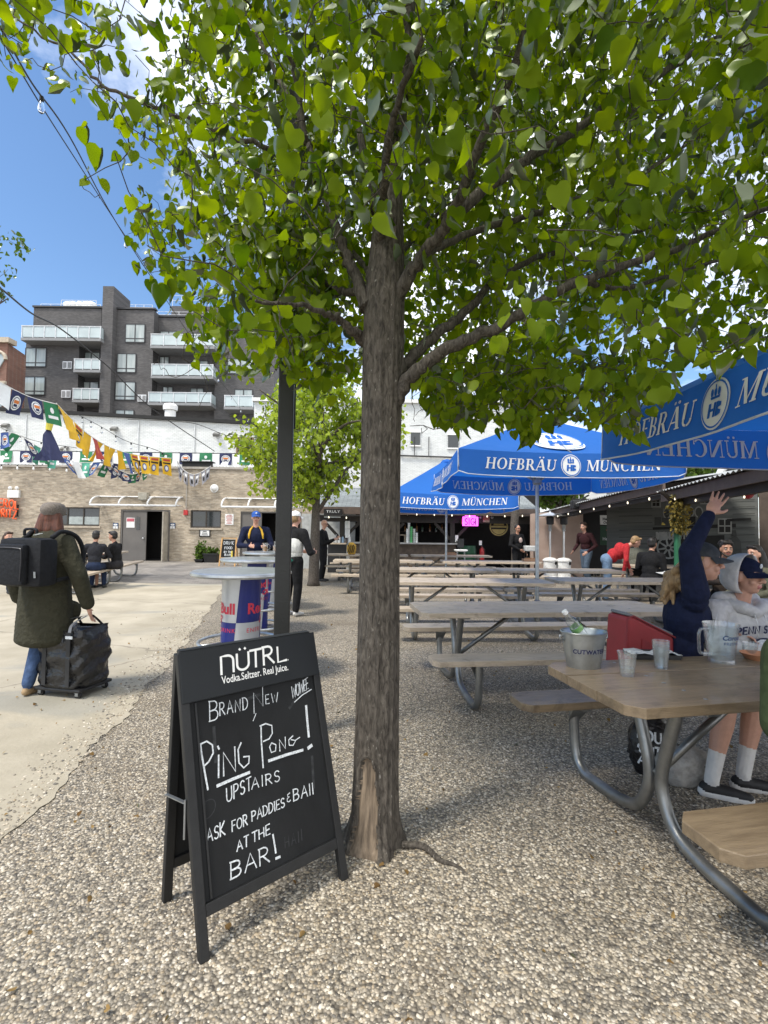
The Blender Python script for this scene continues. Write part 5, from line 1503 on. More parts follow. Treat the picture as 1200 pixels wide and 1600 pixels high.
# barrel, extinguisher, tip jars
p = at(728, 880, BY + .6)
t = thing('green_barrel', 'dark green plastic barrel in the shade beside the bar counter', 'barrel', (at(730, 860, BY + .6).x, BY + .6, 0))
m_ = MB(); m_.lathe([(.001, 0), (.3, 0), (.33, .25), (.34, .5), (.33, .78), (.3, .98), (.001, 1.0)], (0, 0, 0), 20); m_.build('drum', mat('barrel_green', (.008, .075, .03), .45), t, smooth='auto')
m_ = MB(); [m_.lathe([(.335, z), (.352, z + .015), (.335, z + .03)], (0, 0, 0), 20) for z in (.28, .68)]; m_.build('hoop', _mats['barrel_green'], t)
t = thing('fire_extinguisher', 'red fire extinguisher with white tag standing in the dark bar', 'extinguisher', (at(753, 860, BY + .2).x, BY + .2, .5))
m_ = MB(); m_.lathe([(.001, 0), (.085, 0), (.085, .36), (.03, .44), (.03, .48)], (0, 0, 0), 14); m_.build('cylinder', mat('extinguisher_red', (.4, .02, .02), .35), t, smooth='auto')
m_ = MB(); m_.box((0, -.02, .5), (.05, .14, .05)); m_.tube([(0, -.08, .48), (.09, -.1, .35), (.1, -.08, .1)], .014, 6); m_.build('valve', BLACK, t)
m_ = MB(); m_.rect((-.12, -.09, .52), (-.02, -.085, .68)); m_.build('tag', WHITE, t)
m_ = MB(); m_.box((0, 0, .0 - .25), (.3, .25, .49)); o = m_.build('box_stand', DARK, None); o.location = (at(753, 860, BY + .2).x, BY + .2, .5); tag(o, 'low dark box under the fire extinguisher', 'box')
t = thing('hand_wash_stand', 'small white basin stand in front of the dark bar corner', 'stand', (at(720, 870, BY - .7).x, BY - .7, 0))
m_ = MB(); m_.box((0, 0, .86), (.42, .34, .05), bev=.015); m_.box((0, 0, .83), (.34, .28, .03)); m_.build('basin', WHITE, t)
m_ = MB(); [m_.tube([(sx * .15, sy * .1, 0), (sx * .12, sy * .08, .82)], .015, 6) for sx in (-1, 1) for sy in (-1, 1)]; m_.build('legs', GALV, t)
m_ = MB(); m_.rect((-.1, .1, .95), (.12, .14, 1.25)); m_.tube([(0, .12, .88), (0, .12, 1)], .012, 6); m_.build('dispenser', BLACK, t)
t = thing('tub_stand', 'small grey plastic tub on thin black legs beside the woman in black', 'table', (at(829, 870, 15.9).x, 15.9, 0))
m_ = MB(); m_.box((0, 0, .98), (.42, .4, .17), bev=.03); m_.build('tub', mat('tub_grey', (.5, .51, .5), .5), t)
m_ = MB(); [m_.bar((sx * .19, sy * .17, 0), (sx * .15, sy * .13, .89), .03, .03) for sx in (-1, 1) for sy in (-1, 1)]; m_.build('legs', BLACK, t)

# ---------------------------------------------------------------- right hand shed with corrugated roof
PLY = mat('pink_plywood', (.33, .235, .19), .8, var=.0, vs=1.1, col2=(.43, .325, .27), stretch=(1, 1, 1.5), detail=8)
CORR = mat('corrugated_sheet', (.42, .42, .40), .5, .5, var=.25, vs=2)
BROWN = mat('brown_fascia', (.11, .075, .06), .6, var=.2)
sh = thing('corrugated_shed', 'open fronted shed with corrugated metal roof along the right side', 'shed', (6, 12, 0))
# the eave runs along the yard: far section lower, near section a step higher
def eave(px, py, y): return at(px, py, y)
e0, e1 = at(826, 806, 20.5), at(1038, 752, 9.6)
f0, f1 = at(1034, 768, 9.6), at(1330, 690, 4.6)
BACK = Vector((3.3, .9, .55))
def corr(a, b, name):
    """corrugated sheet between eave a-b, rising to the back"""
    L = (b - a).length; n = int(L / .038)
    vs, fs = [], []
    for i in range(n + 1):
        p = a.lerp(b, i / n)
        z = .018 * math.sin(i * PI / 2)
        for q in (Vector((-.12, 0, -.02)), BACK):
            vs.append(p + q + Vector((0, 0, z)))
    for i in range(n): fs.append((2 * i, 2 * i + 1, 2 * i + 3, 2 * i + 2))
    m_ = MB(); m_.add(vs, fs); m_.build(name, CORR, sh, smooth=True, world=True, fix=False)
corr(e0, e1, 'roof'); corr(f0, f1, 'roof')
m_ = MB(); m_.bar(e0 - Vector((0, 0, .12)), e1 - Vector((0, 0, .12)), .04, .16); m_.build('fascia', BROWN, sh, world=True)
m_ = MB(); m_.bar(f0 - Vector((0, 0, .12)), f1 - Vector((0, 0, .12)), .04, .17); m_.build('fascia', BROWN, sh, world=True)
for a, b, n in ((e0, e1, 4), (f0, f1, 3)):
    m_ = MB()
    m_.bar(a + Vector((.14, 0, -.24)), b + Vector((.14, 0, -.24)), .09, .14)
    m_.build('eave_beam', DWOOD, sh, world=True)
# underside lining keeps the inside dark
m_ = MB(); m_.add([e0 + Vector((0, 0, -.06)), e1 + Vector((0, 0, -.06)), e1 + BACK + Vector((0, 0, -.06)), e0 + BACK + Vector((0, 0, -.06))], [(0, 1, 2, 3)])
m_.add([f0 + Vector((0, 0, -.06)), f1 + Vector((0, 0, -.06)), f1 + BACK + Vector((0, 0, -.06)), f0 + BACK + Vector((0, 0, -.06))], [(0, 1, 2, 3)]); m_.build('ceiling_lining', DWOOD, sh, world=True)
# walls: plywood panel, dark doorway, mural wall, brown wall
def wallquad(a, b, th, m, name, z0=0, z1=3.0, parent=sh):
    a, b = Vector((a[0], a[1], 0)), Vector((b[0], b[1], 0))
    d = (b - a).normalized(); nrm = Vector((-d.y, d.x, 0))
    if nrm.y < 0: nrm = -nrm
    m_ = MB(); m_.prism([a + Vector((0, 0, z0)), b + Vector((0, 0, z0)), b + Vector((0, 0, z1)), a + Vector((0, 0, z1))], nrm * th)
    return m_.build(name, m, parent, world=True)
PW = 16.9
pa, pb = at(829, 800, PW), at(911, 800, PW)
p_top = at(830, 803, PW).z; p_topr = at(911, 794, PW).z
m_ = MB(); m_.prism([(pa.x, PW, 0), (pb.x, PW, 0), (pb.x, PW, p_topr), (pa.x, PW, p_top)], (0, .06, 0)); m_.rect((pa.x + 1.1, PW - .004, 0), (pa.x + 1.115, PW - .001, p_top)); m_.build('plywood_wall', PLY, sh, world=True)
da, db = at(905, 800, 17.4), at(962, 800, 17.4)
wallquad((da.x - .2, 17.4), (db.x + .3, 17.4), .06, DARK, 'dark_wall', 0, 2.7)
MA, MBq = at(948, 800, 15.6), at(1184, 800, 12.6)
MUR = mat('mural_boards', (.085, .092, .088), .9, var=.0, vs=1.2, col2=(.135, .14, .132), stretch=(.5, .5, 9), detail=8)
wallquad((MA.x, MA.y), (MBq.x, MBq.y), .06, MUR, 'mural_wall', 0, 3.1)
wallquad((MBq.x + .02, MBq.y - .01), (MBq.x + 4.5, MBq.y - 4.0), .06, mat('brown_wall', (.08, .06, .048), .9), 'brown_wall', 0, 3.3)
# the mural itself: an old shopfront in greys, painted on boards
_d = (MBq - MA); _d.z = 0; ML = _d.length; _d.normalize(); _nn = Vector((_d.y, -_d.x, 0))
if _nn.y > 0: _nn = -_nn
mur = thing('wall_mural', 'grey painted mural of an old shopfront with wagon wheel and barrels', 'mural', (MA.x, MA.y, 0))
def mz(px, py):
    """mural coordinates of a picture point: distance along the wall and height"""
    r = _ray(px, py); o = Vector((0, 0, CAM_Z))
    t = (MA - o).dot(_nn) / r.dot(_nn)
    p = o + r * t
    return (p - MA).dot(_d), p.z
def MPt(u, v, d=0): return MA * 1 + _d * u + _nn * (.006 + d) - Vector((MA.x, MA.y, MA.z)) + Vector((0, 0, v))
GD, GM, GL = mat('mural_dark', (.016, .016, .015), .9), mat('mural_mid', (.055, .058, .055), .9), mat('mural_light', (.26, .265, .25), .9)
m_ = MB(); lay = [0]
def mpoly(px, m, d=None):
    lay[0] += 1
    m_.poly([MPt(*mz(*p), d=.0006 * lay[0]) for p in px], m)
mpoly([(1022, 840), (1132, 836), (1132, 900), (1022, 900)], 0)
mpoly([(1020, 824), (1150, 818), (1150, 824), (1020, 828)], 0)
for x, y, rx in ((1042, 802, 6), (1078, 800, 7), (1092, 800, 7), (1062, 804, 5)):
    mpoly([(x + rx * math.cos(k * PI / 8), y + 9 * math.sin(k * PI / 8)) for k in range(16)], 2)
    mpoly([(x + rx * .72 * math.cos(k * PI / 8), y + 7 * math.sin(k * PI / 8)) for k in range(16)], 1)
for x, y in ((1028, 814), (1040, 815), (1052, 815), (1070, 813), (1082, 813), (1096, 812)):
    mpoly([(x - 5, y - 6), (x + 5, y - 6), (x + 5, y + 7), (x - 5, y + 7)], 0 if x % 4 else 1)
for x0_, x1_, y0_, y1_ in ((1020, 1031, 779, 791), (1124, 1142, 812, 832), (1096, 1108, 779, 786)):
    mpoly([(x0_ - 2, y0_ - 2), (x1_ + 2, y0_ - 2), (x1_ + 2, y1_ + 2), (x0_ - 2, y1_ + 2)], 2)
    for i in range(2):
        for j in range(2):
            a_, b_ = x0_ + (x1_ - x0_) * (i * .54), y0_ + (y1_ - y0_) * (j * .54)
            mpoly([(a_, b_), (a_ + (x1_ - x0_) * .44, b_), (a_ + (x1_ - x0_) * .44, b_ + (y1_ - y0_) * .44), (a_, b_ + (y1_ - y0_) * .44)], 0)
mpoly([(1140, 842), (1150, 836), (1158, 846), (1160, 872), (1136, 872)], 1); mpoly([(1144, 829), (1150, 828), (1152, 837), (1144, 838)], 1)
mpoly([(1136, 811), (1174, 809), (1174, 813), (1136, 815)], 0)
for y in range(782, 880, 11):
    mpoly([(968, y + 2), (1020, y + 1), (1020, y + 2), (968, y + 3)], 1); mpoly([(1145, y - 1), (1180, y - 2.2), (1180, y - 1), (1145, y)], 1)
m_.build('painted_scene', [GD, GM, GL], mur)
m_ = MB()
cu, cv = mz(1045, 856)
for rr_ in (.32,):
    for k in range(20):
        a0, a1 = 2 * PI * k / 20, 2 * PI * (k + 1) / 20
        m_.poly([MPt(cu + r * math.cos(a), cv + r * math.sin(a), .03) for r, a in ((rr_, a0), (rr_, a1), (rr_ * .84, a1), (rr_ * .84, a0))])
    for k in range(8):
        a = 2 * PI * k / 8 + .2
        dx, dy = math.cos(a), math.sin(a)
        m_.poly([MPt(cu + dx * r - dy * w_, cv + dy * r + dx * w_, .031) for r, w_ in ((.05, .03), (.28, .02), (.28, -.02), (.05, -.03))])
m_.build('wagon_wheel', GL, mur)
m_ = MB()
for s, xa, xb, y in (('BOUDINI', 1027, 1048, 843), ('PAWN', 1052, 1066, 842.5), ('LICO', 1070, 1084, 842)):
    u0, v0 = mz(xa, y); u1, v1 = mz(xb, y - .3)
    write(m_, MPt, s, (u0, v0), (u1 - u0, v1 - v0), (0, .2), .045, .036, .22)
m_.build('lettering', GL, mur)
# green post with hops hanging on it, speaker, draft sign
gx = at(1058, 830, 9.0)
t = thing('green_post', 'green roof post under the corrugated eave', 'post', (gx.x, 9.0, 0))
m_ = MB(); m_.tube([(0, 0, 0), (0, 0, 2.3)], .055, 10); m_.build('shaft', mat('post_green', (.02, .13, .06), .5), t, smooth='auto')
for s in (-1, 1):
    m_ = MB(); m_.bar((0, s * .03, 1.98), (s * .35, s * .1, 2.26), .05, .05); m_.build('brace', DWOOD, t)
t = thing('hop_garland', 'dried yellow garland bunched round the green post', 'garland', (gx.x, 8.93, 1.52))
r = np.random.default_rng(5)
P = np.stack([r.normal(0, .09, 700), r.normal(-.02, .07, 700), r.uniform(0, .68, 700)], 1); P[:, 0] *= .6 + .7 * P[:, 2]
leaves('foliage', P, .05, leaf_mat('dried_hops', (.16, .12, .03), (.34, .27, .08), .2), t, .5, 5)
p = at(906, 789, 14.5)
t = thing('wall_speaker', 'grey box speaker under the corrugated eave above the plywood wall', 'speaker', p)
m_ = MB(); m_.box((0, 0, 0), (.5, .25, .26), bev=.03); m_.build('cabinet', BLACK, t); m_ = MB(); m_.lathe([(.001, .0), (.09, .01), (.1, 0)], (.1, -.13, 0), 14, M=Matrix.Rotation(PI / 2, 3, 'X')); m_.lathe([(.001, .0), (.05, .01), (.055, 0)], (-.12, -.13, 0), 14, M=Matrix.Rotation(PI / 2, 3, 'X')); m_.build('cone', GALV, t)
m_ = MB(); m_.bar((0, .05, .12), (.3, .1, .3), .05, .04); m_.build('bracket', BLACKM, t)
t, hw, hh = placard('draft_sign', 'white sign with bold black words above the dark green beer banner', 'sign', 938, 805, 967, 820, 16.2, WHITE)
INK = mat('black_ink', (.02, .02, .02), .7)
text_obj('Heineken', hh * .78, INK, 'lettering', t, lambda x, y: Vector((x, -.006, y - hh * .05)), .035)
text_obj('On Draft', hh * .72, INK, 'lettering', t, lambda x, y: Vector((x, -.006, y - hh * .8)), .035)
t, hw, hh = placard('beer_banner', 'dark green beer banner with a red star and pale lettering', 'banner', 938, 821.5, 970, 852, 16.2, mat('banner_green', (.008, .045, .018), .6), .02)
m_ = MB(); m_.poly([((.17 if k % 2 == 0 else .07) * math.sin(k * PI / 5), -.006, hh * .42 + (.17 if k % 2 == 0 else .07) * math.cos(k * PI / 5)) for k in range(10)]); m_.build('star', mat('star_red', (.35, .05, .04), .6), t)
text_obj('Heineken', hh * .46, mat('pale_letter', (.5, .5, .48), .6), 'lettering', t, lambda x, y: Vector((x * .95, -.006, y - hh * .5)), .02)
p = at(1182, 773, 8.5)
t = thing('red_speaker', 'red horn speaker under the shed eave behind the raised hand', 'speaker', at(1169, 769, 8.2))
m_ = MB(); m_.lathe([(.05, .14), (.06, .06), (.1, .01), (.115, -.01), (.10, -.012), (.03, .05), (.001, .06)], (0, 0, 0), 20, M=Matrix.Rotation(PI / 2, 3, 'X')); m_.build('horn', mat('horn_red', (.35, .02, .03), .4), t, smooth=True)
m_ = MB(); m_.ball((0, -.02, 0), .022, seg=8, rings=6); m_.build('center_cap', WHITE, t); m_ = MB(); m_.box((.02, .16, .06), (.09, .1, .14), bev=.02); m_.build('housing', _mats['horn_red'], t)
# lit bulbs along the eaves
cable('small lit bulbs strung under the far corrugated eave', [(838, 812, 18), (890, 800, 14.5), (950, 788, 11.8), (1034, 772, 9.3)], 9, .008, .024, LIT, group='lit bulb strings')
cable('small lit bulbs strung under the near corrugated eave', [(1040, 775, 9.2), (1100, 778, 8), (1160, 772, 7), (1250, 755, 6)], 5, .007, .02, LIT, group='lit bulb strings')
cable('small lit bulbs strung under the bar roof edge', [(500, 805, BY - .5), (560, 806, BY - .5), (650, 801, BY - .5), (750, 804, BY - .5), (830, 803, BY - .5)], 12, .012, .03, LIT, group='lit bulb strings')
p = at(1138, 728, 13)
t = thing('folded_parasol', 'folded white and black parasol leaning above the corrugated roof', 'parasol', p)
m_ = MB(); m_.tube([(-.35, 0, -.35), (-.1, 0, 0), (.15, 0, .3)], [.04, .12, .05], 8); m_.build('canopy', WHITE, t, smooth=True); m_ = MB(); m_.tube([(-.2, -.03, -.38), (.05, -.06, -.02), (.25, -.03, .28)], [.02, .06, .02], 6); m_.build('dark_fold', BLACKM, t, smooth=True); m_ = MB(); m_.tube([(-.52, 0, -.6), (.2, 0, .4)], .018, 6); m_.build('pole', DKMETAL, t)
# an old tree trunk standing in the bar shed
p = at(805, 850, 16.9)
t = thing('bare_trunk', 'bare grey tree trunk growing up through the bar roof', 'tree', (p.x, 16.9, 0))
m_ = MB(); m_.tube(catmull([(0, 0, -.05), (.02, 0, .8), (-.04, 0, 1.6), (.03, 0, 2.6), (.06, 0, 4.2)], 5), [.2, .17, .16, .15, .15, .14, .14, .14, .14, .13, .13, .13, .13, .13, .12, .12, .12, .11, .11, .1, .1], 14); m_.build('trunk', BARKG, t, smooth=True)
m_ = MB(); [m_.tube(catmull([(.05, 0, 3.4 + k * .2), (s * .4, .1, 4.1), (s * .8, .2, 4.7)], 4), np.linspace(.06, .02, 9), 7) for k, s in enumerate((-1, 1, -.5))]; m_.build('branches', BARKG, t, smooth=True)

# ---------------------------------------------------------------- patio heaters
def heater(px, label, y):
    x = at(px, 860, y).x
    zt = at(px, 801, y).z
    t = thing('patio_heater', label, 'heater', (x, y, 0), group='patio heaters')
    m_ = MB(); m_.lathe([(.001, .0), (.23, 0), (.23, .06), (.215, .07), (.215, .55), (.24, .56), (.24, .6), (.16, .66), (.05, .68), (.001, .68)], (0, 0, 0), 20); m_.build('tank_housing', mat('heater_white', (.72, .72, .7), .4), t, smooth='auto')
    m_ = MB()
    for k in range(9):
        a = PI * (1.2 + .6 * k / 8)
        m_.ball((.2 * math.cos(k * .2 - .8 - PI / 2 + .0) * 1.07, .2 * math.sin(k * .2 - .8 - PI / 2) * 1.07, .33 - .06 * math.sin(PI * k / 8)), .018, seg=6, rings=4)
    m_.ball((.13, -.175, .5), (.05, .03, .06), seg=8, rings=6); m_.build('painted_face', BLACKM, t)
    m_ = MB(); m_.tube([(0, 0, .68), (0, 0, zt - .38)], .032, 10); m_.build('pole', STEEL, t, smooth='auto')
    m_ = MB(); m_.lathe([(.03, zt - .62), (.055, zt - .6), (.055, zt - .42), (.07, zt - .4)], (0, 0, 0), 14); m_.build('control_box', GALV, t, smooth='auto')
    m_ = MB(); m_.lathe([(.07, zt - .4), (.115, zt - .38), (.125, zt - .16), (.1, zt - .13)], (0, 0, 0), 18); m_.build('burner', BLACK, t, smooth='auto')
    m_ = MB(); m_.lathe([(.40, zt - .12), (.41, zt - .11), (.28, zt - .05), (.12, zt - .01), (.03, zt + .01), (.02, zt + .05), (.001, zt + .06)], (0, 0, 0), 26); m_.build('reflector', STEEL, t, smooth='auto')
heater(859.5, 'silver patio heater with smiling tank, left one by the plywood wall', 16.4)
heater(881, 'silver patio heater with smiling tank, right one by the plywood wall', 16.3)
# ---------------------------------------------------------------- picnic tables
TUBE = mat('table_tube_steel', (.25, .255, .25), .38, .8, var=.25, vs=7, bump=.1, bs=40)
def plank(L, wd, th, z, y, ch=.035):
    """board along x with clipped front corners"""
    m_ = MB()
    h = L / 2
    pts_ = [(-h + ch, y - wd / 2), (h - ch, y - wd / 2), (h, y - wd / 2 + ch), (h, y + wd / 2 - ch), (h - ch, y + wd / 2), (-h + ch, y + wd / 2), (-h, y + wd / 2 - ch), (-h, y - wd / 2 + ch)] if ch else [(-h, y - wd / 2), (h, y - wd / 2), (h, y + wd / 2), (-h, y + wd / 2)]
    m_.prism([(a, b, z - th) for a, b in pts_], (0, 0, th))
    return m_
def bevel_obj(o, w_=.004):
    md = o.modifiers.new('bevel', 'BEVEL'); md.width = w_; md.segments = 2; md.limit_method = 'ANGLE'
def picnic(label, x, y, rz, wood=WOOD, L=2.44, group='picnic tables in the yard', fine=True):
    t = thing('picnic_table', label, 'picnic table', (x, y, 0), rz, group)
    for k in range(3):
        m_ = MB(); yy = (k - 1) * .243; h = L / 2; c = .06
        a, b = yy - .119, yy + .119
        if k == 0: P = [(-h + c, a), (h - c, a), (h, a + c), (h, b), (-h, b), (-h, a + c)]
        elif k == 2: P = [(-h, a), (h, a), (h, b - c), (h - c, b), (-h + c, b), (-h, b - c)]
        else: P = [(-h, a), (h, a), (h, b), (-h, b)]
        dz = (.001, -.001, .0005)[k]
        m_.prism([(p, q, .715 + dz) for p, q in P], (0, 0, .045))
        if fine:
            for e in (-1, 1):
                for dy in (-.06, .06): m_.lathe([(.0095, .7605 + dz), (.008, .7625 + dz), (.001, .763 + dz)], (e * (L / 2 - .4), yy + dy, 0), 10, m=1)
        o = m_.build('tabletop_plank', [wood, GALV], t)
        if fine: bevel_obj(o, .006)
    for s in (-1, 1):
        m_ = plank(L, .255, .045, .46, s * .685, .05)
        o = m_.build('bench', wood, t)
        if fine: bevel_obj(o)
    for e in (-1, 1):
        xx = e * (L / 2 - .4)
        for s in (-1, 1):
            m_ = MB()
            pts_ = catmull([(xx, s * .70, .415), (xx, s * .695, .25), (xx, s * .67, .10), (xx, s * .58, .03), (xx, s * .45, .032), (xx, s * .25, .05), (xx, s * .12, .10), (xx, s * .05, .22), (xx, s * .045, .34), (xx, s * .10, .52), (xx, s * .165, .713)], 5 if fine else 3)
            m_.tube(pts_, .03, 10 if fine else 7)
            fr = m_.build('leg', TUBE, t, smooth=True)
            m_ = MB(); m_.prism([(xx - .06, s * .60, .414), (xx + .06, s * .60, .414), (xx + .035, s * .70, .30), (xx - .035, s * .70, .30)], (0, s * .008, 0)); m_.rect((xx - .03, s * .56, .404), (xx + .03, s * .8, .4135)); m_.build('bracket', TUBE, fr)
            m_ = MB(); m_.rect((xx - .03, s * .06, .703), (xx + .03, s * .35, .7135)); m_.build('top_bracket', TUBE, fr)
        m_ = MB(); m_.tube([(xx, 0, .30), (e * .25, 0, .705)], .021, 8); m_.build('brace', TUBE, t, smooth=True)
    return t
A1 = .196
def along(o, a, d): return (o[0] + math.cos(a) * d, o[1] + math.sin(a) * d)
x1, y1 = along((.949, 2.393), A1, 1.22)
T1 = picnic('nearest brown picnic table holding the steel bucket and pitcher', x1, y1, A1, WOODE)
T1.children[0]
x2, y2 = along((.304, 4.70), .12, 1.22)
T2 = picnic('second picnic table from the front, empty, just right of the trunk', x2, y2, .12)
# rows further back: (left end pixel, y pixel of the near top edge, depth, turn, label)
for lx, dep, rz, lb in ((.02, 7.35, .03, 'third row picnic table right of the trunk, left of the galvanised parasol pole'),
                    (2.62, 7.75, .05, 'third row picnic table right of the galvanised parasol pole, its corner toward the camera'),
                    (-.32, 9.6, .02, 'fourth row picnic table behind the trunk, left of its neighbour'),
                    (2.2, 9.75, .03, 'fourth row picnic table on the right, in front of the patio heaters'),
                    (-1.22, 12.3, .01, 'fifth row picnic table poking out left of the near trunk'),
                    (1.45, 12.4, .02, 'fifth row picnic table right of the far parasol pole'),
                    (-1.7, 15.2, 0, 'back row picnic table nearest the bar counter, left end by the man in black'),
                    (.85, 15.3, .01, 'back row picnic table in front of the bar counter'),
                    (5.3, 11.6, -.1, 'shaded picnic table by the corrugated shed, near the bent person in red'),
                    (5.75, 8.7, -.25, 'shaded picnic table under the corrugated eave behind the waving person')):
    picnic(lb, lx + 1.22 * math.cos(rz), dep + 1.22 * math.sin(rz), rz, WOOD, fine=dep < 8)
for x, y, rz, lb in ((-6.8, 11.85, 1.80, 'picnic table on the left terrace where two men sit'), (-7.4, 14.45, 1.80, 'picnic table on the left terrace, just behind the seated men')):
    picnic(lb, x - .67 * 1.0, y - .1, rz, WOOD, fine=False)

# ---------------------------------------------------------------- blue beer parasols
def fabric(name, col):
    m = bpy.data.materials.new(name); m.use_nodes = True
    nt = m.node_tree; b = nt.nodes['Principled BSDF']; b.inputs['Base Color'].default_value = (*col, 1); b.inputs['Roughness'].default_value = .75
    t = nt.nodes.new('ShaderNodeTexCoord'); n = nt.nodes.new('ShaderNodeTexNoise'); n.inputs['Scale'].default_value = 2.2; n.inputs['Detail'].default_value = 3
    nt.links.new(t.outputs['Object'], n.inputs['Vector'])
    bp = nt.nodes.new('ShaderNodeBump'); bp.inputs['Strength'].default_value = .5; bp.inputs['Distance'].default_value = .06
    nt.links.new(n.outputs['Fac'], bp.inputs['Height']); nt.links.new(bp.outputs[0], b.inputs['Normal'])
    tr = nt.nodes.new('ShaderNodeBsdfTranslucent'); tr.inputs[0].default_value = (*[min(1, c * 1.2) for c in col], 1)
    mx = nt.nodes.new('ShaderNodeMixShader'); mx.inputs[0].default_value = .38
    nt.links.new(b.outputs[0], mx.inputs[1]); nt.links.new(tr.outputs[0], mx.inputs[2]); nt.links.new(mx.outputs[0], nt.nodes['Material Output'].inputs[0])
    return m
BLUEF = fabric('parasol_blue', (.018, .155, .56))
PRINT = mat('parasol_print', (.72, .74, .76), .7, var=.03)
PIPING = mat('parasol_piping', (.55, .6, .68), .6)
def emblem(mb, P, cu, cv, ru, rv, d, step=.0012):
    """white oval with blue ring, crown and HB monogram; material 0 white, 1 blue"""
    el = lambda r, n=28: [(cu + ru * r * math.cos(2 * PI * k / n), cv + rv * r * math.sin(2 * PI * k / n)) for k in range(n)]
    s = 1 if d > 0 else -1
    L = lambda i: d + s * i * step
    mb.poly([P(*p, L(0)) for p in el(1)], 0)
    a, b = el(.93), el(.86)
    for k in range(28): mb.poly([P(*a[k], L(1)), P(*a[(k + 1) % 28], L(1)), P(*b[(k + 1) % 28], L(1)), P(*b[k], L(1))], 1)
    U = lambda x, y: P(cu + ru * x, cv + rv * y, L(1))
    for q in ([(-.48, -.5), (-.30, -.5), (-.22, .06), (-.40, .06)], [(-.12, -.5), (.04, -.5), (.12, .06), (-.04, .06)], [(-.3, -.27), (-.06, -.27), (-.04, -.16), (-.28, -.16)],
              [(.06, -.5), (.22, -.5), (.3, .06), (.14, .06)], [(.22, -.5), (.44, -.44), (.46, -.3), (.22, -.22)], [(.26, -.18), (.46, -.14), (.48, .0), (.26, .06)],
              [(-.3, .2), (.3, .2), (.33, .3), (-.33, .3)]):
        mb.poly([U(*p) for p in q], 1)
    for c in (-.24, 0, .24):
        mb.poly([U(c + .1 * math.cos(k * PI / 5), .46 + .17 * math.sin(k * PI / 5)) for k in range(10)], 1)
    mb.poly([U(-.04, .6), U(.04, .6), U(.04, .76), U(-.04, .76)], 1)
def valance_text(name, P, W, h, parent, hs=.45, side=1):
    mb = MB()
    a, wa = serif_word('HOFBRÄU', .16); b, wb_ = serif_word('MÜNCHEN', .16)
    s = h * hs
    gap = .72
    tot = (wa + wb_ + gap * 2 + 1.1) * s
    sc = 1.0
    if tot > W * .9: s *= W * .9 / tot; tot = W * .9
    for d in (.005, -.005):
        for k, p in enumerate(a): mb.poly([P(-tot / 2 + q[0] * s, -h * .5 - s * .5 + q[1] * s, d + (1 if d > 0 else -1) * .0007 * (k % 6)) for q in p], 0)
        x0 = tot / 2 - wb_ * s
        for k, p in enumerate(b): mb.poly([P(x0 + q[0] * s, -h * .5 - s * .5 + q[1] * s, d + (1 if d > 0 else -1) * .0007 * (k % 6)) for q in p], 0)
        emblem(mb, P, (-tot / 2 + wa * s + x0) / 2, -h * .5, s * .86, s * 1.0, d, .004)
    mb.build(name, [PRINT, BLUEF], parent, fix=False)
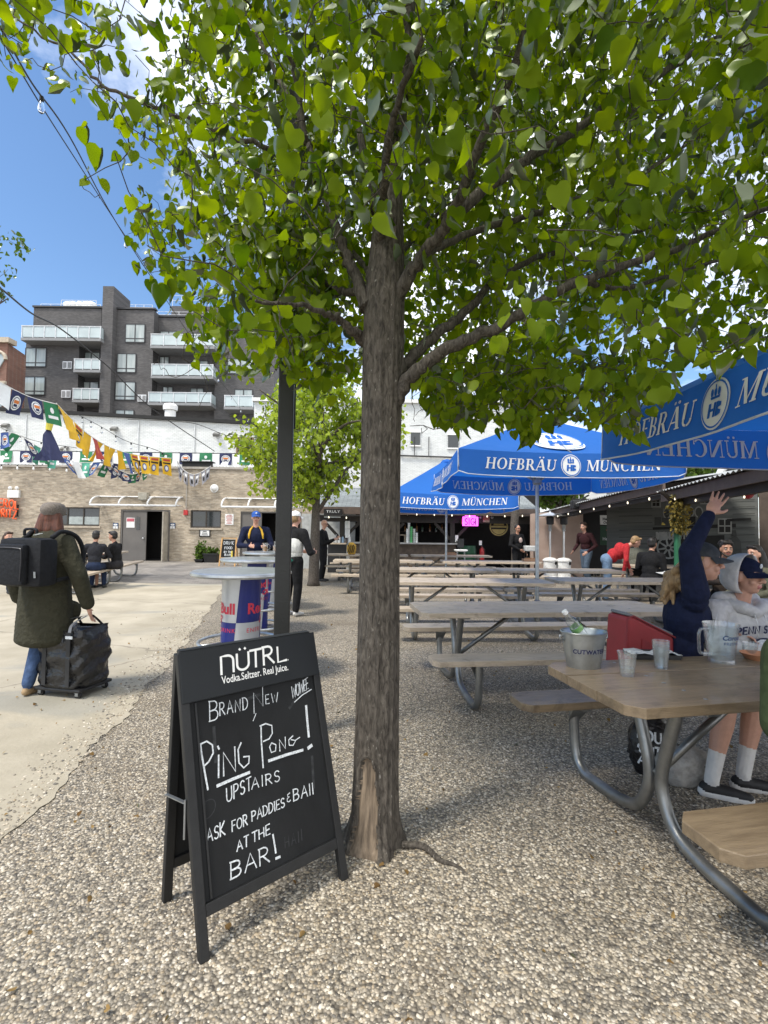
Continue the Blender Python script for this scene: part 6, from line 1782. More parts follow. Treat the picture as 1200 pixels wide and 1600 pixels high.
def parasol(label, x, y, zb, size, rz=0, vh=.32, rise=.72, seed=1, pole_base=True):
    t = thing('parasol', label, 'parasol', (x, y, 0), rz, 'blue parasols over the tables')
    h = size / 2; ze = zb + vh
    r = random.Random(seed)
    za = ze + rise
    N = 14
    ap = .10
    roof = MB()
    for k in range(4):
        M = Matrix.Rotation(PI / 2 * k, 3, 'Z')
        def Rf(u, v, d=0, M=M):      # u -1..1 along eave, v 0 eave .. 1 apex
            w_ = h * (1 - v) + ap * v
            sag = -.10 * math.sin(PI * v) * (1 - u * u * .9) - .05 * (1 - u * u) * (1 - v)
            return M @ Vector((u * w_, -w_, ze + (za - ze) * v + sag + d))
        vs = [Rf(-1 + 2 * i / N, j / 8) for j in range(9) for i in range(N + 1)]
        roof.add(vs, [(j * (N + 1) + i, j * (N + 1) + i + 1, (j + 1) * (N + 1) + i + 1, (j + 1) * (N + 1) + i) for j in range(8) for i in range(N)])
    roof.lathe([(.17, za - .02), (.1, za + .05), (.02, za + .07)], (0, 0, 0), 12)
    can = roof.build('canopy', BLUEF, t, smooth='auto')
    for k in range(4):
        M = Matrix.Rotation(PI / 2 * k, 3, 'Z')
        ph, ph2 = r.random() * 6, r.random() * 6
        def P(u, v, d=0, M=M, ph=ph, ph2=ph2):   # u metres from centre, v metres below the eave (negative)
            q = u / h
            top = -.05 * (1 - q * q)
            edge_ = max(0, abs(q) - .9) / .1
            vv = v * (1 - .12 * edge_ ** 2) + top
            dep = (-v / vh) * (.05 + .018 * math.sin(u * 3.1 + ph) + .012 * math.sin(u * 7.3 + ph2)) - .06 * edge_ ** 2 * (-v / vh)
            return M @ Vector((u, -h - dep - d, ze + vv))
        m_ = MB()
        vs = [P(-h + size * i / 24, -vh * j / 5) for j in range(6) for i in range(25)]
        m_.add(vs, [(j * 25 + i, j * 25 + i + 1, (j + 1) * 25 + i + 1, (j + 1) * 25 + i) for j in range(5) for i in range(24)])
        va = m_.build('valance', BLUEF, t, smooth=True)
        m_ = MB(); m_.tube([P(-h + size * i / 24, -vh) for i in range(25)], .007, 5); m_.tube([P(-h, -vh * i / 4, .004) for i in range(5)], .006, 5); m_.tube([P(h, -vh * i / 4, .004) for i in range(5)], .006, 5); m_.build('piping', PIPING, va, smooth=True)
        valance_text('lettering', P, size, vh, va)
        # big emblem on the roof panel
        def RP(u, v, d=0, M=M):
            vq = .06 + v / (size * .5)
            w_ = h * (1 - vq) + ap * vq
            return M @ Vector((u, -w_, ze + (za - ze) * vq - .10 * math.sin(PI * vq) - .05 * (1 - vq) + .015 + d))
        m_ = MB(); emblem(m_, RP, 0, .5, .36, .42, .012, .03); m_.build('roof_emblem', [PRINT, BLUEF], can, fix=False)
    m_ = MB(); m_.tube([(0, 0, 0), (0, 0, za - .02)], .03, 12); m_.build('pole', mat('pole_galvanised', (.46, .49, .5), .4, .7, var=.18, vs=12), t, smooth='auto')
    m_ = MB(); m_.lathe([(.05, ze - .32), (.075, ze - .3), (.075, ze - .18), (.05, ze - .16)], (0, 0, 0), 14); m_.build('hub', GALV, t, smooth='auto')
    for k in range(8):
        a = PI / 4 * k
        e = Vector((math.cos(a), math.sin(a), 0)) * (h * (1.36 if k % 2 else .97))
        m_ = MB(); tip = Vector((e.x, e.y, ze - .0)); top = Vector((0, 0, za - .1))
        m_.bar(top, tip + Vector((0, 0, -.045 if k % 2 == 0 else -.01)), .018, .03)
        rb = m_.build('rib', GALV, t)
        m_ = MB(); mid = top.lerp(tip, .5) + Vector((0, 0, -.03)); m_.bar((math.cos(a) * .06, math.sin(a) * .06, ze - .25), mid, .014, .022); m_.build('strut', GALV, rb)
    if pole_base:
        m_ = MB(); m_.box((0, 0, .04), (.7, .7, .08), bev=.03); m_.build('base_plate', mat('base_concrete', (.26, .26, .25), .8), t); m_ = MB(); m_.lathe([(.06, .08), (.05, .4), (.035, .41)], (0, 0, 0), 12); m_.build('base_sleeve', GALV, t, smooth='auto')
    return t
parasol('nearest blue parasol spreading over the brown table at the upper right edge', 3.42, 2.75, 2.10, 3.05, 0, .33, .7, 3)
parasol('middle blue parasol with a white roof emblem, over the third row table', 2.46, 7.96, 2.24, 3.0, 0, .33, .72, 4)
parasol('farthest blue parasol in front of the dark bar', 1.68, 13.35, 2.06, 3.05, 0, .36, .95, 5)

# ---------------------------------------------------------------- black lamp post
t = thing('lamp_post', 'square black steel post rising into the leaves behind the chalkboard', 'post', (-.715, 3.55, 0), R(8))
m_ = MB(); m_.box((0, 0, 2.35), (.108, .108, 4.7), bev=.008); m_.build('shaft', mat('post_black', (.014, .015, .014), .45, var=.25, vs=5, bump=.15, bs=60), t)
m_ = MB(); m_.box((0, 0, .012), (.24, .24, .024), bev=.004); m_.build('foot_plate', BLACK, t)
m_ = MB(); m_.box((0, 0, 4.71), (.12, .12, .02)); m_.tube([(0, 0, 4.5), (.12, -.05, 4.5)], .012, 6); m_.build('cap', BLACK, t)
m_ = MB(); m_.tube([(.062, -.01, 2.2), (.064, -.012, 3.6)], .006, 5); m_.build('cable', WIRE, t)

# ---------------------------------------------------------------- chalkboard A-frame
FL, FRt = Vector((-.60, 1.73, 0)), Vector((-.13, 2.16, 0))
SW = (FRt - FL).length
wx = (FRt - FL).normalized()
back = Vector((-wx.y, wx.x, 0))
SB = thing('chalkboard_sign', 'black A-frame chalkboard with white chalk lettering standing beside the near trunk', 'sign', FL)
SH, SL, SS = .985, .29, .38
topL = back * SL + Vector((0, 0, SH))
vdir = topL.normalized(); VL = topL.length
nout = wx.cross(vdir)                     # faces the camera
def SP(u, v, d=0): return wx * u + vdir * v + nout * d
BOARDP = mat('chalkboard_black', (.007, .0075, .008), .7, var=0, vs=3, col2=(.016, .017, .018), stretch=(1, 1, .5), bump=.06, bs=80, spec=.25)
FRAMEP = mat('frame_black', (.008, .0085, .009), .55, var=.3, vs=14, bump=.12, bs=70)
def sbar(u0, v0, u1, v1, d0, d1, name, m=FRAMEP, parent=SB, bev=.003):
    m_ = MB(); Mx = Matrix((wx, vdir, nout)).transposed()
    m_.box(SP((u0 + u1) / 2, (v0 + v1) / 2, (d0 + d1) / 2), (u1 - u0, v1 - v0, d1 - d0), Mx, bev=bev)
    return m_.build(name, m, parent)
fw = .034
f_ = [sbar(0, 0, fw, VL - .002, -.028, 0, 'frame_leg'), sbar(SW - fw, 0, SW, VL - .002, -.028, 0, 'frame_leg')]
sbar(fw, .125, SW - fw, .165, -.028, -.001, 'bottom_rail')
HDV = .838
board = sbar(fw - .004, .163, SW - fw + .004, HDV + .005, -.02, -.012, 'chalk_panel', BOARDP)
sbar(.004, HDV, SW - .004, VL + .004, -.012, .006, 'header_panel', mat('header_black', (.010, .012, .014), .5, var=.1, spec=.3))
sbar(fw + .02, .17, fw + .028, HDV - .005, -.0115, -.006, 'panel_trim', FRAMEP, SB, .001)
# pixel-traced lettering: homography from the board's corners in the photograph to board coordinates
_src = [(269.2, 1028.3), (502.4, 988.0), (545.5, 1373), (313.5, 1511)]
_dst = [(0, VL), (SW, VL), (SW, 0), (0, 0)]
_A, _B = [], []
for (x, y), (u, v) in zip(_src, _dst):
    _A += [[x, y, 1, 0, 0, 0, -u * x, -u * y], [0, 0, 0, x, y, 1, -v * x, -v * y]]; _B += [u, v]
_H = np.linalg.solve(np.array(_A), np.array(_B))
def hom(x, y):
    d_ = _H[6] * x + _H[7] * y + 1
    return (_H[0] * x + _H[1] * y + _H[2]) / d_, (_H[3] * x + _H[4] * y + _H[5]) / d_
def crop(x, y): return hom(230 + x / 2.857, 960 + y / 2.857)
def chalk(mb, s, p0, p1, hgt, wd, gap=.22, jit=.06, up=None, lift=.0016):
    """p0-p1 baseline and letter height in the enlarged photograph's pixels"""
    a = Vector(crop(*p0)); b = Vector(crop(*p1))
    c_ = Vector(crop(p0[0] - hgt * .03, p0[1] - hgt)) if up is None else Vector(crop(*up))
    write(mb, lambda u, v, d=0: SP(u, v, -.0118 + d), s, a, b - a, c_ - a, wd * .86, lift, gap, jit)
def trace(mb, pts_, wd, lift=.0028): stroke(mb, lambda u, v, d=0: SP(u, v, -.0118 + d), [crop(*p) for p in pts_], wd, lift)
m_ = MB()
random.seed(12)
chalk(m_, 'B', (280, 512), (322, 500), 92, .0055); chalk(m_, 'RAND', (328, 485), (462, 450), 58, .0048, .3)
chalk(m_, 'N', (492, 470), (538, 432), 100, .0045); chalk(m_, 'EW', (548, 425), (606, 412), 45, .0045, .35)
trace(m_, [(500, 470), (486, 505)], .003)
chalk(m_, 'WOWEE', (672, 398), (752, 345), 52, .0055, .1, .12); trace(m_, [(683, 412), (720, 378), (764, 350)], .0045)
P_ = [([(235, 618), (240, 660), (255, 740), (272, 826)], .0068), ([(232, 622), (265, 606), (292, 622), (296, 660), (275, 700), (252, 722)], .0062),
      ([(322, 668), (322, 770)], .0062), ([(318, 628), (324, 640)], .007),
      ([(346, 762), (344, 655), (402, 740), (398, 628)], .006), ([(428, 608), (414, 640), (418, 700), (440, 722), (464, 700), (466, 668), (440, 672)], .006),
      ([(523, 528), (524, 600), (531, 718)], .0062), ([(518, 528), (545, 516), (574, 524), (576, 560), (560, 586), (534, 598)], .0056),
      ([(572, 604), (562, 622), (570, 648), (590, 640), (592, 612), (572, 604)], .005), ([(610, 640), (608, 588), (636, 628), (636, 575)], .005),
      ([(672, 568), (652, 588), (654, 612), (672, 612), (684, 590), (664, 586)], .005), ([(684, 588), (704, 574)], .004),
      ([(737, 428), (741, 500), (746, 570)], .011), ([(742, 622), (758, 610)], .014),
      ([(316, 808), (390, 774), (466, 742)], .011), ([(558, 686), (640, 656), (716, 632)], .011)]
for p, w_ in P_: trace(m_, p, w_)
chalk(m_, 'UPST', (362, 880), (476, 818), 62, .0055, .25, .05); chalk(m_, 'AIRS', (478, 818), (608, 775), 48, .005, .3)
chalk(m_, 'ASK', (270, 1062), (352, 1022), 58, .0055, .22); chalk(m_, 'FOR', (386, 1008), (456, 975), 46, .0052, .22)
chalk(m_, 'PADDlES', (478, 958), (628, 888), 44, .0052, .2); chalk(m_, '&', (640, 870), (656, 862), 38, .0046); chalk(m_, 'BAll', (670, 862), (762, 826), 52, .0055, .25)
chalk(m_, 'AT', (408, 1092), (462, 1064), 45, .0055, .2); chalk(m_, 'THE', (478, 1052), (560, 1008), 42, .0055, .25)
chalk(m_, 'BAR', (380, 1212), (556, 1128), 72, .0062, .22, .05)
trace(m_, [(572, 1012), (578, 1050), (584, 1090)], .007); trace(m_, [(584, 1114), (602, 1106)], .009)
m_.build('chalk_lettering', CHALK, board, fix=False)
m_ = MB()                                  # ghosts of wiped chalk
GHOST = mat('wiped_chalk', (.026, .028, .030), .85, var=.6, vs=40)
chalk(m_, 'HAll', (628, 1068), (706, 1032), 48, .004, .4, lift=.0003); chalk(m_, 'D', (262, 962), (312, 930), 80, .004, lift=.0003)
for p in ([(520, 380), (420, 420), (330, 480)], [(690, 400), (660, 440)], [(760, 660), (764, 800)], [(300, 540), (310, 700)]): trace(m_, p, .012, .0001)
m_.build('wiped_chalk', GHOST, board, fix=False)
# brand lettering on the header
m_ = MB()
def hd(u, v, d=0): return SP(u, v, .0065 + d)
def hl(mb, s, p0, p1, hgt, wd, gap):
    a, b = Vector(crop(*p0)), Vector(crop(*p1)); c_ = Vector(crop(p0[0] - hgt * .04, p0[1] - hgt))
    write(mb, hd, s, a, b - a, c_ - a, wd, .0006, gap)
hl(m_, 'n', (327, 290), (386, 275), 84, .0095, .2); hl(m_, 'u', (404, 272), (460, 258), 80, .0095, .2)
hl(m_, 'T', (468, 256), (520, 243), 82, .0095, .2); hl(m_, 'R', (532, 240), (580, 228), 84, .0095, .2); hl(m_, 'L', (600, 226), (640, 214), 72, .0095, .2)
hl(m_, '.', (646, 214), (650, 213), 8, .005, .2)
m_.build('brand_lettering', WHITE, SB, fix=False)
a, b = Vector(crop(330, 336)), Vector(crop(648, 262)); ex = (b - a); Lx = ex.length; ex.normalize(); ey = Vector((-ex.y, ex.x))
t_ = text_obj('Vodka.Seltzer. Real Juice.', .041, WHITE, 'tagline', SB, lambda x, y: Vector((x, y, 0)), .012, 'LEFT')
wmax = max(v.co.x for v in t_.data.vertices)
for v in t_.data.vertices:
    q = a + ex * (v.co.x * Lx / wmax) + ey * v.co.y
    v.co = hd(q.x, q.y, .0006)
# rear frame
RL = back * SS
rdir = (topL + back * .03 - RL).normalized(); RV = (topL - RL).length
rn = wx.cross(rdir)
def RPt(u, v, d=0): return RL + wx * u + rdir * v + rn * d
Mr = Matrix((wx, rdir, rn)).transposed()
for u0 in (0.002, SW - fw - .002):
    m_ = MB(); m_.box(RPt(u0 + fw / 2, RV / 2 - .004, .0), (fw, RV - .01, .028), Mr, bev=.003); m_.build('rear_leg', FRAMEP, SB)
m_ = MB(); m_.box(RPt(SW / 2, .145, 0), (SW - 2 * fw - .006, .04, .026), Mr, bev=.003); m_.build('rear_rail', FRAMEP, SB)
m_ = MB(); m_.box(RPt(SW / 2, .165 + (RV - .2) / 2, -.004), (SW - 2 * fw - .004, RV - .2, .008), Mr); m_.build('rear_panel', BOARDP, SB)
m_ = MB(); m_.box(RPt(SW / 2, RV - .01, 0), (SW - .03, .03, .03), Mr, bev=.003); m_.build('hinge_rail', FRAMEP, SB)
m_ = MB(); a = SP(-.004, .50, -.02); b = RPt(-.004, .43, 0)
m_.bar(a, b, .004, .014, up=wx); m_.bar(a + Vector((0, 0, .01)), a + Vector((0, 0, -.13)) , .006, .006); m_.build('side_stay', GALV, SB)

# ---------------------------------------------------------------- high bar tables on printed drums
CANW = mat('drum_silver', (.52, .54, .56), .35, .35, var=.08, vs=4); CANB = mat('drum_blue', (.012, .02, .16), .4, var=.1, vs=4); CANR = mat('drum_red', (.62, .035, .07), .5)
TOPM = mat('spun_aluminium', (.5, .52, .53), .36, .8, var=.15, vs=10, bump=.08, bs=40)
def bar_table(label, x, y, rot):
    t = thing('bar_table', label, 'bar table', (x, y, 0), rot, 'high bar tables on printed drums')
    RD = .188
    m_ = MB(); m_.lathe([(.001, 1.06), (.40, 1.06), (.43, 1.058), (.47, 1.062), (.49, 1.05), (.492, 1.03), (.475, 1.012), (.43, 1.008), (.001, 1.008)], (0, 0, 0), 48); m_.build('tabletop', TOPM, t, smooth='auto')
    m_ = MB(); m_.lathe([(RD, 0), (RD, 1.0)], (0, 0, 0), 48)
    dr = m_.build('drum', CANW, t, smooth=True)
    # blue quarters, slanted like the can's print
    def CP(a, z, d=0): return Vector((math.cos(a) * (RD + d), math.sin(a) * (RD + d), z))
    m_ = MB()
    for k in range(2):
        a0 = k * PI
        for (z0, z1, off) in ((.57, 1.0, 0), (.04, .57, PI / 2)):
            n = 8
            sl = .32
            for i in range(n):
                for j in range(6):
                    f = lambda u, v: CP(a0 + off + u * PI / 2 + (z0 + (z1 - z0) * v - .57) * sl * 1.4, z0 + (z1 - z0) * v, .002)
                    m_.poly([f(i / n, j / 6), f((i + 1) / n, j / 6), f((i + 1) / n, (j + 1) / 6), f(i / n, (j + 1) / 6)])
    m_.build('blue_print', CANB, dr, smooth=True, fix=False)
    for k in range(2):
        ac = k * PI + 1.82
        fn = lambda zc: (lambda xx, yy: CP(ac + xx / RD, zc + yy, .0035))
        text_obj('Red Bull', .142, CANR, 'lettering', dr, fn(.655), .035)
        text_obj('ENERGY DRINK', .058, CANR, 'small_lettering', dr, fn(.475), .0, spacing=1.25)
        m_ = MB()                          # charging bull badge
        B = [(-.09, .0), (-.075, .035), (-.03, .055), (.01, .045), (.05, .06), (.085, .045), (.075, .025), (.05, .02), (.06, -.03), (.04, -.005), (.0, .0), (-.04, -.04), (-.035, -.005), (-.07, -.03)]
        cxy = [CP(ac + p / RD, .575 + q, .0035) for p, q in B]
        m_.add([CP(ac, .597, .0035)] + cxy, [(0, i + 1, (i + 1) % len(B) + 1) for i in range(len(B))]); m_.build('bull_emblem', CANR, dr, fix=False)
    m_ = MB()
    for z, rr_ in ((.36, .40), (.10, .42)):
        m_.tube([(rr_ * math.cos(2 * PI * k / 32), rr_ * math.sin(2 * PI * k / 32), z) for k in range(32)], .017, 8, closed=True)
    for k in range(4):
        a = PI / 2 * k + .6
        c_, s_ = math.cos(a), math.sin(a)
        m_.tube([(.42 * c_, .42 * s_, .01), (.40 * c_, .40 * s_, .36)], .015, 6); m_.tube([(RD * c_, RD * s_, .36), (.40 * c_, .40 * s_, .36)], .012, 6); m_.tube([(RD * c_, RD * s_, .1), (.42 * c_, .42 * s_, .1)], .012, 6)
    m_.build('foot_ring', TOPM, t, smooth=True)
    return t
d1 = bar_table('nearest silver and blue drum bar table right behind the chalkboard', at(378, 900, 5.0).x, 5.0, R(-88))
d2 = bar_table('second drum bar table, half hidden behind the nearest one', at(399, 880, 7.2).x, 7.2, R(-120))
d3 = bar_table('farthest drum bar table, where the man in the blue cap stands', at(421, 862, 9.35).x, 9.35, R(-60))
# beer mugs on the far table
def mug(x, y, z, h, beer, label, lid=False):
    t = thing('beer_mug', label, 'mug', (x, y, z), group='mugs on the far bar table')
    m_ = MB(); m_.lathe([(.001, .004), (.046, .004), (.05, .02), (.05, h), (.046, h), (.045, .02), (.001, .018)], (0, 0, 0), 16); m_.tube([(.05, 0, h * .85), (.085, 0, h * .75), (.085, 0, h * .35), (.05, 0, h * .25)], .008, 6); m_.build('glass', CLEAR, t, smooth='auto')
    m_ = MB(); m_.lathe([(.001, .02), (.043, .02), (.043, h * beer), (.001, h * beer)], (0, 0, 0), 16); m_.build('beer', mat('beer_amber', (.35, .16, .02), .15), t, smooth='auto')
mug(d3.location.x - .02, 9.1, 1.062, .17, .62, 'clear mug with a little amber beer, left one on the far bar table')
mug(d3.location.x + .17, 9.18, 1.062, .2, .4, 'taller clear mug nearly empty on the far bar table beside the lamp post')
mug(d3.location.x + .08, 9.5, 1.062, .12, .8, 'short dark mug at the back of the far bar table')

# ---------------------------------------------------------------- small easel chalkboard at the far door
p = on(355, 884)
E_ = thing('easel_chalkboard', 'small wooden easel chalkboard listing drinks beside the planters', 'sign', (p.x * .93, p.y * .93 if p.y < 22 else 20.3, 0))
E_.location = (at(355, 860, 19.8).x, 19.8, 0)
EW, EH = .62, 1.14
PINE = mat('pine_frame', (.5, .29, .11), .6, var=.15)
m_ = MB()
for s in (-1, 1): m_.bar((s * EW / 2, 0, 0), (s * EW / 2 * .93, .25, EH), .05, .03, up=(0, 1, 0))
m_.bar((-EW / 2, .25, EH - .02), (EW / 2, .25, EH - .02), .05, .031); m_.bar((-EW / 2, .07, .34), (EW / 2, .07, .34), .05, .031); m_.build('frame', PINE, E_)
EP = panel((0, .075, .36), (1, 0, 0), (0, .2, .9))
m_ = MB(); m_.prism([EP(-.27, 0), EP(.27, 0), EP(.26, .72), EP(-.26, .72)], (0, .012, 0)); m_.build('chalk_panel', BOARDP, E_)
m_ = MB()
for s, v, h_, w_ in (('DRINK', .52, .12, .4), ('FOOD', .33, .1, .3), ('BY THE', .18, .07, .32), ('BAR', .06, .08, .25)): write(m_, EP, s, (-w_ / 2, v), (w_, .0), (0, h_), .014, .006, .25, .05)
m_.build('chalk_lettering', CHALK, E_, fix=False)
m_ = MB(); m_.tube([(.2, -.03, .36), (.2, -.03, .62)], .035, 8); m_.build('yellow_marker', mat('marker_yellow', (.75, .6, .1), .5), E_)
m_ = MB()
for s in (-1, 1): m_.bar((s * EW / 2 * .9, .55, 0), (s * EW / 2 * .9, .27, EH - .05), .04, .025, up=(0, 1, 0))
m_.build('rear_legs', PINE, E_)

# ---------------------------------------------------------------- things on the near table
TZ = .7605
BK = thing('ice_bucket', 'galvanised oval ice bucket with dark blue lettering on the near table', 'bucket', on(912, 1041, TZ))
BK.rotation_euler = (0, 0, .15)
m_ = MB(); m_.lathe([(.001, .004), (.082, .004), (.088, 0), (.09, .006), (.118, .178), (.123, .18), (.125, .186), (.121, .19), (.115, .184), (.085, .014), (.001, .012)], (0, 0, 0), 40, sx=1.0, sy=.82); m_.build('pail', mat('bucket_zinc', (.42, .45, .46), .34, .85, var=.15, vs=14, bump=.06, bs=30), BK, smooth='auto')
m_ = MB(); m_.tube([(.118, 0, .16), (.137, .0, .168), (.137, 0, .150), (.112, 0, .142)], .006, 6); m_.tube([(-.118, 0, .16), (-.137, .0, .168), (-.137, 0, .150), (-.112, 0, .142)], .006, 6); m_.build('handle_lug', GALV, BK, smooth=True)
def bk(xx, yy):
    z = .083 + yy; r_ = (.09 + .028 * (z - .006) / .172) + .0012
    a = -PI / 2 - .1 + xx / (r_ * .95)
    return Vector((math.cos(a) * r_, math.sin(a) * r_ * .82, z))
text_obj('CUTWATER', .031, mat('navy_ink', (.012, .018, .09), .5), 'lettering', BK, bk, .03, spacing=1.1)
bp_ = BK.location + Vector((-.005, .02, .165))
BT = thing('water_bottle', 'clear plastic water bottle with green label sticking out of the bucket', 'bottle', bp_)
BT.rotation_euler = (R(8), R(-38), 0)
m_ = MB(); m_.lathe([(.001, -.06), (.03, -.058), (.032, -.04), (.032, .06), (.030, .07), (.032, .08), (.031, .1), (.013, .135), (.013, .15)], (0, 0, 0), 20); m_.build('body', CLEAR, BT, smooth='auto')
m_ = MB(); m_.lathe([(.0325, .03), (.0328, .032), (.0328, .058), (.0325, .06)], (0, 0, 0), 20); m_.build('label', mat('label_green', (.10, .32, .06), .5, var=0, vs=50, col2=(.35, .5, .25)), BT, smooth=True)
m_ = MB(); m_.lathe([(.014, .146), (.015, .147), (.015, .165), (.001, .166)], (0, 0, 0), 14); m_.build('cap', WHITE, BT, smooth='auto')
PLAST = CLEAR
def cup(p, r0, r1, h, fill, label, n=1, name='plastic_cup'):
    t = thing(name, label, 'cup', p)
    for k in range(n):
        z = k * .014
        m_ = MB(); m_.lathe([(.001, z + .003), (r0, z + .003), (r0 + .001, z), (r1, z + h), (r1 + .0025, z + h + .001), (r1 + .0025, z + h + .004), (r1 - .001, z + h + .003), (r0 - .0012, z + .006), (.001, z + .006)], (0, 0, 0), 24); m_.build('cup', PLAST, t, smooth='auto')
    if fill:
        m_ = MB(); rf = r0 + (r1 - r0) * fill; m_.lathe([(.001, .007), (r0 - .002, .007), (rf - .002, h * fill), (.001, h * fill)], (0, 0, 0), 24); m_.build('water', WATER, t, smooth='auto')
    return t
cup(on(980, 1056, TZ), .031, .045, .115, .38, 'clear plastic cup one third full of water, nearest on the table')
cup(on(1033, 1044, TZ), .030, .041, .10, 0, 'stack of empty clear plastic cups on the near table', 4, 'cup_stack')
p = on(1020, 1027, TZ)
TR = thing('paper_tray', 'black takeaway tray with crumpled paper and foil behind the cups', 'tray', p)
m_ = MB(); m_.prism([(-.13, -.06, 0), (.13, -.06, 0), (.13, .08, 0), (-.13, .08, 0)], (0, 0, .012)); [m_.bar(a, b, .012, .016) for a, b in (((-.13, -.06, .018), (.13, -.06, .018)), ((-.13, .08, .018), (.13, .08, .018)), ((-.13, -.06, .018), (-.13, .08, .018)), ((.13, -.06, .018), (.13, .08, .018)))]; m_.build('tray', BLACK, TR)
r = np.random.default_rng(9)
m_ = MB(); G_ = 9
vs = [(-.14 + .28 * i / G_, -.06 + .13 * j / G_, .022 + .012 * r.random() + .008 * math.sin(i * 1.1)) for j in range(G_ + 1) for i in range(G_ + 1)]
m_.add(vs, [(j * (G_ + 1) + i, j * (G_ + 1) + i + 1, (j + 1) * (G_ + 1) + i + 1, (j + 1) * (G_ + 1) + i) for j in range(G_) for i in range(G_)]); m_.build('crumpled_paper', mat('wrap_paper', (.55, .56, .56), .5, var=.3, vs=30), TR)
# pitcher
PT = thing('water_pitcher', 'clear plastic beer pitcher full of water with faded blue lettering', 'pitcher', on(1127, 1034, TZ))
PT.rotation_euler = (0, 0, R(12))
m_ = MB(); m_.lathe([(.001, .004), (.064, .004), (.066, 0), (.067, .012), (.062, .02), (.066, .03), (.088, .20), (.092, .215), (.089, .215), (.085, .20), (.062, .03), (.058, .02), (.001, .018)], (0, 0, 0), 32); m_.build('jug', PLAST, PT, smooth='auto')
m_ = MB(); m_.lathe([(.001, .021), (.058, .021), (.062, .032), (.082, .185), (.001, .186)], (0, 0, 0), 32); m_.build('water', WATER, PT, smooth='auto')
m_ = MB(); m_.tube(catmull([(-.084, 0, .185), (-.125, 0, .188), (-.146, 0, .165), (-.146, 0, .09), (-.135, 0, .055), (-.07, 0, .05)], 5), .0085, 8); m_.build('handle', CLEAR, PT, smooth=True)
def pt(z0):
    def f(xx, yy):
        z = z0 + yy; r_ = .066 + .022 * (z - .03) / .17 + .0015; a = -PI / 2 + xx / r_ - .05
        return Vector((math.cos(a) * r_, math.sin(a) * r_, z))
    return f
PB = mat('faded_blue_print', (.03, .06, .16), .5)
text_obj('Corona', .036, PB, 'brand_lettering', PT, pt(.135), .025, shear=.2); text_obj('PREMIER', .022, PB, 'lettering', PT, pt(.107), .0, spacing=1.15)
cup(on(1172, 1024, TZ), .033, .043, .075, .7, 'short ribbed clear glass behind the pitcher', 1, 'glass_tumbler')
p = on(1160, 1030, TZ); t = thing('food_bowl', 'small orange paper bowl at the right edge of the near table', 'bowl', on(1182, 1030, TZ))
m_ = MB(); m_.lathe([(.001, .003), (.05, .003), (.08, .035), (.083, .035), (.052, 0), (.001, 0)], (0, 0, 0), 20); m_.build('bowl', mat('bowl_orange', (.45, .2, .1), .6), t, smooth='auto')
# red and black padded bag on the far bench of the near table
bx, by = along((.949 - .136, 2.393 + .672), A1, .80)
RB = thing('cooler_bag', 'red padded bag with black end propped on the far bench of the near table', 'bag', (bx, by, .4605), A1)
REDV = mat('red_vinyl', (.26, .02, .025), .5, var=.15, vs=4, bump=.15, bs=12)
m_ = MB()
prof = [(-.13, 0), (.21, 0), (.24, .15), (.235, .36), (-.06, .50), (-.10, .49)]
m_.prism([(a, -.10, b) for a, b in prof], (0, .2, 0)); o = m_.build('padded_shell', REDV, RB); bevel_obj(o, .018)
m_ = MB(); m_.prism([(a, -.104, b) for a, b in ((-.02, .03), (.14, .03), (.16, .24), (.13, .30), (-.0, .36))], (0, .003, 0)); m_.tube([(-.13, -.103, .0), (-.10, -.103, .49), (-.06, -.103, .503), (.24, -.103, .36)], .006, 5); m_.build('front_panel', mat('red_vinyl_dark', (.2, .012, .018), .5), RB)
m_ = MB(); m_.bar((-.085, 0, .512), (.24, 0, .372), .17, .02, bev=.008); m_.build('grey_lid', mat('grey_webbing', (.17, .17, .18), .7), RB)
m_ = MB(); m_.box((.33, .02, .17), (.2, .22, .33), bev=.05); m_.build('black_end', cloth('bag_black', (.012, .012, .013)), RB, smooth='auto')
# bags on the gravel under the table
def blob_sack(name, label, p, dims, m, seed, cat='bag', lean=0.0, tie=True, top=0.0):
    r = np.random.default_rng(seed)
    t = thing(name, label, cat, p)
    m_ = MB(); sg, rn = 26, 16
    vs, fs = [], []
    for i in range(rn + 1):
        v = i / rn
        rad = (math.sin(PI * min(1, v * .62 + .18)) ** .6) * (1 if v < .75 else 1 - (v - .75) * (2.6 - top))
        for k in range(sg):
            a = 2 * PI * k / sg
            f = 1 + .06 * math.sin(3 * a + seed) + .05 * math.sin(7 * a + v * 9 + seed) + .03 * r.normal()
            vs.append((dims[0] * rad * f * math.cos(a) + lean * v * v, dims[1] * rad * f * math.sin(a), dims[2] * v + .004))
    for i in range(rn):
        for k in range(sg): fs.append((i * sg + k, i * sg + (k + 1) % sg, (i + 1) * sg + (k + 1) % sg, (i + 1) * sg + k))
    fs.append(tuple(range(sg))[::-1])
    m_.add(vs, fs); m_.build('sack', m, t, smooth=True)
    return t
BAGM = mat('black_poly_bag', (.012, .012, .014), .32, var=.3, bump=.8, bs=18, dist=.03)
g = on(1022, 1212)
t = blob_sack('shopping_bag', 'black plastic shopping bag with white print under the near table', (g.x, g.y + .05, 0), (.13, .11, .34), BAGM, 3, top=.6)
m_ = MB(); m_.tube(catmull([(-.06, 0, .30), (-.055, -.01, .42), (0, -.02, .37), (.05, -.02, .40), (.065, 0, .29)], 5), .012, 6); m_.tube(catmull([(.03, .04, .3), (.055, .03, .45), (.075, .02, .3)], 5), .012, 6); m_.build('handles', BAGM, t, smooth=True)
m_ = MB()
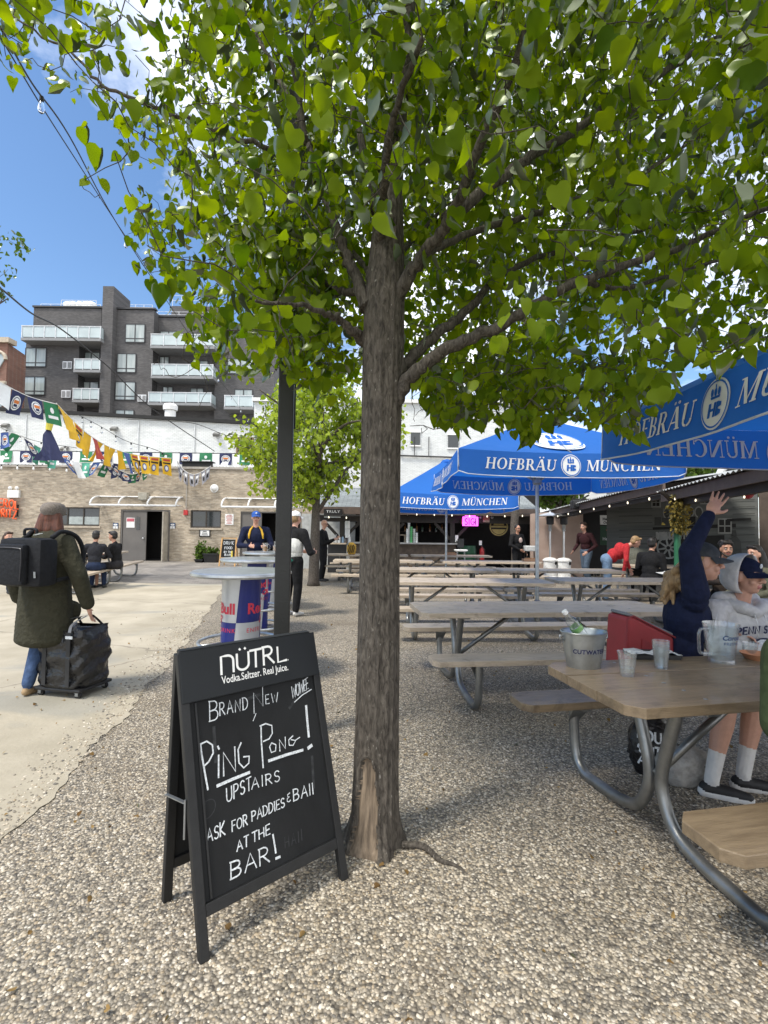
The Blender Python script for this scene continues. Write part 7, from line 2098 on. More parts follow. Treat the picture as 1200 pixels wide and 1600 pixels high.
def bagP(u, v, d=0):
    a = -PI / 2 + u / .13 - .35; rr_ = .128 + d
    return Vector((rr_ * math.cos(a), rr_ * .86 * math.sin(a), v))
for s, v, h_ in (('FOU', .24, .06), ('OUT', .16, .05), ('ARE', .09, .05)): write(m_, bagP, s, (-.07, v), (.12, -.02), (0, h_), .012, .012, .25, .05)
m_.build('white_print', CHALK, t, fix=False)
g = on(1075, 1228)
t = blob_sack('tote_bag', 'pale canvas tote bag slumped on the gravel under the near table', (g.x, g.y + .02, 0), (.17, .08, .22), cloth('canvas', (.36, .345, .32)), 7, top=.2)
m_ = MB(); m_.tube(catmull([(.05, -.05, .15), (.12, -.09, .08), (.1, -.1, .02), (.18, -.13, .008), (.06, -.14, .006), (.0, -.11, .008)], 5), .006, 5); m_.build('strap', BLACKM, t, smooth=True)
# small baskets and orange bag on far tables
def basket(px, py, y, label):
    p = on(px, py, .76) if y is None else Vector((at(px, py, y).x, y, .762))
    t = thing('food_tray', label, 'tray', (p.x, p.y, .762)); m_ = MB(); m_.prism([(-.16, -.09, 0), (.16, -.09, 0), (.19, -.11, .06), (-.19, -.11, .06)], (0, .2, 0)); m_.build('tray', mat('kraft_paper', (.4, .24, .15), .8), t)
    m_ = MB(); [m_.ball((-.1 + .07 * k, .0, .06), (.05, .06, .03), seg=8, rings=5) for k in range(4)]; m_.build('food', mat('fried_food', (.3, .15, .06), .8), t, smooth=True)
basket(704, 868, 15.3, 'kraft paper food tray on the back row table in front of the bar')
basket(828, 866, 12.5, 'kraft paper food tray beside the galvanised parasol pole')
p = Vector((at(613, 868, 15.2).x, 15.2, .762))
t = blob_sack('orange_bag', 'coral orange bag on a back table, just right of the near trunk', p, (.22, .16, .36), cloth('coral', (.62, .22, .13)), 11, top=.8)
m_ = MB(); m_.tube(catmull([(-.08, -.05, .25), (-.1, -.16, .3), (.0, -.2, .12), (.05, -.1, .22)], 5), .02, 6); m_.build('strap', BLACKM, t, smooth=True)
p = Vector((at(549, 868, 15.0).x, 15.0, .762))
t = blob_sack('yellow_bag', 'mustard yellow patterned bag on a back table, just left of the near trunk', p, (.14, .12, .36), cloth('mustard', (.55, .33, .06)), 13, top=.8)
m_ = MB(); [m_.tube(catmull([(-.1 + .05 * k, -.13, .05), (-.06 + .05 * k, -.135, .2), (-.09 + .05 * k, -.11, .3)], 4), .012, 5) for k in range(4)]; m_.build('pattern', BLACKM, t, smooth=True)
p = Vector((at(133, 852, 11.9).x - .6, 12.2, .762))
t = thing('ice_bucket', 'small metal bucket on the left terrace table between the woman and the seated men', 'bucket', (at(110, 852, 12.3).x, 12.3, .762))
m_ = MB(); m_.lathe([(.001, .0), (.1, 0), (.14, .2), (.145, .21), (.135, .2), (.095, .01), (.001, .01)], (0, 0, 0), 18); m_.build('pail', GALV, t, smooth='auto')
m_ = MB(); m_.tube([(-.14, 0, .19), (-.1, 0, .29), (0, 0, .32), (.1, 0, .29), (.14, 0, .19)], .008, 5); m_.build('handle', GALV, t, smooth=True)
# papers on the shaded table
t = thing('paper_menus', 'white papers lying on the shaded picnic table behind the waving person', 'papers', (at(1042, 880, 9.0).x, 9.0, .762))
m_ = MB(); [m_.box((.05 * k, .04 * k, .012 + .006 * k), (.3, .2, .004), (R(4), 0, .5 * k)) for k in range(3)]; m_.build('sheets', WHITE, t)
# fallen leaves and twigs on the gravel
lf = []
for _ in range(480):
    y = random.uniform(1.4, 9); x = random.uniform(-2.2 - y * .3, 1 + y * .5)
    lf.append((x, y, .012))
o = leaves('fallen_leaves', np.array(lf), .02, leaf_mat('dry_leaf', (.12, .07, .03), (.30, .2, .08), .1), None, .15, 77)
tag(o, 'small dry leaves and husks scattered over gravel and concrete', 'leaves', kind='stuff')
# ---------------------------------------------------------------- people
def V3(*a): return Vector(a)
class Body:
    """overlapping tapered limbs fused into one continuous surface; each face takes the material of the limb it came from"""
    def __init__(s): s.p = []
    def cap(s, a, ra, b, rb, m): s.p.append(('c', Vector(a), ra, Vector(b), rb, m)); return s
    def chain(s, pts, m):
        for (a, ra), (b, rb) in zip(pts, pts[1:]): s.cap(a, ra, b, rb, m)
        return s
    def ell(s, c, r, m, M=None): s.p.append(('e', Vector(c), Vector(r), M or Matrix.Identity(3), None, m)); return s
    def build(s, name, mats, parent, vox=.014, it=3, loc=None):
        mb = MB()
        for q in s.p:
            if q[0] == 'c':
                _, a, ra, b, rb, m = q
                d = (b - a); L = d.length
                if L < 1e-4: d = Vector((0, 0, 1)); L = 1e-4
                M = d.normalized().to_track_quat('Z', 'Y').to_matrix()
                prof = [(max(1e-4, ra * math.cos(t)), ra * math.sin(t)) for t in np.linspace(-PI / 2, 0, 5)] + [(max(1e-4, rb * math.cos(t)), L + rb * math.sin(t)) for t in np.linspace(0, PI / 2, 5)]
                mb.lathe(prof, a, 12, 0, M)
            else:
                _, c, r, M, _, m = q
                mb.ball(c, tuple(r), 0, 16, 10, M)
        o = mb.build(name, mats, parent, smooth=True)
        md = o.modifiers.new('r', 'REMESH'); md.mode = 'VOXEL'; md.voxel_size = vox
        if it:
            sm_ = o.modifiers.new('s', 'SMOOTH'); sm_.iterations = it; sm_.factor = .5
        dg = bpy.context.evaluated_depsgraph_get()
        me = bpy.data.meshes.new_from_object(o.evaluated_get(dg))
        o.modifiers.clear()
        old = o.data; o.data = me; bpy.data.meshes.remove(old); me.name = name
        me.materials.clear()
        for mm in (mats if isinstance(mats, (list, tuple)) else [mats]): me.materials.append(mm)
        n = len(me.polygons)
        ce = np.zeros(n * 3); me.polygons.foreach_get('center', ce); ce = ce.reshape(-1, 3)
        best = np.full(n, 1e9); mi = np.zeros(n, int)
        for q in s.p:
            if q[0] == 'c':
                a, b = np.array(q[1]), np.array(q[3]); ab = b - a
                t = np.clip(((ce - a) @ ab) / max(1e-9, ab @ ab), 0, 1)
                d = np.linalg.norm(ce - a - t[:, None] * ab, axis=1) - (q[2] + (q[4] - q[2]) * t)
            else:
                Mi = np.array(q[3].transposed()); r = np.array(q[2])
                l = (ce - np.array(q[1])) @ Mi.T / r
                k = np.linalg.norm(l, axis=1)
                d = (k - 1) * r.min() * np.where(k < 1, 1, 1)
            u = d < best
            best[u] = d[u]; mi[u] = q[5]
        me.polygons.foreach_set('material_index', mi.astype(np.int32))
        me.polygons.foreach_set('use_smooth', [True] * n)
        me.update()
        return o
def hand_prims(B, wrist, d, side, m, s=1.0, curl=.5, spread=.15, thumb=1.0):
    """palm, four fingers of different length, and a thumb from the side of the palm. d: pointing direction, side: towards the thumb"""
    d = Vector(d).normalized(); side = Vector(side); side = (side - d * side.dot(d)).normalized(); n = d.cross(side)
    w0 = Vector(wrist)
    pc = w0 + d * .05 * s
    M = Matrix((side, d, n)).transposed()
    B.ell(pc, (.04 * s, .052 * s, .017 * s), m, M)
    for k, (off, L) in enumerate(((.0315, .074), (.0105, .084), (-.0105, .078), (-.0315, .062))):
        b0 = pc + d * .038 * s + side * off * s
        dd = (d + side * (off * 6 * spread)).normalized()
        p1 = b0 + dd * L * .5 * s
        d2 = (dd + n * curl * .8).normalized()
        p2 = p1 + d2 * L * .3 * s
        d3 = (dd + n * curl * 1.8).normalized()
        p3 = p2 + d3 * L * .26 * s
        B.chain([(b0, .0090 * s), (p1, .0084 * s), (p2, .0076 * s), (p3, .0064 * s)], m)
    t0 = w0 + d * .03 * s + side * .03 * s
    t1 = t0 + (side * .8 * thumb + d * .6 + n * .2 * curl).normalized() * .036 * s
    t2 = t1 + (side * .45 * thumb + d * .9 + n * .35 * curl).normalized() * .03 * s
    B.chain([(t0, .013 * s), (t1, .0105 * s), (t2, .0085 * s)], m)
SHADE = mat('eye_white', (.6, .58, .55), .3); IRIS = mat('iris_dark', (.03, .02, .015), .2)
def person(label, x, y, rz, H=1.75, top=None, bot=None, shoe=None, skin=SKIN, hair=None, hairstyle='short', hat=None,
           pose='stand', lean=0.0, side=0.0, look=(0, 0), hands=None, elbows=None, sleeve=1.0, legs=None, hip=None, shorts=False, vox=.014, bulk=1.0, group=None, z0=0.0, socks=None, thumbs=None, curls=None, face=True, beard=None, glasses=False, hood=None, long_top=0.0):
    """local frame: the person faces -Y, their left hand is +X; all in metres for H = 1.75 and scaled"""
    s = H / 1.75
    t = thing('person', label, 'person', (x, y, z0), rz, group)
    B = Body()
    mats = [top, bot, shoe, skin, socks or skin, LIP]
    hz = (.93 if pose == 'stand' else .56) if hip is None else hip
    pel = V3(0, 0, hz)
    Rm = Matrix.Rotation(side, 3, 'Y') @ Matrix.Rotation(lean, 3, 'X')
    up = lambda a, b, c: pel + Rm @ V3(a, b, c)
    b = bulk
    # trunk
    B.ell(pel + V3(0, .005, .0), (.165 * b, .125 * b, .13), 1 if long_top < .05 else 0)
    B.ell(up(0, 0, .15), (.145 * b, .115 * b, .16), 0); B.ell(up(0, .0, .33), (.17 * b, .125 * b, .19), 0)
    B.cap(up(-.135 * b, .01, .46), .068 * b, up(.135 * b, .01, .46), .068 * b, 0)
    B.cap(up(0, .01, .44), .085, up(0, .01, .52), .06, 0); B.cap(up(0, .0, .52), .052, up(0, -.015, .62), .05, 3)
    if long_top: B.ell(pel + V3(0, 0, -long_top * .5), (.175 * b, .135 * b, .12 + long_top * .5), 0)
    # head
    Hm = Rm @ Matrix.Rotation(-lean * .6, 3, 'X') @ Matrix.Rotation(look[0], 3, 'Z') @ Matrix.Rotation(look[1], 3, 'X')
    hc = up(0, -.025, .70)
    h = lambda a, b_, c: hc + Hm @ V3(a, b_, c)
    B.ell(h(0, .01, .03), (.074, .094, .098), 3, Hm); B.ell(h(0, -.02, -.045), (.057, .066, .066), 3, Hm)
    B.cap(h(0, -.045, -.085), .026, h(0, -.058, -.082), .022, 3)
    if face:
        B.cap(h(0, -.083, .018), .010, h(0, -.106, -.018), .0135, 3); B.cap(h(-.014, -.09, -.024), .009, h(.014, -.09, -.024), .009, 3)
        for q in (-1, 1):
            B.ell(h(q * .073, .012, -.005), (.012, .022, .034), 3, Hm)
            B.cap(h(q * .018, -.080, .034), .010, h(q * .046, -.068, .036), .009, 3); B.ell(h(q * .04, -.058, -.03), (.022, .022, .022), 3, Hm)
        B.cap(h(-.018, -.083, -.051), .0065, h(.018, -.083, -.051), .0065, 5); B.cap(h(-.014, -.082, -.061), .0075, h(.014, -.082, -.061), .0075, 5)
    # arms
    dh = {1: V3(.24, -.06, .86) if pose == 'stand' else V3(.17, -.36, hz + .13), -1: V3(-.24, -.06, .86) if pose == 'stand' else V3(-.17, -.36, hz + .13)}
    de = {1: V3(.245, .03, 1.12) if pose == 'stand' else V3(.25, -.05, hz + .2), -1: V3(-.245, .03, 1.12) if pose == 'stand' else V3(-.25, -.05, hz + .2)}
    for q in (1, -1):
        sh_ = up(q * .175 * b, .01, .455)
        if elbows and elbows.get(q) is not None and elbows[q][2] > sh_.z: sh_ = sh_ + V3(-q * .02, 0, .055)
        e = Vector(elbows[q]) if elbows and elbows.get(q) is not None else (Rm @ (de[q] - pel) + pel if pose == 'stand' else de[q])
        w_ = Vector(hands[q]) if hands and hands.get(q) is not None else (Rm @ (dh[q] - pel) + pel if pose == 'stand' else dh[q])
        fa = w_ - e
        if sleeve >= 1:
            B.chain([(sh_, .07 * b), (e, .05 * b), (e.lerp(w_, .93), .038)], 0); B.cap(e.lerp(w_, .9), .028, w_, .026, 3)
        else:
            mid = sh_.lerp(e, .8); B.chain([(sh_, .07 * b), (mid, .058)], 0); B.chain([(mid, .046), (e, .041), (w_, .026)], 3)
        sd = Vector(thumbs[q]) if thumbs and thumbs.get(q) is not None else V3(-q * .5, -.8, .3) if pose == 'stand' else V3(-q, .0, .3)
        hand_prims(B, w_, fa, sd, 3, 1.0, curl=(curls or {}).get(q, .6), spread=.9 if (curls or {}).get(q) is not None else .3)
    # legs
    for q in (1, -1):
        if legs and legs.get(q): k_, a_ = Vector(legs[q][0]), Vector(legs[q][1])
        elif pose == 'stand': k_, a_ = V3(q * .10, -.02, .50), V3(q * .105, .03, .09)
        else: k_, a_ = V3(q * .12, -.44, hz - .04), V3(q * .13, -.42, .09)
        hp = pel + V3(q * .085, 0, -.02)
        if shorts:
            md = hp.lerp(k_, .82); B.chain([(hp, .10 * b), (md, .085 * b)], 1); B.chain([(md, .062), (k_, .056), (k_.lerp(a_, .3), .056), (k_.lerp(a_, .62), .043)], 3)
            B.chain([(k_.lerp(a_, .6), .043), (a_, .037)], 4 if socks else 3)
        else:
            B.chain([(hp, .098 * b), (k_, .066 * b), (k_.lerp(a_, .35), .062 * b), (a_ + V3(0, 0, .03), .05 * b)], 1)
        B.chain([(a_ + V3(0, .025, -.045), .036), (a_ + V3(q * .01, -.09, -.055), .034), (a_ + V3(q * .015, -.165, -.062), .027)], 2)
        if socks: B.chain([(a_ + V3(0, .035, -.066), .034), (a_ + V3(q * .012, -.09, -.070), .034), (a_ + V3(q * .016, -.17, -.072), .026)], 4)
    if abs(s - 1) > .005:
        B.p = [('c', q[1] * s, q[2] * s, q[3] * s, q[4] * s, q[5]) if q[0] == 'c' else ('e', q[1] * s, q[2] * s, q[3], None, q[5]) for q in B.p]
    B.build('body', mats, t, vox)
    hs = lambda a, b_, c: h(a, b_, c) * s
    if face:
        m_ = MB()
        for q in (-1, 1):
            m_.ball(hs(q * .031, -.0755, .013), (.0145 * s, .010 * s, .0085 * s), 0, 10, 6, Hm)
            m_.ball(hs(q * .031, -.0825, .013), (.0062 * s, .004 * s, .0065 * s), 1, 8, 5, Hm)
            m_.tube([hs(q * .014, -.089, .034), hs(q * .032, -.087, .040), hs(q * .05, -.074, .034)], [.0045 * s, .005 * s, .003 * s], 6, 2)
        m_.build('eyes', [SHADE, IRIS, hair or IRIS], t, smooth=True)
    if glasses:
        m_ = MB()
        for q in (-1, 1): m_.ball(hs(q * .033, -.092, .012), (.025 * s, .006 * s, .017 * s), 0, 12, 6, Hm); m_.tube([hs(q * .058, -.088, .016), hs(q * .08, .01, .016)], .004 * s, 5)
        m_.tube([hs(-.012, -.096, .016), hs(.012, -.096, .016)], .004 * s, 5); m_.build('glasses', BLACK, t, smooth=True)
    if hair and hairstyle:
        Hb = Body()
        if hairstyle in ('short', 'long', 'pony', 'cropped', 'messy'):
            k = 1.0 if hairstyle != 'cropped' else .96
            if hat: Hb.ell(h(0, .035, .02), (.079, .086, .06), 0, Hm)
            else: Hb.ell(h(0, .028, .052), (.082 * k, .092 * k, .088 * k), 0, Hm)
            if hairstyle != 'cropped': Hb.ell(h(0, .05, .0), (.078, .066, .075), 0, Hm)
            if not hat and hairstyle != 'cropped': Hb.cap(h(-.04, -.055, .105), .028, h(.045, -.055, .1), .026, 0)
            if hairstyle == 'messy':
                r = random.Random(3)
                for _ in range(14): Hb.ell(h(r.uniform(-.07, .07), r.uniform(-.04, .09), r.uniform(.06, .13)), (.03, .03, .025), 0, Hm)
        if hairstyle == 'long':
            for q in (-1, 0, 1): Hb.chain([(h(q * .055, .06, .02), .045), (h(q * .075, .075, -.1), .05), (h(q * .085, .07, -.2), .042), (h(q * .08, .06, -.27), .026)], 0)
        if hairstyle == 'bun': Hb.ell(h(0, .028, .05), (.081, .091, .088), 0, Hm); Hb.ell(h(0, .11, .06), (.04, .04, .04), 0, Hm)
        Hb.p = [('c', q[1] * s, q[2] * s, q[3] * s, q[4] * s, q[5]) if q[0] == 'c' else ('e', q[1] * s, q[2] * s, q[3], None, q[5]) for q in Hb.p]
        Hb.build('hair', hair, t, min(vox, .01), 2)
    if beard:
        Bb = Body(); Bb.cap(h(-.022, -.086, -.038) * s, .008 * s, h(.022, -.086, -.038) * s, .008 * s, 0); Bb.chain([(h(-.058, -.02, -.06) * s, .014 * s), (h(0, -.072, -.1) * s, .02 * s), (h(.058, -.02, -.06) * s, .014 * s)], 0); Bb.build('beard', beard, t, .006, 1)
    if hat:
        hat(t, hs, Hm, s)
    t['_h'] = 0
    del t['_h']
    return t, hs, Hm, up, s
def ball_cap(m, mb_=None, back=False, mark=None):
    def f(t, hs, Hm, s):
        m_ = MB(); n = 22
        prof = [(math.cos(a), math.sin(a)) for a in np.linspace(-.12, PI / 2 - .01, 9)]
        vs = []
        for r, z in prof:
            for k in range(n):
                a = 2 * PI * k / n
                vs.append(hs(.086 * r * math.cos(a), .018 + .104 * r * math.sin(a), .05 + .082 * z))
        fs = [(i * n + k, i * n + (k + 1) % n, (i + 1) * n + (k + 1) % n, (i + 1) * n + k) for i in range(8) for k in range(n)]
        m_.add(vs, fs); m_.ball(hs(0, .018, .129), .009 * s, 0, 8, 5)
        o = m_.build('cap', m, t, smooth=True)
        sg = 1 if back else -1
        m_ = MB(); N = 12
        top_, bot_ = [], []
        for j in range(4):
            for i in range(N + 1):
                a = -1.25 + 2.5 * i / N
                rr_ = j / 3
                yy = sg * ((.084 + .075 * rr_ * math.cos(a * .9)) ) * max(.25, math.cos(a * .8)) if False else sg * (.088 * math.cos(a) + .078 * rr_ * max(0, math.cos(a * .95))) 
                xx = (.084 + .004 * rr_) * math.sin(a)
                zz = .043 - .02 * rr_ - .018 * (math.sin(a) ** 2) * (.3 + rr_)
                top_.append(hs(xx, .018 + yy * 1.08, zz + .004)); bot_.append(hs(xx, .018 + yy * 1.08, zz - .003))
        q = len(top_)
        m_.add(top_ + bot_, [(j * (N + 1) + i, j * (N + 1) + i + 1, (j + 1) * (N + 1) + i + 1, (j + 1) * (N + 1) + i) for j in range(3) for i in range(N)] + [(q + (j + 1) * (N + 1) + i, q + (j + 1) * (N + 1) + i + 1, q + j * (N + 1) + i + 1, q + j * (N + 1) + i) for j in range(3) for i in range(N)] + [(3 * (N + 1) + i, 3 * (N + 1) + i + 1, q + 3 * (N + 1) + i + 1, q + 3 * (N + 1) + i) for i in range(N)])
        m_.build('cap_brim', mb_ or m, o, smooth='auto')
        if mark:
            m_ = MB(); m_.ball(hs(0, -.082, .083), (.016 * s, .006 * s, .017 * s), 0, 10, 6, Hm); m_.build('cap_mark', mark, o, smooth=True)
    return f
HB_ = mat('hair_brown', (.045, .022, .012), .6, var=.4, vs=60, bump=.6, bs=60, stretch=(1, 1, .15)); HK = mat('hair_black', (.012, .010, .009), .55, var=.4, vs=60, bump=.6, bs=60, stretch=(1, 1, .2))
HBL = mat('hair_blond', (.30, .19, .09), .6, var=.4, vs=70, bump=.7, bs=60, stretch=(1, 1, .2)); HG = mat('hair_grey', (.36, .32, .28), .6, var=.3, vs=60, bump=.5, bs=60); HA = mat('hair_auburn', (.10, .032, .016), .55, var=.45, vs=70, bump=.7, bs=70, stretch=(1, 1, .12))
BLK = cloth('black', (.013, .013, .014)); NAVY = cloth('navy', (.010, .014, .038)); JEAN = cloth('denim', (.05, .085, .17), .25, .5, 20); DJEAN = cloth('dark_denim', (.018, .028, .06)); LJEAN = cloth('light_denim', (.14, .21, .31))
KHAKI = cloth('khaki', (.36, .27, .17)); WSOCK = cloth('white_sock', (.66, .65, .63), .05); SHOEB = mat('shoe_black', (.014, .014, .015), .6, bump=.2, bs=60); SHOEW = mat('shoe_white', (.6, .59, .56), .6); MAROON = cloth('maroon', (.035, .012, .014)); REDC = cloth('red_jacket', (.42, .03, .035))
OLIVE = cloth('olive_coat', (.040, .039, .026), .14, .6, 30); OLIVEG = cloth('olive_green', (.045, .062, .027), .12, .7, 11); HGREY = cloth('heather_grey', (.52, .51, .50), .14, .4, 16); BRWN = cloth('brown_jacket', (.055, .042, .034)); GRN = cloth('grey_green', (.12, .12, .095))

# the walker with flat cap, backpack and rolling bag (seen from behind)
wx_, wy_ = -2.98, 4.42
t, hs, Hm, up, s = person('person in flat tweed cap and long olive coat walking away with a backpack', wx_, wy_, R(170), 1.66, OLIVE, JEAN, mat('boot_tan', (.32, .22, .12), .7), SKIN, HA, 'long', None, 'stand', lean=.03, vox=.012, bulk=1.08,
       hands={1: (.30, -.02, .83), -1: (-.36, -.10, .80)}, elbows={1: (.30, .06, 1.10), -1: (-.34, .02, 1.10)}, legs={1: ((.10, -.05, .50), (.10, .06, .09)), -1: ((-.11, -.10, .50), (-.12, -.12, .09))}, look=(.35, 0))
Cb = Body()
for z in np.linspace(.50, 1.36, 24):
    Cb.ell((0, .01, z), (np.interp(z, [.5, .8, 1.1, 1.28, 1.36], [.245, .23, .21, .20, .18]), np.interp(z, [.5, .8, 1.1, 1.28, 1.36], [.20, .185, .165, .155, .13]), .085), 0)
Cb.cap((-.15, .015, 1.34), .075, (.15, .015, 1.34), .075, 0)
for q in (1, -1):
    e_ = V3(.30, .06, 1.05) if q > 0 else V3(-.335, .02, 1.05); w_ = V3(.295, -.01, .84) if q > 0 else V3(-.345, -.08, .80)
    Cb.chain([((q * .18, .01, 1.33), .085), (e_, .072), (w_, .06)], 0)
    Cb.ell((q * .15, -.14, .72), (.075, .05, .09), 0)
Cb.cap((-.06, .0, 1.40), .07, (.06, .0, 1.40), .07, 0)
Cb.build('long_coat', OLIVE, t, .013, 4)
m_ = MB(); n = 24
TWEED = mat('tweed', (.11, .095, .082), .95, var=0, vs=90, col2=(.22, .19, .165), bump=.4, bs=120)
vs = []
for i, (r_, z_) in enumerate([(.9, -.02), (1.0, .0), (1.08, .025), (1.05, .055), (.85, .085), (.5, .1), (.02, .104)]):
    for k in range(n):
        a = 2 * PI * k / n
        fy = .018 + .112 * r_ * math.sin(a)
        vs.append(hs(.092 * r_ * math.cos(a), fy - (.02 if math.sin(a) < 0 else 0), .055 + z_ - .022 * (1 if math.sin(a) < -.3 else 0) * (z_ * 8)))
m_.add(vs, [(i * n + k, i * n + (k + 1) % n, (i + 1) * n + (k + 1) % n, (i + 1) * n + k) for i in range(6) for k in range(n)])
capo = m_.build('flat_cap', TWEED, t, smooth=True)
m_ = MB(); m_.ball(hs(0, -.115, .05), (.068, .06, .012), 0, 14, 6, Hm); m_.build('cap_brim', TWEED, capo, smooth=True)
# backpack (held by the walker, its own thing)
ang = R(170)
def rot(vx, vy): return wx_ + vx * math.cos(ang) - vy * math.sin(ang), wy_ + vx * math.sin(ang) + vy * math.cos(ang)
bx, by = rot(-.06, .265)
PACK = cloth('pack_black', (.014, .015, .018), .2, .25, 30, .7)
bk_ = thing('backpack', 'large square black backpack on the back of the person in the olive coat', 'backpack', (bx, by, .98), ang)
m_ = MB(); m_.box((-.01, 0, .20), (.41, .19, .40), bev=.05); m_.build('main_compartment', PACK, bk_, smooth='auto')
m_ = MB(); m_.box((.04, .125, .185), (.31, .075, .33), bev=.03); fp = m_.build('front_pocket', PACK, bk_, smooth='auto')
m_ = MB(); m_.tube(catmull([(-.10, .165, .06), (-.105, .166, .28), (-.07, .166, .32), (.15, .166, .32), (.185, .165, .28), (.19, .165, .06)], 4), .005, 5); m_.build('zip', mat('zip_dark', (.05, .05, .055), .4, .6), fp)
m_ = MB(); [m_.bar((x_, .168, .30), (x_ + .012, .17, .25), .007, .004, up=(0, 1, 0)) for x_ in (.13, .15)]; [m_.bar((-.20, .07 + k * .02, .44), (-.13, .06 + k * .02, .425), .006, .004) for k in range(2)]; m_.build('zip_pulls', STEEL, bk_)
m_ = MB(); m_.tube(catmull([(-.06, -.02, .42), (-.05, -.02, .47), (.05, -.02, .47), (.06, -.02, .42)], 5), .012, 6); m_.build('top_handle', PACK, bk_, smooth=True)
for q in (-1, 1):
    m_ = MB(); P = catmull([(q * .13, -.10, .40), (q * .14, -.20, .455), (q * .145, -.36, .40), (q * .16, -.42, .25), (q * .2, -.32, .08), (q * .18, -.10, .04)], 5)
    m_.tube(P, .02, 6); m_.build('strap', PACK, bk_, smooth=True)
m_ = MB(); m_.poly([(-.19, .1055, .08), (-.17, .1055, .08), (-.165, .1055, .13), (-.185, .1055, .13)]); m_.build('small_logo', GALV, bk_)
# rolling bag
g = on(113, 1082)
rb2 = thing('rolling_bag', 'shiny black rolling tote bag held by the person in the olive coat', 'bag', (g.x, g.y + .02, 0), R(-12))
SHINY = mat('shiny_black_nylon', (.012, .012, .013), .26, var=.3, bump=.9, bs=9, dist=.05)
m_ = MB(); n = 40
vs, fs = [], []
r = np.random.default_rng(3)
RN = 22
for i in range(RN + 1):
    v = i / RN
    for k in range(n):
        a = 2 * PI * k / n
        c_, s_ = math.cos(a), math.sin(a)
        e = .42
        xx = .24 * math.copysign(abs(c_) ** e, c_); yy = .19 * math.copysign(abs(s_) ** e, s_)
        f = 1 + .045 * math.sin(v * 11 + 3 * a) + .035 * math.sin(v * 23 - 5 * a + 1) + r.normal(0, .006)
        f *= (.97 + .06 * math.sin(PI * v)) * (1 if v < .93 else .94)
        vs.append((xx * f, yy * f, .09 + .50 * v + .012 * math.sin(a * 2 + 1) * v))
for i in range(RN):
    for k in range(n): fs.append((i * n + k, i * n + (k + 1) % n, (i + 1) * n + (k + 1) % n, (i + 1) * n + k))
fs.append(tuple(range(n))[::-1]); m_.add(vs, fs)
vs2 = [(p[0] * .93, p[1] * .93, .54 + .03 * math.sin(p[0] * 30) + .02 * math.cos(p[1] * 40)) for p in vs[-n:]] + [(0, 0, .57)]
m_.add(vs2, [(k, (k + 1) % n, n) for k in range(n)]); m_.build('sack', SHINY, rb2, smooth=True)
m_ = MB()
for yy in (-.203, .203):
    for x_ in (-.12, .12): m_.box((x_, yy, .34), (.04, .006, .46))
m_.build('webbing', mat('webbing_black', (.02, .02, .021), .7), rb2)
m_ = MB(); m_.box((0, 0, .072), (.47, .38, .03), bev=.012); m_.build('base_frame', BLACK, rb2)
for sx in (-1, 1):
    for sy in (-1, 1):
        m_ = MB(); m_.lathe([(.001, -.014), (.028, -.012), (.03, 0), (.028, .012), (.001, .014)], (sx * .19, sy * .15, .031), 14, M=Matrix.Rotation(PI / 2, 3, 'X')); w_ = m_.build('wheel', BLACK, rb2, smooth='auto')
        m_ = MB(); m_.box((sx * .19, sy * .15 + .02, .052), (.03, .006, .05)); m_.box((sx * .19, sy * .15 - .02, .052), (.03, .006, .05)); m_.build('fork', GALV, w_)
hx, hy = rot(-.36 * .95, -.10 * .95)
hand_l = Matrix.Rotation(R(12), 3, 'Z') @ (V3(hx, hy, .69) - V3(g.x, g.y + .02, 0))
for k, (yy, mm) in enumerate(((-.2, mat('strap_grey', (.3, .3, .31), .5)), (.19, mat('strap_black', (.03, .03, .032), .6)))):
    for x_ in (-.12, .12):
        m_ = MB(); P = catmull([(x_, yy, .56), (x_ * .8, yy * .7, .63), tuple(hand_l + V3(x_ * .12, yy * .15, .0))], 7)
        vs = []
        for p in P: vs += [p + V3(-.014, 0, 0), p + V3(.014, 0, .004), p + V3(.014, .005, .004), p + V3(-.014, .005, 0)]
        m_.add(vs, [(4 * i + k_, 4 * i + (k_ + 1) % 4, 4 * i + 4 + (k_ + 1) % 4, 4 * i + 4 + k_) for i in range(len(P) - 1) for k_ in range(4)]); m_.build('carry_strap', mm, rb2, smooth='auto')
m_ = MB(); m_.box((.13, -.209, .53), (.07, .004, .025)); m_.build('white_label', CHALK, rb2)

# two seated on the left terrace bench and a third at the edge
def seat(px, py, z=.47): return on(px, py, z)
p = seat(147, 890); y_ = 11.75
person('person in dark sweater and tan belt seated on the left terrace bench, seen from behind', at(147, 890, y_).x, y_, R(198), 1.76, cloth('charcoal', (.022, .023, .028)), DJEAN, SHOEB, SKIN2, HK, 'short', None, 'sit', lean=.10, vox=.016, group='people at the terrace tables', hip=.57, hands={1: (.12, -.5, .82), -1: (-.15, -.48, .8)}, elbows={1: (.3, -.18, .78), -1: (-.3, -.18, .78)})
y_ = 12.35
person('person in black hoodie and shorts seated on the left terrace bench, face turned left', at(183, 888, y_).x, y_, R(-62 - 90 + 60), 1.76, BLK, cloth('black_short', (.03, .028, .03)), SHOEB, SKIN2, HK, 'short', None, 'sit', lean=.16, vox=.015, group='people at the terrace tables', shorts=True, hip=.57, hands={1: (.14, -.5, .8), -1: (-.15, -.44, .8)}, elbows={1: (.28, -.14, .75), -1: (-.28, -.14, .75)}, glasses=False)
person('dark haired person mostly hidden behind the walker at the left edge', at(12, 860, 11.2).x, 11.2, R(60), 1.7, cloth('plum', (.06, .03, .035)), DJEAN, SHOEB, SKIN, HB_, 'long', None, 'sit', vox=.018, group='people at the terrace tables', hip=.57)

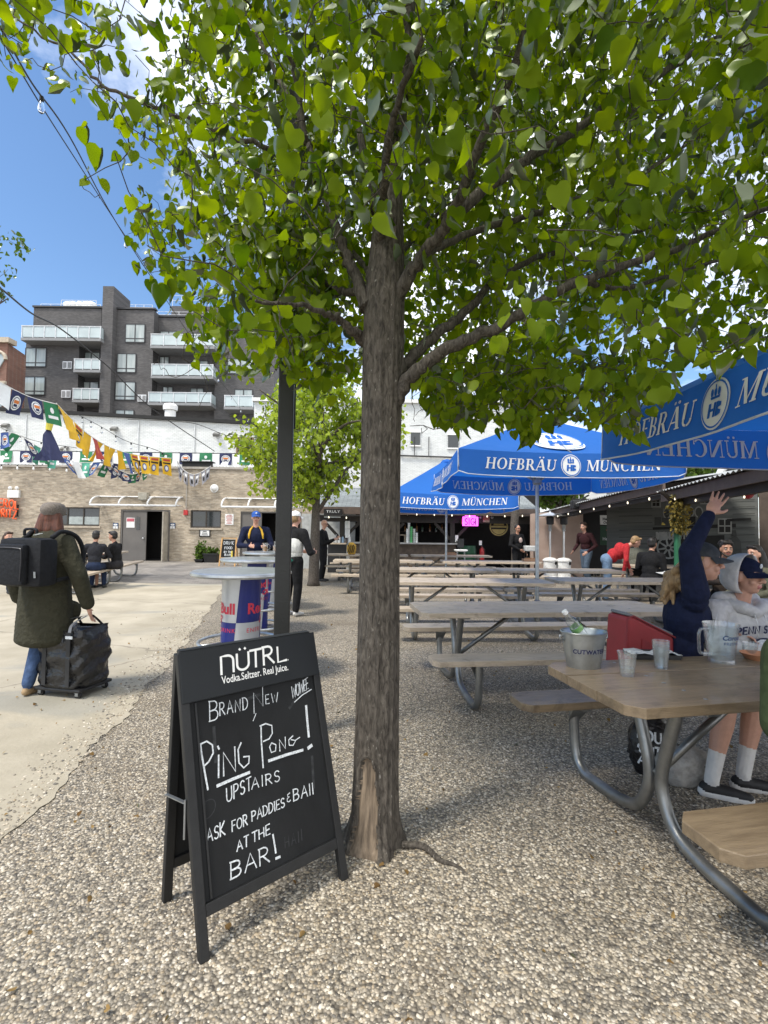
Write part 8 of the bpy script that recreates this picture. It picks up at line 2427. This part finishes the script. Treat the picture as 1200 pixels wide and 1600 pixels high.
# the man in the blue cap at the far bar table, and the one opposite him
px_ = at(398, 850, 9.95).x
t, hs, Hm, up, s = person('smiling person in blue cap and navy pullover with yellow stripes at the far bar table', px_, 10.0, R(18), 1.84, NAVY, BLK, SHOEB, SKIN, HB_, 'cropped', ball_cap(cloth('cap_blue', (.03, .09, .32)), None, False, CHALK), 'stand', vox=.011, bulk=1.12,
       hands={1: (.16, -.36, 1.09), -1: (-.12, -.33, 1.10)}, elbows={1: (.30, -.06, 1.10), -1: (-.30, -.06, 1.10)})
m_ = MB()
for q in (-1, 1):
    P = [up(q * .055, -.05, .535) * s, up(q * .10, -.085, .47) * s, up(q * .125, -.115, .38) * s, up(q * .13, -.132, .30) * s]
    m_.tube(P, [.014, .02, .022, .014], 6)
m_.build('yellow_stripe', mat('stripe_yellow', (.62, .36, .02), .7), t, smooth=True)
px_ = at(457, 880, 8.55).x
WJ = cloth('jacket_white', (.6, .6, .57), .06)
t, hs, Hm, up, s = person('person in white cap and black, white and green windbreaker beside the lamp post', px_, 8.6, R(150), 1.80, BLK, BLK, SHOEW, SKIN, HBL, 'short', ball_cap(WHITE), 'stand', vox=.013, bulk=1.15, hands={1: (.16, -.34, 1.06), -1: (-.16, -.36, 1.06)}, elbows={1: (.33, -.04, 1.06), -1: (-.33, -.04, 1.06)}, lean=.05)
Jb = Body(); Jb.ell(up(-.04, .025, .23) * s, (.165, .142, .21), 0); Jb.ell(up(.02, .012, .0) * s, (.19, .155, .11), 1); Jb.ell(up(0, .005, .10) * s, (.183, .146, .10), 0)
Jb.build('windbreaker_panels', [WJ, cloth('teal_green', (.012, .10, .075))], t, .012, 2)
# the person in black by the second linden, looking at a phone
px_ = at(503, 880, 14.3).x
t, hs, Hm, up, s = person('bald person in black with glasses looking at a phone behind the slim linden trunk', px_, 14.5, R(82), 1.78, BLK, BLK, SHOEB, SKIN, HG, None, None, 'stand', vox=.013, bulk=1.1, look=(0, .22), hands={1: (.10, -.34, 1.22), -1: (-.08, -.33, 1.2)}, elbows={1: (.27, -.08, 1.08), -1: (-.27, -.08, 1.08)}, glasses=True)
ph_ = thing('phone', 'black phone held by the bald person in black', 'phone', V3(px_, 14.5, 0) + Matrix.Rotation(R(82), 3, 'Z') @ V3(.01, -.43, 1.26), R(82))
m_ = MB(); m_.box((0, 0, 0), (.075, .012, .15), (R(-35), 0, 0), bev=.004); m_.build('body', BLACK, ph_); m_ = MB(); m_.box((0, .0066, .0), (.066, .002, .14), (R(-35), 0, 0)); m_.build('screen', DARKGLASS, ph_)
# the standing figure in sunglasses in front of the dark bar corner
px_ = at(808, 860, 16.0).x
t, hs, Hm, up, s = person('person in black hoodie and sunglasses standing by the bare trunk under the bar roof', px_, 16.0, R(28), 1.72, BLK, BLK, SHOEB, SKIN2, HK, 'bun', None, 'stand', vox=.013, bulk=1.15, hands={1: (.16, -.26, .86), -1: (-.06, -.2, .95)}, elbows={1: (.31, .0, 1.1), -1: (-.31, -.02, 1.1)}, glasses=True)
m_ = MB(); m_.ball(up(.02, -.14, .33) * s, (.075, .02, .085), 0, 12, 8); m_.build('shirt_print', mat('print_pale', (.55, .42, .38), .7, var=.4, vs=40), t, smooth=True)
# maroon hoodie
px_ = at(916, 860, 14.6).x
person('person in maroon hoodie and jeans walking left past the patio heaters', px_, 14.6, R(-62), 1.80, MAROON, cloth('worn_denim', (.08, .11, .15)), SHOEB, SKIN, HB_, 'messy', None, 'stand', lean=.12, vox=.013, bulk=1.1, hands={1: (.22, -.22, .92), -1: (-.25, -.24, .93)}, elbows={1: (.32, .02, 1.1), -1: (-.31, .02, 1.12)}, legs={1: ((.1, -.12, .5), (.1, .02, .09)), -1: ((-.1, .02, .5), (-.1, .16, .1))})
# red jacket, bending
px_ = at(948, 880, 10.9).x
person('person in red jacket and pale jeans bending over a table by the beer banner', px_, 10.9, R(75), 1.74, REDC, LJEAN, SHOEB, SKIN, HBL, 'short', None, 'stand', lean=.95, vox=.013, bulk=1.02, hip=.92, hands={1: (.2, -.5, .72), -1: (-.2, -.3, .66)}, elbows={1: (.28, -.42, .98), -1: (-.27, -.34, .92)}, look=(.2, 0))
# diners in the shade of the shed
G_ = 'people seated under the corrugated shed'
px_ = at(1015, 880, 9.9).x
person('dark haired person in black jacket seated under the shed with back turned', px_, 9.9, R(130), 1.74, BLK, BLK, SHOEB, SKIN2, HK, 'short', None, 'sit', lean=.18, vox=.015, group=G_, bulk=1.12, hip=.6)
px_ = at(994, 890, 11.9).x
person('person in grey-green jacket hunched over the shaded table beside the red jacket', px_, 11.9, R(150), 1.76, GRN, BLK, SHOEB, SKIN2, HK, 'short', None, 'sit', lean=.3, vox=.016, group=G_, bulk=1.25, hip=.6, look=(0, .3))
px_ = at(1137, 880, 7.4).x
person('moustached person in brown jacket facing forward under the shed, right of the raised arm', px_, 7.5, R(-10), 1.75, BRWN, BLK, SHOEB, SKIN2, HK, 'messy', None, 'sit', lean=.12, vox=.011, group=G_, bulk=1.1, beard=HK, hip=.57, look=(-.15, 0), hands={1: (.1, -.4, .8), -1: (-.1, -.42, .8)})
px_ = at(1190, 890, 6.6).x
person('long dark haired person under the shed at the right edge, turned left', px_, 6.7, R(-75), 1.68, cloth('khaki_green', (.10, .10, .07)), BLK, SHOEB, SKIN, HK, 'long', None, 'sit', vox=.012, group=G_, hip=.57)

# ---------------------------------------------------------------- the three at the near table
ex_, ey_ = math.cos(A1), math.sin(A1)
def bench_far(tt, back=0.0): return .949 - .135 + ex_ * tt - back * .195, 2.393 + .677 + ey_ * tt + back * .98
bx, by = 1.93, 3.30
RW, SWv = R(70), 1.80 / 1.75
def LW(x, y, z):
    q = Matrix.Rotation(-RW, 3, 'Z') @ (V3(x, y, z) - V3(bx, by, 0))
    return q / SWv
# waving person: sits facing the table, turned to their left (picture right), right arm up
VX = .0056
CAPG = cloth('cap_charcoal', (.05, .055, .06))
tw_, hs, Hm, up, s = person('person in navy sweatshirt and dark cap waving one raised arm at the near table', bx, by, RW, 1.80, NAVY, KHAKI, SHOEB, SKIN, HBL, 'short', ball_cap(CAPG), 'sit', lean=.20, vox=VX, bulk=1.10, curls={-1: .08}, hip=.575, shorts=True, socks=WSOCK,
       hands={1: (.16, -.34, .80), -1: LW(*at(1109, 803, 3.12))}, elbows={1: (.30, -.12, .84), -1: LW(*at(1076, 862, 3.06))}, look=(.05, -.02), thumbs={-1: Matrix.Rotation(-RW, 3, 'Z') @ V3(1, -.1, .1)}, legs={1: (LW(2.20, 2.96, .51), LW(2.10, 2.93, .09)), -1: (LW(1.99, 2.90, .51), LW(1.87, 2.86, .09))})
Hb = Body(); r = random.Random(4)
for k in range(16):
    a = V3(r.uniform(-.05, .05), .07, r.uniform(-.05, .03)); c_ = V3(r.uniform(-.11, .09), r.uniform(.12, .2), r.uniform(-.14, -.05)); e_ = V3(r.uniform(-.12, .08), r.uniform(.12, .24), r.uniform(-.28, -.16))
    Hb.chain([(hs(*a), .03), (hs(*c_), .028), (hs(*e_), .012)], 0)
Hb.build('ponytail', HBL, tw_, .008, 1)
m_ = MB()                                  # white print on the chest
def chest(u, v, d=0):
    a = -PI / 2 + u / .19
    return up(.205 * math.cos(a), .150 * math.sin(a), .30 + v + .0) * s + V3(0, -d, 0)
LPT = [(-.11, .10), (-.05, .11), (-.02, .06), (.03, .07), (.0, .0), (.06, -.01), (.03, -.06), (.09, -.08), (.06, -.13), (.0, -.1), (-.03, -.04), (-.08, -.05), (-.06, .02), (-.12, .04)]
cpt = [chest(*q) for q in LPT]
m_.add([chest(-.02, .0)] + cpt, [(0, 1 + i, 1 + (i + 1) % len(LPT)) for i in range(len(LPT))]); m_.build('white_print', CHALK, tw_, fix=False)
# hooded person
bx, by = 2.40, 3.40
th_, hs, Hm, up, s = person('person in grey college hoodie with hood up over a navy cap at the near table', bx, by, R(10), 1.70, HGREY, KHAKI, SHOEB, SKIN, HB_, 'cropped', ball_cap(NAVY, None, False, CHALK), 'sit', lean=.10, vox=VX, bulk=1.2, hip=.54, shorts=True, socks=WSOCK, look=(.30, .05),
       hands={1: (.14, -.40, .79), -1: (-.13, -.40, .79)}, elbows={1: (.32, -.14, .80), -1: (-.32, -.14, .80)}, legs={1: ((.13, -.46, .50), (.10, -.40, .09)), -1: ((-.10, -.48, .50), (-.16, -.46, .09))})
# hood: a shell round the head, open at the face
m_ = MB(); NA, NB = 26, 14
vs, vs_i = [], []
for j in range(NB + 1):
    ph = .02 + (PI * .56) * j / NB                     # from the back pole towards the face opening
    for k in range(NA):
        a = 2 * PI * k / NA
        rr_ = math.sin(ph)
        xx, zz = .122 * rr_ * math.cos(a), .150 * rr_ * math.sin(a)
        yy = .03 + .135 * math.cos(ph)
        if zz < 0: xx *= 1.0 + .25 * (-zz / .15)
        vs.append(hs(xx, yy * (1.0) - (.012 if zz > .05 else 0), .018 + zz + .012 * math.sin(3 * a)))
        vs_i.append(hs(xx * .93, yy - .008, .018 + zz * .93))
fs = [(i * NA + k, i * NA + (k + 1) % NA, (i + 1) * NA + (k + 1) % NA, (i + 1) * NA + k) for i in range(NB) for k in range(NA)]
N0 = len(vs)
m_.add(vs + vs_i, fs + [tuple(N0 + q for q in f[::-1]) for f in fs] + [(NB * NA + k, NB * NA + (k + 1) % NA, N0 + NB * NA + (k + 1) % NA, N0 + NB * NA + k) for k in range(NA)])
m_.build('hood', HGREY, th_, smooth=True)
Nb = Body(); Nb.chain([(up(-.12, .03, .50) * s, .05), (up(-.07, -.085, .50) * s, .042), (up(0, -.115, .47) * s, .036), (up(.07, -.085, .50) * s, .042), (up(.12, .03, .50) * s, .05)], 0); Nb.cap(up(-.12, .05, .52) * s, .06, up(.12, .05, .52) * s, .06, 0)
Nb.build('hood_collar', HGREY, th_, .009, 3)
def chest2(u, v, d=0):
    a = -PI / 2 + u / .20
    return up(.2265 * math.cos(a), .178 * math.sin(a), .30 + v) * s + V3(0, -d, 0)
m_ = MB()
word = 'PENN STATE'
tot = sum(SF[c][0] + .28 for c in word) - .28
x = 0
for k, c in enumerate(word):
    wch, sts = SF[c]
    for st in sts:
        pts_ = []
        for a, b_ in st:
            u = ((x + a) / tot - .5) * .30
            pts_.append((u, .055 + b_ * .046 - 1.2 * u * u))
        stroke(m_, chest2, pts_, .0115, .003 + .0002 * (k % 4))
    x += wch + .28
m_.build('lettering', mat('navy_print', (.01, .014, .05), .7), th_, fix=False)
m_ = MB()
ov = [(.075 * math.cos(2 * PI * k / 24), -.035 + .058 * math.sin(2 * PI * k / 24)) for k in range(24)]
m_.add([chest2(0, -.035, .002)] + [chest2(*q, .002) for q in ov], [(0, 1 + i, 1 + (i + 1) % 24) for i in range(24)], 0)
LI = [(-.05, -.01), (-.02, .012), (.03, .008), (.055, -.02), (.05, -.05), (.02, -.045), (.035, -.03), (.0, -.025), (-.01, -.06), (-.035, -.07), (-.05, -.045)]
m_.add([chest2(.005, -.022, .004)] + [chest2(*q, .004) for q in LI], [(0, 1 + i, 1 + (i + 1) % len(LI)) for i in range(len(LI))], 1); m_.build('emblem', [mat('navy_print', ()), HGREY] if False else [_mats['navy_print'], CHALK], th_, fix=False)
m_ = MB(); [m_.tube([up(q * .035, -.135, .47) * s, up(q * .04, -.172, .40) * s, up(q * .045, -.178, .32) * s], .004, 6) for q in (-1, 1)]; m_.build('drawstrings', WSOCK, th_, smooth=True)
# the green sleeve at the right edge: a person on the near bench
nx, ny = .949 + .135 + ex_ * .55, 2.393 - .677 + ey_ * .55
tg_, hs, Hm, up, s = person('person in olive green jacket seated on the near bench, cut off by the right edge', nx + .03, ny, R(180) + A1, 1.78, OLIVEG, DJEAN, SHOEB, SKIN, HB_, 'short', None, 'sit', lean=.0, vox=.01, bulk=1.22, hip=.57, long_top=.12, hands={1: (-.02, -.26, .86), -1: (-.26, -.22, .86)}, elbows={1: (.27, .02, .80), -1: (-.32, -.16, .80)}, legs={1: ((-.17, -.28, .54), (-.22, -.2, .09)), -1: ((-.38, -.28, .54), (-.40, -.2, .09))})
